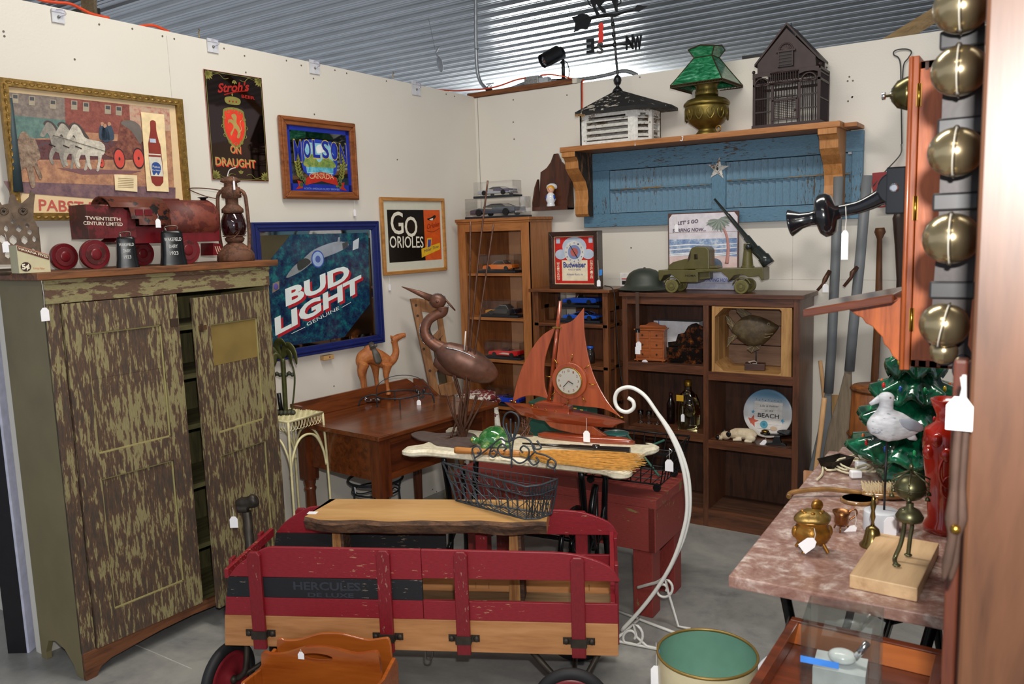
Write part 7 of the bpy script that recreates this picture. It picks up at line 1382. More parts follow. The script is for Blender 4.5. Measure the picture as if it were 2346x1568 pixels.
for y in (.04,WD_-.04): b.tube([(cr-.14,y,zb),(cr-.02,y,.125),(cr+.02,y,.125),(cr+.09,y,zb)],.010,FEW,6)
b.o('rear_axle',t);b=B();b.wire([(cl-.05,.045,.125),(cl-.02,.05,.16),(cl-.02,.08,zb)],.010,FEW,6);b.tube([(cl-.05,.045,.125),(cl+.1,WD_-.01,.125)],.008,FEW,8);b.tube([(cl+.02,WD_/2,.12),(cl+.02,WD_/2,zb)],.02,FEW,10);b.o('front_axle',t)
b=B();x=m(983,1510)[0];b.wire([(x-.012,.01,zb),(x-.010,.0,zb-.025),(x+.008,0,zb-.025),(x+.012,.01,zb)],.003,FEW,5);b.o('hook',t);WFL=zb+.026
# live-edge bench standing in the wagon
P0=WF.m(1180,1380,.2)[0];ZB=.615;A=Zp(690,1192,ZB);C_=Zp(1252,1196,ZB);Bk=Zp(1255,1146,ZB);Bl=Zp(742,1149,ZB)
ang=math.degrees(math.atan2(C_.y-A.y,C_.x-A.x));f=Fr((A.x,A.y,WFL),ang);t=thing('live_edge_bench','pale pine bench with a bark edge standing inside the red wagon','bench',f.o,ang);L=(C_-A).length;Dp2=(Bk-C_).dot(f.y);Dp2=min(max(Dp2,.2),.30);h=ZB-WFL;PN=wood('#d0a368','#b98a50',.4,'x',6,.2);BKX=chippy('#6a4a34','#3e2c22',.5,16,(1,3,4),.85,bmp=.7,soft=.1)
def edge_y(x): return .004*math.sin(x*14)+.006*math.sin(x*31+1)
n=30;b=B();V=[]
for i in range(n+1): x=L*i/n;ey=edge_y(x)+(.03*max(0,1-i/2));V += [(x,ey,h),(x,ey-.012+.006*math.sin(x*40),h-.012),(x,ey+.002+.006*math.sin(x*25),h-.046),(x,.05,h-.048),(x+0,Dp2,h-.046),(x,Dp2,h)]
V2=[(min(max(v[0],.0+(.05 if i<6 and v[1]>.1 else 0)),L),v[1],v[2]) for i,v in enumerate(V)]
for i in range(n):
 for j in range(6): b.add([],[],PN);
fs=[(i*6+j,i*6+(j+1) % 6,(i+1)*6+(j+1) % 6,(i+1)*6+j) for i in range(n) for j in range(6)];mats=[BKX if j in (0,1,2) else PN for i in range(n) for j in range(6)]
b.v=[Vector(v) for v in V2];ia,ib=b.mid(PN),b.mid(BKX);b.f=[list(q) for q in fs]+[[0,1,2,3,4,5][::-1],[n*6+j for j in range(6)]];b.mi=[ib if mm_ is BKX else ia for mm_ in mats]+[ia,ia];b.sm=[False]*len(b.f);b.o('seat_plank',t)
lx=f.m(1180,1300,.10)[0];LGW=wood('#c29258','#8a5a32',.6,'z',10)
for x in (min(lx,L-.06),f.m(775,1230,.10)[0]):
 b=B();b.prism([(x-.022,0),(x+.030,0),(x+.020,h-.046),(x-.014,h-.046)],.08,.08+.10,LGW);b.prism([(x+.018,.0),(x+.034,0),(x+.024,h-.05),(x+.014,h-.05)],.079,.081+.1,BKX);b.o('leg',t)
b=B();x,_=f.m(715,1176,.07);b.box(x-.016,x+.018,.06,.085,h,h+.0012,WHITE);b.o('price_sticker',t)
# wire wall basket on the bench
Q=Zp(1150,1148,ZB);f=Fr(Q,ang-8);m=f.m;t=fthing('wire_basket','dark grey wire wall basket with scrolled crest on the right end of the pine bench','basket',f);GW2=M('#40474e',.5,.4,var=.2);k=f.k;HB=.135
def lp(px,py,z): q=Zp(px,py,ZB+z)-f.o;return Vector((q.dot(f.x),q.dot(f.y),z))
R4=[lp(1014,1060,HB),lp(1080,1082,HB),lp(1205,1116,HB),lp(1240,1112,HB),lp(1277,1098,HB)];F4=[lp(1045,1147,.003),lp(1110,1165,.003),lp(1205,1190,.003),lp(1235,1188,.003),lp(1263,1178,.003)]
def seg_(A,n): return [A[i]+(A[i+1]-A[i])*(j/n) for i in range(len(A)-1) for j in range(n)]+[A[-1]]
ft,fb=seg_(R4,5),seg_(F4,5);TL,TR,BL_,BR_=R4[0],R4[-1],F4[0],F4[-1]
f.a=math.degrees(math.atan2(*(lambda d: (d.y,d.x))(TR-TL)))+f.a;
b=B();grid(b,BL_,BR_,TL,TR,18,4,.0014,GW2);b.o('back_grid',t)
b=B();b.tube(ft,.0036,GW2,6);b.tube([p*.72+q*.28 for p,q in zip(ft,fb)],.0024,GW2,6)
for i in range(len(ft)-1): b.wire([ft[i],(ft[i]*.75+fb[i]*.25+ft[i+1]*.75+fb[i+1]*.25)/2,ft[i+1]],.0014,GW2,4,3)
b.tube(fb,.0036,GW2,6);b.tube([BL_,BR_],.003,GW2,6);b.o('rim',t)
b=B()
for i in range(len(ft)): p,q=ft[i],fb[i];b.wire([p,(p*.45+q*.55)+Vector((0,.012,0)),q],.0036 if i % 4==0 else .0020,GW2,5,4)
for i in range(0,len(ft)-3,2): b.tube([ft[i]*.6+fb[i]*.4,fb[i+3]],.0015,GW2,4);b.tube([ft[i+3]*.6+fb[i+3]*.4,fb[i]],.0015,GW2,4)
for i in range(1,20): u=i/20;b.tube([fb[int(u*(len(fb)-1))],BL_+(BR_-BL_)*u],.0016,GW2,4)
b.o('front_wires',t);f2=Fr(f.o+f.x*TL.x+f.y*TL.y,f.a);o2=t;m=f2.m
b=B();S_=[[(1088,1050),(1082,1030),(1094,1022),(1102,1034),(1096,1040),(1094,1036)],[(1088,1050),(1110,1035),(1128,1020),(1146,1006),(1160,1012),(1172,1010),(1190,1002),(1214,1010),(1226,1036),(1250,1044),(1272,1058),(1270,1072),(1256,1068),(1256,1056),(1264,1052)],[(1128,1020),(1122,1040),(1130,1048),(1138,1040),(1132,1032),(1126,1036)],[(1172,1050),(1150,1046),(1140,1030),(1150,1018),(1160,1026),(1154,1034)],[(1172,1050),(1190,1062),(1208,1052),(1212,1032),(1200,1022),(1192,1030),(1198,1038)],[(1225,1036),(1212,1052),(1222,1066),(1234,1058),(1228,1048)],[(1230,1010),(1240,1026),(1228,1030),(1222,1020)],[(1172,1050),(1164,1000),(1153,975),(1158,950),(1174,945),(1188,958),(1186,985),(1176,1010),(1172,1050)],[(1172,1010),(1162,985),(1160,970)],[(1172,1010),(1170,985),(1170,960)],[(1174,1010),(1180,985),(1181,968)],[(1088,1050),(1086,1062)],[(1172,1050),(1172,1072)],[(1270,1072),(1272,1082)]]
for s in S_: b.wire([(m(*q)[0],0,m(*q)[1]) for q in s],.0032,GW2,6,5)
ra_=f2.a-(ang-8);b.v=[Matrix.Rotation(math.radians(ra_),3,'Z') @ v+Vector((TL.x,TL.y,0)) for v in b.v];b.o('scroll_crest',t);p=lp(1150,1000,HB+.03);price_tag(t,(p.x,p.y-.006,p.z),.004,.026,.036)
# ================================================================ caddy, hanger, can
Q=Zp(700,1500,.33);f=Fr((Q.x,Q.y,0),22);m=f.m;t=thing('magazine_rack','glossy orange-brown wooden rack with a cut-out handle in front of the wagon','rack',f.o,f.a);CD=wood('#a95a20','#8a4214',.2,'x',6,.7);lo_=-.0
xa,xb=m(590,1520)[0],m(893,1520)[0];P=[(600,1540),(598,1502),(606,1496),(620,1500),(650,1499),(680,1490),(705,1484),(745,1484),(780,1492),(815,1500),(848,1496),(862,1496),(868,1510),(872,1540)];P=[(p.x,p.y) for p in smooth_path([(q[0],q[1],0) for q in P],3)]
pp=[m(*q) for q in P];out=[(pp[0][0],.05)]+pp+[(pp[-1][0],.05)];b=B();b.prism(out,0,.014,CD);o=b.o('handle_panel',t);c=B();hc=m(726,1507);c.prism([(hc[0]+.052*math.cos(i*PI/10),hc[1]+.013*math.sin(i*PI/10)) for i in range(20)],-.1,.1,CD);cut(o,c)
for y0,dz in ((-.10,.035),(.10,.012)):
 q=[(a,(c_-(c_-.05)*(.14 if y0<0 else .02))) for a,c_ in out];b=B();b.prism([(a,min(c_,.27 if y0<0 else .9)) for a,c_ in q],y0,y0+.010,CD);b.o('side_panel',t,bevel=.003)
for x in (pp[0][0]-.012,pp[-1][0]): b=B();b.prism([(-.12,0),(-.12,.26),(-.10,.285),(.0,.27),(.10,.285),(.12,.26),(.12,0),(.08,0),(.06,.03),(-.06,.03),(-.08,0)],-x-.012,-x,CD,rotm(0,0,PI/2));b.o('end_panel',t,bevel=.003)
b=B();b.box(pp[0][0],pp[-1][0],-.1,.1,.045,.055,CD);b.o('bottom_board',t);price_tag(t,(m(690,1487)[0],-.004,m(690,1487)[1]),.010,.02,.022)
f=Fr((1.885,-1.63,0),8);m=f.m;t=fthing('plant_hanger','tall white curled metal plant hanger arching beside the red bench','plant hanger',f);HW_=M('#e9e8e2',.3,var=.03)
g0=m(1500,1503)[1]
def gp(*q): x,z=m(*q);return (x,0,max(z,.008))
AR=[(1432,925),(1440,932),(1450,934),(1456,926),(1454,912),(1444,900),(1430,895),(1416,900),(1408,915),(1410,932),(1424,945),(1442,948)]
b=B();b.tube(smooth_path([gp(*q) for q in [(1439,912),(1450,920),(1452,934),(1440,944),(1424,942),(1412,930),(1409,912),(1416,896),(1434,888),(1454,891),(1478,908),(1500,938),(1530,985),(1555,1040),(1570,1100),(1574,1170),(1562,1230),(1540,1290),(1508,1345),(1470,1395),(1424,1445)]],5),[.0075],HW_,8);b.o('arch_rod',t)
b=B();P=[gp(*q) for q in [(1500,938),(1534,985),(1561,1040),(1577,1100),(1579,1170),(1567,1230),(1546,1280),(1518,1330),(1490,1360),(1455,1380),(1424,1398)]];b.tube(smooth_path([(p[0],.012*min(1,i/4)+(.0 if i<7 else .05*(i-6)),p[2]) for i,p in enumerate(P)],5),.006,HW_,8);b.o('arch_rod',t)
def curl(cx,cy,r,y,base): 
 P=[]
 for i in range(26): a=-.6+i*.33;rr=r*(.28+.72*i/25);P.append((cx+rr*math.cos(a),cy-rr*math.sin(a)))
 return [(*[gp(*q)[0]],y,gp(*q)[2]) for q in P]
for cx,cy,r,y in ((1446,1460,30,-.0),(1488,1400,25,.20)):
 P=[(x,y,z) for x,y,z in curl(cx,cy,r,y,0)];e_=P[-1];b=B();b.tube(P+[(P[-1][0]+.01,y,max(P[-1][2]-.05,.012)),(P[-1][0]+.05,y,.01),(P[-1][0]+.10,y,.008)],.0055,HW_,6);b.o('scroll',t)
b=B();xq=m(1500,1503)[0];b.tube([(xq-.26,-.0,.007),(xq+.02,0,.007)],.006,HW_,6);b.tube([(xq-.22,.24,.007),(xq+.06,.14,.007)],.006,HW_,6);b.tube([(xq-.16,0,.007),(xq-.12,.21,.007)],.006,HW_,6);b.o('foot_bar',t)
c=Zp(1620,1497,.44);k=kk(c);r=113*k;t=thing('metal_bin','round metal waste bin, cream outside and green inside with a gold rim','bin',(c.x,c.y,0));CRM2=M('#ddd0a8',.35,var=.05);GRN=M('#6f9c88',.4,var=.04);RIM=M('#8a7038',.4,.5)
b=B();b.lathe([(.0,0),(r*.92,0),(r*.995,.44)],CRM2,48);b.lathe([(0,.004),(r*.91,.006),(r*.985,.44)],GRN,48);b.mi=[0]*0+b.mi;o=b.o('bin_wall',t)
o.data.polygons.foreach_set('use_smooth',[True]*len(o.data.polygons));bmx=bmesh.new();bmx.from_mesh(o.data);bmesh.ops.delete(bmx,geom=[q for q in bmx.faces if len(q.verts)>4 and q.calc_center_median().z>.3],context='FACES_ONLY');bmx.to_mesh(o.data);bmx.free()
b=B();b.ring((0,0,.44),r*.99,.004,RIM,56);b.o('rim',t)
g=-2.75;b=B();p=Vector((r*.97*math.cos(g),r*.97*math.sin(g),.42));b.box(-.012,.012,-.001,.001,-.03,.018,M('#2f7fd6',.6),rotm(0,.2,g+PI/2,p*.985+Vector((0,0,.003))));b.o('blue_tape',t);price_tag(t,p*1.05+Vector((0,0,.02)),.07,.03,.075,rz=.4)
Q=Zp(1770,1500,.1);f=Fr((Q.x,Q.y,0),CA);b=B();random.seed(8);n=18
V=[(x_,y_,(.30 if abs(x_)<.11 else .30-(abs(x_)-.11)*4)+.006*math.sin(x_*60+y_*30)) for x_ in [(-.15+.3*i/n) for i in range(n+1)] for y_ in [(-.08+.16*j/6) for j in range(7)]]
# ================================================================ things leaning on the right-hand wall
def oar(px,l,rr,lab,blade,mats,hand=None,y=-.10,cuff=None):
 Q=Yp(l[-1][0],l[-1][1],y);f=Fr((Q.x,y,0),0);m=f.m;t=fthing('wooden_oar',lab,'oar',f);P=tv(m,l);d=(P[-1][0]-P[0][0])/max(P[0][2]-P[-1][2],.01)
 b=B();b.tube(P,rr,mats[0],12);b.o('shaft',t)
 B2=tv(m,blade);e=Vector(B2[-1]);s_=Vector(B2[0]);dn=(e-s_);dn.normalize();tot=(s_.z-.004)/max(-dn.z,.1);L=(e-s_).length
 out=[];side=Vector((dn.z,0,-dn.x))
 if side.x<0: side=-side
 ws=[(0,.014),(L*.35,.030),(L*.8,.062),(L*1.1,.070),(max(L*1.3,tot-.02),.066)]
 pr=[s_+dn*a+side*w for a,w in ws]+[s_+dn*a-side*w for a,w in ws[::-1]];pr=[(p.x,max(p.z,.002)) for p in pr];b=B();b.prism(pr,-.010,.010,mats[1]);b.o('blade',t,bevel=.006,seg=3)
 if cuff: b=B();b.tube(tv(m,cuff),[.010,.012,.008,.007],RS,8);b.o('oarlock_pin',t)
 return t,m
GO=M('#6f7376',.5,var=.12,scale=6);GB2=wood('#8a7a66','#5e5444',.6,'z',12)
t,m=oar(0,[(1921,405),(1914,600),(1905,800),(1898,900)],.0235,'all-grey oar leaning on the wall, the left one of two',[(1898,895),(1880,1120)],(GO,GO),cuff=[(1903,620,-.02),(1894,640,-.04),(1890,650,-.04),(1878,664,-.05)])
price_tag(t,(m(1898,645)[0],-.06,m(1898,645)[1]),.01,.028,.04)
t,m=oar(0,[(1987,402),(1970,600),(1952,780),(1946,850)],.0235,'grey oar with a bare wood blade, the right one of two',[(1944,845),(1924,1020)],(GO,GB2),y=-.17,cuff=[(1966,612,-.02),(1956,625,-.04),(1954,635,-.04),(1938,655,-.05)])
def stick(n,lab,cat,l,r,mat,y,flat=1.0,**k):
 Q=Yp(l[-1][0],l[-1][1],y);f=Fr((Q.x,y,0),0);P=tv(f.m,l);z=P[-1];dd=Vector(P[-1])-Vector(P[-2]);s_=(P[-1][2]-.004)/max(-dd.z,.01);P.append(tuple(Vector(P[-1])+dd*s_));b=B();b.tube(P,r,mat,8,flat=flat);return tag(b.o(n,None,f.o),lab,cat)
OK3=wood('#7a4a24','#4a2a14',.5,'z',12);o=stick('canoe_paddle','brown wooden paddle with a wide rounded grip behind the telephone shelf','paddle',[(2016,522),(2016,532),(2015,548),(2013,700),(2003,880)],[.020,.026,.012,.017,.018,.03],OK3,-.06,.6)
stick('canoe_paddle','dark curved wooden handle partly hidden behind the telephone box','paddle',[(2062,482),(2058,500),(2060,560),(2062,640),(2056,900)],[.018,.026,.020,.016,.02,.03],wood('#3f2a1c','#24160e',.4,'z',12),-.06,.6)
stick('wood_strip','long pale wooden strip leaning beside the cubby bookcase','wood strip',[(1879,827),(1884,870),(1888,910),(1890,1000)],[.010],wood('#d3a878','#b58654',.6,'z',10),-.03,.5)
stick('wood_strip','shorter pale wooden strip in front of the longer one by the grey oars','wood strip',[(1889,912),(1878,1010),(1862,1130)],[.012],wood('#d3a878','#b58654',.6,'z',10),-.26,.6)
Q=Zp(1842,1160,0);Q=Yp(1858,1100,-.50);f=Fr((Q.x,-.5,0),0);b=B();z=f.m(1858,1082)[1];b.box(-.035,.03,0,.02,0,z,wood('#cf9c74','#b07a50',.6,'z',10));tag(b.o('short_board',None,f.o),'short pinkish pine board standing on the floor left of the marble table','board')
Q=Yp(1918,905,-.015);f=Fr(Q,0);b=B();P=[f.m(*q) for q in [(1904,905),(1929,905),(1922,1020),(1905,1010)]];b.prism(P,-.01,0,wood('#caa06a','#a9804c',.6,'z',10));tag(b.o('pine_panel',None,f.o),'small pale pine panel on the wall between the two oars','panel')
Q=Yp(2000,990,-.28);f=Fr((Q.x,-.28,0),0);m=f.m;t=fthing('wooden_barrel','round orange-brown wooden barrel behind the ceramic tree','barrel',f);zb_=m(2012,885)[1];b=B();CO=wood('#9a5c2c','#6c3a18',.5,'z',10);b.lathe([(.10,0),(.125,zb_*.3),(.13,zb_*.6),(.115,zb_)],CO,28,rotm(0,0,0,(.02,0,0)));b.o('staves',t);b=B();b.ring((.02,0,zb_-.012),.118,.008,OK3,28);b.ring((.02,0,zb_*.72),.130,.006,OK3,28);b.o('hoop',t)
f=Fr(Yp(2040,432,-.02),0);m=f.m;t=fthing('red_wall_box','flat red box hung on the wall behind the telephone earpiece arm','box',f);b=B();b.prism([m(*q) for q in [(2001,397),(2085,390),(2085,470),(2012,476),(2000,430)]],-.03,.018,M('#8a1c1c',.4));b.o('body',t,bevel=.002);b=B();b.wire(tv(m,[(2003,427,-.032),(2028,395,-.02),(2062,355,0),(2064,330,0.01)]),.003,BLACK,5);b.o('hanging_wire',t)
f=Fr(Yp(2064,150,-.012),0);m=f.m;b=B();b.wire(tv(m,[(2066,330),(2064,200),(2063,150),(2058,132),(2048,126),(2048,118),(2060,113),(2080,113),(2088,120),(2080,134),(2070,150),(2067,200)]),.003,BLACK,5);tag(b.o('wire_hanger',None,f.o),'long bent black wire hook on the wall above the telephone gong','hook')
# ================================================================ marble table
ZM=.85;A=Zp(1668,1320,ZM);E_=Zp(2172,1418,ZM);ang=math.degrees(math.atan2(E_.y-A.y,E_.x-A.x)) ;t=thing('marble_table','table with a pinkish marble slab top on a black iron sewing machine base','table',(A.x,A.y,0),ang);MT=Fr((A.x,A.y,0),ang)
def marble():
 m_,nt,bs=base_mat('pink_marble');mp=coords(nt);n=nd(nt,'ShaderNodeTexNoise',Scale=9.0,Detail=8.0,Roughness=.7,Distortion=1.5);n2=nd(nt,'ShaderNodeTexNoise',Scale=60.0,Detail=4.0);nt.links.new(mp.outputs[0],n.inputs['Vector']);nt.links.new(mp.outputs[0],n2.inputs['Vector']);a=nd(nt,'ShaderNodeMath',operation='MULTIPLY_ADD');a.inputs[1].default_value=.35;nt.links.new(n2.outputs['Fac'],a.inputs[0]);nt.links.new(n.outputs['Fac'],a.inputs[2])
 r=ramp(nt,a.outputs[0],[(.5,hexc('#7d574b')),(.68,hexc('#9a7a6f')),(.85,hexc('#cbbbb2'))]);nt.links.new(r.outputs[0],bs.inputs['Base Color']);bs.inputs['Roughness'].default_value=.22;return m_
MB=marble();Lm=1.10;Wm=min((3.0-A.x),.44)
b=B();b.box(0,Wm,0,Lm,ZM-.026,ZM,MB);b.o('slab_top',t,bevel=.003);b=B();b.box(.04,Wm,Lm-.09,Lm,ZM,ZM+.018,MB);b.o('raised_ledge',t,bevel=.003)
for y in (.16,Lm-.2):
 b=B()
 for q in ([(.07,y,ZM-.03),(.12,y,.5),(.06,y,.2),(.02,y,.0)],[(Wm-.05,y,ZM-.03),(Wm-.1,y,.5),(Wm-.06,y,.2),(Wm-.02,y,0)],[(.1,y,.55),(Wm*.5,y,.4),(Wm-.1,y,.55)],[(.05,y,.18),(Wm*.5,y,.12),(Wm-.06,y,.18)]): b.wire(q,.013,BI,6,5,flat=.6)
 b.o('iron_end_frame',t)
b=B();b.tube([(Wm*.5,.16,.4),(Wm*.5,Lm-.2,.4)],.011,BI,8);b.tube([(Wm*.5,.16,.13),(Wm*.5,Lm-.2,.13)],.011,BI,8);b.o('stretcher',t)
b=B();T=rotm(PI/2,0,0,(.19,.12,.56));b.ring((0,0,0),.11,.012,BI,T=T);b.ring((.12,0,.01),.05,.008,BI,T=T)
for k_ in range(5): a=k_*2*PI/5;b.tube([(0,0,0),(.11*math.cos(a),.11*math.sin(a),0)],.006,BI,6,T=T)
b.tube([(.1,.1,.72),(.30,.14,.66)],.02,BI,8);b.o('drive_wheel',t)
def on(px,py,dz=0): return Zp(px,py,ZM+dz)
# jewel box
Q=on(1860,1262);f=Fr(Q,CA);k=f.k;t=fthing('jewel_casket','gilded footed casket with a floral lid near the front left of the marble','casket',f);GG=M('#96692a',.34,.75,var=.4,scale=45,bmp=.8);GG2=M('#7d6430',.4,.6,var=.45,scale=35,bmp=.8)
b=B();b.lathe([(0,18*k),(22*k,18*k),(34*k,24*k),(42*k,38*k),(40*k,54*k),(34*k,64*k),(38*k,70*k),(40*k,74*k)],GG,30,sy=.8,fn=lambda a,i: 1+.05*math.sin(a*6)*(i in (2,3,4)))
b.ell((-38*k,0,46*k),(9*k,9*k,14*k),GG,12,8);b.ell((38*k,0,46*k),(9*k,9*k,14*k),GG,12,8);b.o('bowl',t)
b=B();b.lathe([(42*k,74*k),(43*k,79*k),(34*k,88*k),(18*k,96*k),(0,98*k)],GG2,30,sy=.8,fn=lambda a,i: 1+.06*math.sin(a*4));b.ell((14*k,10*k,104*k),(14*k,7*k,14*k),GG,12,8)
for i in range(7): a=i*.9;b.ell((22*k*math.cos(a),16*k*math.sin(a),93*k),(6*k,5*k,3*k),GG,8,6)
b.o('lid',t)
for i in range(4): a=PI/4+i*PI/2;b=B();b.wire([(26*k*math.cos(a),20*k*math.sin(a),24*k),(34*k*math.cos(a),27*k*math.sin(a),12*k),(40*k*math.cos(a),32*k*math.sin(a),2.5*k)],4*k,GG,8);b.o('foot',t)
price_tag(t,(-8*k,-34*k,66*k),.028,.028,.034,tilt=.95)
# little creamer
Q=on(1927,1216);f=Fr(Q,CA);k=f.k;t=fthing('brass_creamer','small coppery brass cup on three legs behind the gilded casket','cup',f);b=B();b.lathe([(0,12*k),(10*k,12*k),(16*k,20*k),(15*k,34*k),(20*k,46*k),(19*k,46*k),(14*k,34*k),(0,16*k)],M('#8a5a34',.3,.8,var=.3),24);b.o('bowl',t)
for i in range(3): a=i*2.1;b=B();b.tube([(12*k*math.cos(a),12*k*math.sin(a),16*k),(19*k*math.cos(a),19*k*math.sin(a),1*k)],2*k,M('#8a5a34',.3,.8,var=.3),6);b.o('leg',t)
b=B();b.wire([(16*k,0,44*k),(30*k,-2*k,50*k),(34*k,-2*k,38*k),(18*k,0,24*k)],2*k,M('#8a5a34',.3,.8,var=.3),6);b.o('handle',t);price_tag(t,(28*k,-8*k,44*k),.035,.02,.03,tilt=.8)
# hand bell
Q=on(1998,1252);f=Fr(Q,CA);k=f.k;t=fthing('hand_bell','small brass hand bell with figural handle at the front of the marble','bell',f);BB=M('#7d6a3c',.25,.85,var=.2)
b=B();b.lathe([(27*k,0),(28*k,3*k),(20*k,14*k),(17*k,30*k),(14*k,42*k),(6*k,49*k),(0,50*k)],BB,28);b.o('bell_body',t);b=B();b.tube([(0,0,49*k),(0,0,58*k),(0,0,70*k),(0,0,84*k),(0,0,98*k),(0,0,110*k),(0,0,124*k)],[5*k,3*k,6*k,4*k,7*k,4*k,2*k],BB,10);b.o('handle',t)
# gull on a rod
Q=on(2018,1215);f=Fr(Q,CA);m=f.m;k=f.k;t=fthing('carved_gull','white carved wooden gull on a thin black rod and white round base','carving',f);GWh=chippy('#c9cbd0','#7c8896',.14,40,(1,1,3),.6,bmp=.2);GGr=M('#8d929c',.6)
b=B();b.lathe([(0,0),(38*k,0),(39*k,4*k),(38*k,46*k),(35*k,48*k),(0,48*k)],M('#c9ccd2',.6,var=.04),32,sy=.9);b.o('round_base',t,bevel=.001)
b=B();b.tube([(6*k,0,46*k),m(2032,1010)[0:1]+(0,)+m(2032,1010)[1:]],2.6*k,BLACK,8);b.o('rod',t)
b=B();b.tube(smooth_path(tv(m,[(1990,985),(2008,978),(2035,975),(2062,978),(2088,982),(2108,984)]),6),[10*k,30*k,38*k,32*k,20*k,4*k],GWh,18,flat=.75);b.tube(smooth_path(tv(m,[(2020,960),(2030,935),(2030,912)]),5),[22*k,16*k,15*k],GWh,14,flat=.8);b.ell((m(2030,913)[0],0,m(2030,913)[1]),(19*k,14*k,15*k),GWh);o=b.o('body',t,remesh=.0035)
b=B();b.tube(tv(m,[(2016,914),(2003,921),(1993,927)]),[9*k,6*k,4*k],GWh,10,flat=.7);b.o('beak',t)
b=B();b.tube(smooth_path(tv(m,[(2048,962,-.022),(2075,968,-.024),(2100,978,-.014),(2112,984,-.004)]),4),[6*k,14*k,10*k,3*k],GGr,10,flat=.4);b.o('wing',t);b=B();b.ell((m(2034,909)[0],-13*k,m(2034,909)[1]),2.2*k,M('#6a4a3a',.4),8,6);b.o('eye',t)
b=B();b.tube(tv(m,[(2072,990),(2088,1000),(2100,1008)]),[8*k,10*k,3*k],GWh,10,flat=.4);b.o('tail',t);price_tag(t,(4*k,-36*k,44*k),.002,.030,.044)
# ceramic tree
Q=on(2085,1095);Q=MT.o+MT.x*.30+MT.y*.90;Q.z=ZM;f=Fr(Q,CA);k=f.k;cx_=f.m(2092,1000)[0];Q=Q+f.x*cx_;f=Fr(Q,CA);m=f.m;t=fthing('ceramic_tree','glossy green ceramic Christmas tree with coloured bulbs on the marble table','ceramic tree',f)
def treemat():
 m_,nt,bs=base_mat('green_glaze');mp=coords(nt,(1,1,1));n=nd(nt,'ShaderNodeTexNoise',Scale=24.0,Detail=4.0,Distortion=1.0);nt.links.new(mp.outputs[0],n.inputs['Vector']);r=ramp(nt,n.outputs['Fac'],[(.35,hexc('#04301f')),(.6,hexc('#0c5a3c')),(.8,hexc('#2f8a64'))]);nt.links.new(r.outputs[0],bs.inputs['Base Color']);bs.inputs['Roughness'].default_value=.08;bs.inputs['Coat Weight'].default_value=1;bump(nt,bs,n.outputs['Fac'],.6,.004);return m_
TG=treemat();zt0=m(2092,780)[1]
b=B();b.lathe([(0,0),(.085,0),(.09,.02),(.06,.045),(.05,.07)],TG,28,fn=lambda a,i: 1+.08*math.sin(a*8));b.o('tree_base',t)
tr=[(1035,132),(965,112),(905,88),(850,62),(800,38)];bulbs=[M(h,.1,coat=1) for h in ('#c21818','#e0b81c','#1c5ac0','#d8641c','#1c9a5a')]
for i,(py,r) in enumerate(tr):
 z=m(2092,py)[1];R_=r*k;zz=m(2092,py-75)[1];b=B();na=11-i
 b.lathe([(R_*.35,z-.0),(R_*.86,z-.010),(R_*1.0,z-.004),(R_*.96,z+.012),(R_*.62,z+(zz-z)*.45),(R_*.34,zz)],TG,66,fn=lambda a,j: 1+(.11 if j in (1,2,3) else .05)*math.cos(a*na),cx=0);b.v=[Vector((v.x,v.y,v.z+(.016*math.cos(math.atan2(v.y,v.x)*na) if math.hypot(v.x,v.y)>R_*.8 else 0))) for v in b.v];o=b.o('branch_tier',t)
 for j in range(na): a=2*PI*(j+.5)/na;b=B();b.ell((R_*.80*math.cos(a),R_*.80*math.sin(a),z+.030),(.005,.005,.009),bulbs[(i+j*2) % 5],8,6);b.o('bulb',t)
# red vase
Q=MT.o+MT.x*.40+MT.y*.5;Q.z=ZM;f=Fr(Q,CA);cx_=f.m(2166,1100)[0];Q=Q+f.x*cx_;f=Fr(Q,CA);k=f.k;m=f.m;zt1_=m(2166,915)[1];t=fthing('embossed_vase','tall red embossed vase in front of the ceramic tree','vase',f);RV=M('#a8200c',.2,var=.35,scale=12,bmp=.3,coat=1);RK=46*k
b=B();b.lathe([(0,0),(RK*.9,0),(RK*.92,zt1_*.05),(RK*.72,zt1_*.10),(RK*.80,zt1_*.3),(RK*1.0,zt1_*.55),(RK*1.08,zt1_*.68),(RK*.98,zt1_*.78),(RK*.55,zt1_*.83),(RK*.5,zt1_*.88),(RK*.8,zt1_),(RK*.74,zt1_),(RK*.42,zt1_*.88),(0,zt1_*.7)],RV,40,fn=lambda a,i: 1+.03*math.sin(a*5));o=b.o('body',t)
b=B()
for i in range(9): a=-2.9+i*.42;b.ell((RK*1.04*math.cos(a),RK*1.04*math.sin(a),zt1_*(.62+.10*(i % 2))),(.014,.012,.018),RV,10,8)
c=(-RK*.55,-RK*.82);b.ring((-RK*.3,-RK*.98,zt1_*.5),.026,.003,RV,axis='y',rz=.04);b.ring((-RK*.3,-RK*.96,zt1_*.38),.018,.0025,RV,axis='y',rz=.026);b.o('embossed_flowers',o)
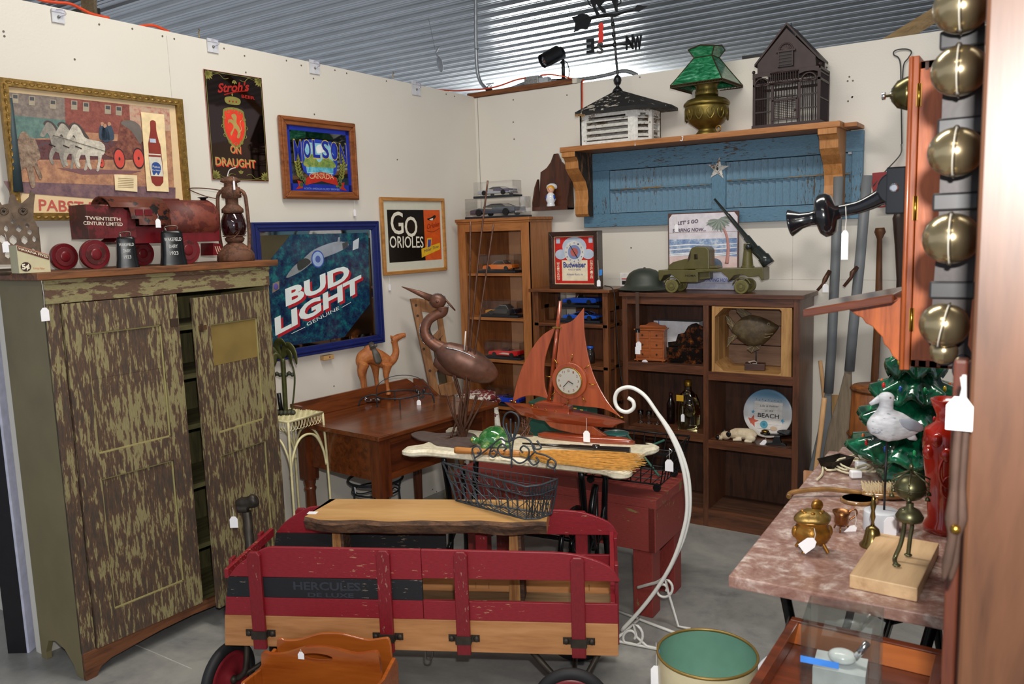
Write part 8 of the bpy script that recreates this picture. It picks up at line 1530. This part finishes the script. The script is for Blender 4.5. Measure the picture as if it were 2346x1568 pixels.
# block with the brass lamp
P4=[on(1946,1318,.028),on(2102,1350,.028),on(2038,1226,.028)];e1_=P4[1]-P4[0];a_=math.degrees(math.atan2(e1_.y,e1_.x));f=Fr((P4[0].x,P4[0].y,ZM),a_);Lb=e1_.length;Db=min((P4[2]-P4[0]).dot(f.y),.3);b=B();b.box(0,Lb,0,Db,.0005,.029,wood('#d6b48a','#b4906a',.5,'y',8));tag(b.o('wood_block',None,f.o,math.radians(a_),bevel=.002),'thick pale pine block lying on the marble under the brass tank lamp','block')
Q=Zp(2070,1285,ZM+.03);f=Fr(Q,CA);m=f.m;k=f.k;t=fthing('brass_incense_lamp','tarnished brass ball hung with chains on bent tube legs, standing on the pine block','lamp',f);TB=M('#68664a',.36,.8,var=.35,scale=20)
b=B();c=m(2086,1118);b.ell((c[0],0,c[1]),(33*k,33*k,30*k),TB,28,18);b.ring((c[0],0,c[1]),33.5*k,1.5*k,TB,36);b.o('ball',t)
b=B();T=(c[0],0,m(2088,1078)[1]);b.ell((T[0],0,T[2]+8*k),(5*k,5*k,7*k),TB,12,8)
for i in range(6): a=i*PI/3;b.tube([T,(c[0]+44*k*math.cos(a),44*k*math.sin(a),m(2086,1100)[1]-0)],2*k,TB,6)
b.o('canopy_arms',t);b=B()
for i in range(6):
 a=i*PI/3;x,y,z=c[0]+42*k*math.cos(a),42*k*math.sin(a),m(2086,1100)[1]
 for j in range(7): b.ring((x,y,z-j*4.2*k),2*k,.7*k,TB,8,axis='y' if j % 2 else 'x')
 b.lathe([(6*k,0),(5*k,5*k),(2*k,9*k),(0,10*k)],TB,12,rotm(0,0,0,(x,y,z-38*k)))
b.o('chain_bells',t)
b=B();z=m(2086,1150)[1];b.lathe([(0,z),(8*k,z-3*k),(8*k,z-12*k),(22*k,z-20*k),(30*k,z-34*k),(27*k,z-44*k),(10*k,z-50*k),(0,z-50*k)],TB,24,rotm(0,0,0,(c[0],0,0)));b.o('lower_bowl',t)
for L in ([(2068,1165),(2072,1200),(2064,1245),(2050,1280),(2038,1300,-.03)],[(2100,1190,.02),(2100,1215,.02),(2096,1238,.02),(2092,1255,.02)]): b=B();P=tv(m,L);P[-1]=(P[-1][0],P[-1][1],.004);b.wire(P,5*k,TB,8);b.ell(P[-1],(9*k,9*k,3*k),TB,12,6);b.o('bent_tube_leg',t)
p=tv(m,[(2036,1302,-.04)])[0];
# cord, brush, mirror, tray
f=Fr(on(1960,1080),CA);t=fthing('lamp_cord','coiled cream electric cord with white plugs at the far left of the marble','cord',f);CC=M('#d9cfb0',.5);b=B();random.seed(9);P=[]
def onl(px,py,dz=.006): q=on(px,py)-f.o;return (q.dot(f.x),q.dot(f.y),dz)
for i in range(34): a=i*.62;P.append(onl(1962+(45+8*math.sin(i*1.7))*math.cos(a),1075+(14+4*math.sin(i*2.3))*math.sin(a),.005+.0006*i))
b.wire(P,.0032,CC,5,4);b.wire([onl(1930,1078),onl(1895,1082),onl(1886,1064),onl(1884,1090),onl(1872,1104)],.0032,CC,5,4);b.o('cord',t)
for px,py in ((1972,1076),(1960,1098)): b=B();q=onl(px,py,.014);b.box(q[0]-.016,q[0]+.016,q[1]-.01,q[1]+.01,q[2]-.01,q[2]+.012,WHITE);b.o('plug',t,bevel=.004)
f=Fr(on(2035,1140),CA-6);k=f.k*1.5;t=fthing('hair_brush','old hair brush lying bristles up behind the gull base','brush',f);AM=M('#8a6438',.15,var=.3,coat=1);b=B();b.ell((0,0,.010),(42*k,20*k,8*k),AM,24,10);b.o('brush_back',t);b=B();random.seed(1)
for i in range(15):
 for j in range(6): x,y=-34*k+i*68*k/14,-13*k+j*26*k/5;b.tube([(x,y,.015),(x*1.04+random.uniform(-.001,.001),y*1.1,.038)],.0016,M('#d8c49c',.7),3)
b.o('bristles',t);b=B();b.wire([(-40*k,0,.012),(-90*k,4*k,.020),(-140*k,0,.014),(-150*k,-10*k,.006)],4*k,AM,8);b.o('handle',t)
f=Fr(on(1968,1150),CA);k=f.k;t=fthing('hand_mirror','small oval hand mirror with amber rim beside the hair brush','mirror',f);b=B();b.lathe([(0,0),(40*k,0),(42*k,6*k),(38*k,9*k)],AM,30,sy=.8);b.o('rim',t);b=B();b.lathe([(0,9.2*k),(37*k,9.2*k)],MIR(),30,sy=.8);b.o('mirror_glass',t)
f=Fr(on(1915,1072),CA+30);t=fthing('metal_trough','small dark rusty metal trough at the far left corner of the marble','trough',f);TRM=M('#2a231c',.5,.5,var=.3);b=B();fk=f.k;w,d,h=38*fk,20*fk,22*fk
V=[(-w*.8,-d*.7,0.001),(w*.8,-d*.7,0.001),(w*.8,d*.7,0.001),(-w*.8,d*.7,0.001),(-w,-d,h),(w,-d,h),(w,d,h),(-w,d,h)];b.add(V,[(0,3,2,1),(0,1,5,4),(1,2,6,5),(2,3,7,6),(3,0,4,7)],TRM);b.tube(V[4:],.002,TRM,5,True);b.o('pan',t)
# ================================================================ tall cabinet, telephone, sleigh bells
WB=wood('#63402a','#3d2517',.42,'z',6,.15);E0=Dp(2226,784,.80);t=thing('display_cabinet','tall brown wooden cabinet filling the right edge','cabinet',(E0.x,E0.y,0))
b=B();b.box(0,.42,0,.03,0,2.35,WB);b.o('front_board',t,bevel=.004);b=B();b.box(.025,.055,.03,1.45,0,2.35,wood('#5a2c1a','#35180e',.35,'z',6,.3));b.o('side_board',t);b=B();b.box(-.020,-.006,.06,.085,0,1.44,wood('#6a3a28','#43211a',.25,'z',6,.5));b.box(-.007,.026,.062,.07,0,1.44,wood('#6a3a28','#43211a',.25,'z',6,.5));b.o('edge_strip',t,bevel=.003)
PX=E0.x+.022;PY=-2.66;f=Fr((PX,PY,1.2),0);f.o.z=1.2;m0=f.m;m=lambda px,py,d=0: (m0(px,py,d)[0],m0(px,py,d)[1]);t=thing('wall_telephone','antique oak wall telephone box with black mouthpiece arm, seen from its side','telephone',f.o,0)
OA=wood('#c8682e','#92451c',.35,'z',14,.25);OA2=wood('#b05a2a','#7d3818',.35,'z',14,.25);WP_=.20
xa=m(2097,500)[0];zT,zB=m(2160,134)[1],m(2160,845)[1]
b=B();b.box(xa,-.001,0,.014,zB,zT,OA);b.box(xa,-.001,WP_-.014,WP_,zB,zT,OA);b.box(xa,-.001,0,WP_,zT-.014,zT,OA);b.box(xa,-.001,0,WP_,zB,zB+.014,OA);b.o('wooden_case',t,bevel=.001)
b=B()
for i in range(9): x=xa+.008+i*(-.01-xa)/9;b.box(x,x+.006,-.001,.001,zT-.016,zT-.002,M('#4a2414',.4));b.box(x,x+.006,-.001,.001,zB+.002,zB+.014,M('#7a3a1c',.4))
b.o('finger_joints',t)
xd0=m(2072,500)[0];b=B();b.box(xd0+.004,xa-.001,-.004,WP_+.004,zB-.006,zT+.01,OA2);b.tube([(xd0+.004,-.004,zB-.006),(xd0+.004,-.004,zT+.01)],.0045,OA2,8);b.tube([(xd0+.004,WP_+.004,zB-.006),(xd0+.004,WP_+.004,zT+.01)],.0045,OA2,8);b.box(xd0+.001,xd0+.006,.02,WP_-.02,zB+.02,zT-.02,OA);b.o('front_door',t,bevel=.002)
for y0,y1 in ((194,246),(450,505),(706,758)): b=B();z0,z1=m(2090,y1)[1],m(2090,y0)[1];b.box(xa-.004,xa+.004,-.006,-.001,z0,z1,BRASS);b.tube([(xa,-.006,z0),(xa,-.006,z1)],.003,BRASS,8);b.o('brass_hinge',t)
for yy in (.055,.145):
 b=B();c=m(2066,216,yy);r=(m(2066,140,yy)[1]-m(2066,216,yy)[1])*.52;xg=xd0;T=rotm(0,-PI/2,0,(xg,yy,c[1]));b.lathe([(r,0),(r*.98,.010),(r*.8,.026),(r*.4,.036),(0,.038)],M('#5c5434',.25,.85,var=.2),30,T);b.lathe([(.003,.036),(.003,.046),(.007,.047),(.007,.053),(0,.054)],CHROME,12,T);b.o('gong',t)
ym=.10;q=lambda px,py: (m(px,py,ym)[0],ym,m(px,py,ym)[1]);BP=M('#121317',.18,.1,var=.1,coat=.6)
b=B();c=q(2048,432);b.box(c[0]-.01,xd0+.004,ym-.03,ym+.03,c[2]-.05,c[2]+.04,BP);b.disc((c[0]+.005,c[2]),.032,ym-.028,ym-.018,BP,24);b.disc((c[0]+.005,c[2]),.032,ym+.018,ym+.028,BP,24);b.tube([(c[0]+.005,ym-.034,c[2]),(c[0]+.005,ym+.03,c[2])],.009,CHROME,12);b.o('arm_bracket',t,bevel=.003)
b=B();b.tube(smooth_path([q(*a) for a in [(2048,434),(2010,456),(1970,474),(1935,482),(1915,486)]],5),[.024,.016,.013,.012,.013],BP,12,flat=.7);b.o('mouthpiece_arm',t)
A_=Vector(q(1925,486));Bc=Vector(q(1826,508));D_=(Bc-A_);Lc=D_.length;T=Matrix.Translation(A_) @ D_.to_track_quat('Z','Y').to_matrix().to_4x4();k=kk(f.o)*1.22
b=B();b.lathe([(0,0),(14*k,0),(16*k,8*k),(40*k,14*k),(46*k,22*k),(47*k,36*k),(40*k,44*k),(18*k,50*k)],BP,36,T);b.o('transmitter_housing',t)
b=B();b.lathe([(17*k,48*k),(15*k,62*k),(18*k,82*k),(28*k,102*k),(30*k,106*k),(26*k,104*k),(14*k,80*k),(11*k,60*k)],BP,36,T);b.o('mouthpiece_horn',t)
c=q(1942,478);price_tag(t,(c[0],ym-.02,c[2]+.004),.050,.013,.056)
b=B();s0,s1=m(2070,672,.1),m(1872,706,.1);b.add([(s1[0],-.02,s1[1]-.008),(s0[0],-.02,s0[1]-.008),(s0[0],WP_+.02,s0[1]-.008),(s1[0],WP_+.02,s1[1]-.008),(s1[0],-.02,s1[1]+.008),(s0[0],-.02,s0[1]+.008),(s0[0],WP_+.02,s0[1]+.008),(s1[0],WP_+.02,s1[1]+.008)],[(0,3,2,1),(4,5,6,7),(0,1,5,4),(1,2,6,5),(2,3,7,6),(3,0,4,7)],wood('#6e3a22','#43201a',.15,'x',10,.8));b.o('writing_shelf',t,bevel=.003)
P=[(1935,704),(1950,712),(1962,722),(1976,728),(1984,740),(2000,748),(2010,760),(2022,772),(2026,788),(2038,800),(2046,816),(2058,826),(2069,838),(2069,680)];b=B();b.prism([m(a,c_,.05) for a,c_ in P],.045,.058,OA);b.o('shelf_bracket',t,bevel=.002);b=B();b.prism([m(a,c_,.05) for a,c_ in P],.145,.158,OA);b.o('shelf_bracket',t,bevel=.002)
# sleigh bells
PYb=-3.08;f=Fr((E0.x-.0,PYb,1.3),0);m=f.m;t=thing('sleigh_bell_strap','dark leather strap of brass sleigh bells hanging beside the telephone','sleigh bells',f.o,0);k=f.k;LT=M('#2f2422',.45,var=.2,scale=20,bmp=.2);SBm=M('#b5a480',.22,.9,var=.22,scale=6);
b=B();L=tv(m,[(2210,-60),(2206,200),(2196,500),(2180,700),(2172,790),(2195,840)]);w=40*k
for i in range(len(L)-1): a,c=L[i],L[i+1];b.add([(a[0]-w,0,a[2]),(a[0]+w,0,a[2]),(c[0]+w,0,c[2]),(c[0]-w,0,c[2]),(a[0]-w,.004,a[2]),(a[0]+w,.004,a[2]),(c[0]+w,.004,c[2]),(c[0]-w,.004,c[2])],[(0,3,2,1),(4,5,6,7),(0,4,7,3),(1,2,6,5)],LT)
b.o('leather_strap',t)
for py,px in ((88,2208),(290,2202),(462,2190),(665,2182)): b=B();c=m(px,py);b.box(c[0]-w*1.18,c[0]+w*1.18,-.006,.006,c[1]-.012,c[1]+.012,M('#2b2a2c',.4,var=.2));b.o('keeper_loop',t,bevel=.003)
BL_=[(2206,22,58,0),(2200,166,57,0),(2192,350,57,.05),(2182,546,60,.0),(2166,742,53,.2)]
for px,py,r,tl in BL_:
 c=m(px,py,-.03);R_=r*k*.97;T=rotm(0,tl,0,(c[0],-.045,c[1]));b=B();b.ell((0,0,0),(R_,R_,R_*.96),SBm,36,24,T=T);b.ring((0,0,0),R_*1.004,.0008,SBm,40,T=T @ rotm(0,PI/2,0));o=b.o('bell',t)
 b=B();A2=[(0,-R_*1.005*math.cos(a),R_*.965*math.sin(a)) for a in [(-1.15+i*.115) for i in range(21)]];b.tube(A2,R_*.10,M('#d5d0c2',.35,.2),8,T=T,flat=.3);b.tube([(p[0]+R_*.07,p[1]+.0,p[2]) for p in A2],R_*.045,M('#2a2218',.5),6,T=T,flat=.5)  # solid ball: pale strip paints brightness through the slot, dark strip its shade
 for e in (A2[0],A2[-1]): b.ell(e,(R_*.12,R_*.05,R_*.12),M('#2a2218',.5),10,6,T=T)
 b.o('painted_slot',o)
b=B();c=m(2166,800);b.ell((c[0],-.022,c[1]),30*k,SBm,24,16);b.o('small_bell',t)
b=B();b.ring((m(2205,845)[0],0,m(2205,845)[1]),.011,.0022,IRON,18,axis='y',rz=.018);b.o('buckle_ring',t)
# tongs
f=Fr((E0.x-.015,E0.y-.012,1.2),0);m=f.m;t=thing('rusty_tongs','pair of rusty iron tongs hanging left of the cabinet edge','tongs',f.o,0);RI=M('#4e3a30',.6,.4,var=.3)
for s,L in ((0,[(2202,930),(2196,980),(2190,1050),(2186,1120),(2180,1190),(2182,1230),(2170,1290),(2162,1330)]),(1,[(2216,930),(2212,980),(2206,1050),(2202,1120),(2200,1190),(2190,1230),(2184,1290),(2176,1335)])): b=B();b.tube(smooth_path([(p[0],s*.004,p[2]) for p in tv(m,L)],4),[.003,.004,.0045,.004,.0065,.0045,.005,.0015],RI,8,flat=.5);b.o('tong_arm',t)
b=B();c=m(2190,1210);b.ell((c[0],-.004,c[1]),.005,BRASS,10,8);b.tube([tv(m,[(2209,860)])[0],tv(m,[(2209,932)])[0]],.002,STRING,5);b.o('rivet',t);price_tag(t,(m(2203,862)[0],-.006,m(2203,862)[1]),.022,.023,.031)
# ================================================================ foreground box, acrylic case, cloth
ZX=.80;A=Zp(1815,1412,ZX);C2=Zp(2172,1492,ZX);ang=math.degrees(math.atan2(C2.y-A.y,C2.x-A.x));f=Fr((A.x,A.y,0),ang);t=thing('wooden_table','red-brown wooden table with a sloped rim at the bottom right','table',f.o,ang);TW=wood('#6a2f18','#45200f',.25,'x',6,.5);TW2=wood('#a85c28','#8a441a',.3,'x',6,.4);Lw=(C2-A).length
b=B();b.box(0,Lw,-.55,0,ZX-.06,ZX-.03,TW);o=b.o('table_top',t,bevel=.003);b=B()
for q in ((0,Lw,-.018,0,ZX-.03,ZX),(0,.018,-.55,-.018,ZX-.03,ZX),(Lw-.018,Lw,-.55,-.018,ZX-.03,ZX)): b.box(*q,TW)
b.o('rim',t,bevel=.002);b=B();b.add([(.018,-.020,ZX-.003),(Lw-.018,-.020,ZX-.003),(Lw-.018,-.055,ZX-.029),(.018,-.055,ZX-.029)],[(0,3,2,1)],TW2);b.o('bevelled_edge',t)
for x in (.02,Lw-.05):
 for y in (-.53,-.05): b=B();b.box(x,x+.03,y,y+.03,0,ZX-.06,TW);b.o('leg',t)
c0=Zp(1928,1580,ZX-.03) ;f=Fr(Vector((c0.x,c0.y,ZX-.029)),ang+6);m=f.m;t=fthing('acrylic_box','tall clear acrylic box with blue tape standing on the wooden table','clear box',f);W2_=.062;H2=m(1940,1412)[1];H2=min(max(H2,.1),.24);G=clear('#eef2f0',.9)
b=B()
for q in ((-W2_,W2_,-.06,-.058,0,H2),(-W2_,W2_,.058,.06,0,H2),(-W2_,-W2_+.002,-.058,.058,0,H2),(W2_-.002,W2_,-.058,.058,0,H2)): b.box(*q,G)
b.o('clear_walls',t);b=B();b.box(-W2_+.0,.0,-.062,-.0602,H2*.50,H2*.58,M('#3f86e0',.5));b.o('blue_tape',t)
b=B();b.box(-.045,.04,-.035,.03,.001,H2*.36,M('#d6d9de',.35));b.o('white_carton',None,f.o+Vector((0,0,.0)),math.radians(f.a));tag(bpy.data.objects['white_carton.001'] if 'white_carton.001' in bpy.data.objects else bpy.data.objects['white_carton'],'white plastic block inside the clear acrylic box','block')
b=B();b.ell((0,.0,.012),(.024,.02,.012),M('#e9ebef',.2),16,10);b.tube([(.02,0,.012),(.04,.0,.045)],.006,CHROME,8);tag(b.o('white_trinket',None,f.o+Vector((0,0,H2*.36)),math.radians(f.a)),'rounded white trinket with a silver clip on top in the acrylic box','trinket')
Q=Zp(1768,1520,.22);f=Fr((Q.x,Q.y,0),CA);b=B();n=16
V=[(-.10+.2*i/n,-.05+.10*j/8,(.24+.004*math.sin(i*2.1))*math.sin(PI*(.12+.76*i/n))*math.sin(PI*(.15+.7*j/8))**.4) for i in range(n+1) for j in range(9)]
V=[(x*1.0,y,max(z,.001)) for x,y,z in V];b.add(V,[(i*9+j,(i+1)*9+j,(i+1)*9+j+1,i*9+j+1) for i in range(n) for j in range(8)],M('#e4e8f0',.9,var=.08,scale=90,bmp=1.0),True);tag(b.o('folded_blanket',None,f.o,math.radians(CA)),'white knitted blanket on the floor behind the metal bin','blanket')
# ================================================================ a few last things
f=Fr(Zp(1375,985,.56),CA);f=Fr((1.50,-1.14,ZR),10);m=f.m;t=fthing('teal_tin','small dark teal tin partly hidden behind the hull of the sailboat clock','tin',f);b=B();b.lathe([(0,0),(.055,0),(.058,.004),(.058,.17),(.055,.175),(0,.175)],M('#1d5a55',.35),28);b.o('can',t);b=B();b.ring((0,0,.175),.057,.003,M('#8a8f8c',.3,.7));b.o('rim',t)
f=Fr((1.22,-1.16,ZR),6);t=fthing('green_box','flat green patterned box with yellow marks, behind the deck of the sailboat clock','box',f);b=B();b.box(-.13,.16,-.05,.08,0,.30,M('#1f4a3c',.5,var=.2));b.o('body',t,bevel=.004);b=B()
for i in range(9): b.box(-.12+i*.031,-.106+i*.031,-.0515,-.05,.275+.006*(i % 2),.281+.006*(i % 2),M('#c8a030',.5))
b.o('yellow_marks',t)
Q=Zp(1075,932,.62);t=thing('cloth_bundle','red and white speckled cloth on the seat of the chippy stool','cloth',(.28,-.50,.619));b=B();b.lathe([(.10,.001),(.12,.01),(.11,.03),(.06,.045),(0,.05)],chippy('#d8cfc4','#7a2024',.5,45,(1,1,1),.8),24,fn=lambda a,i: 1+.12*math.sin(a*5+i));b.o('folded_cloth',t)
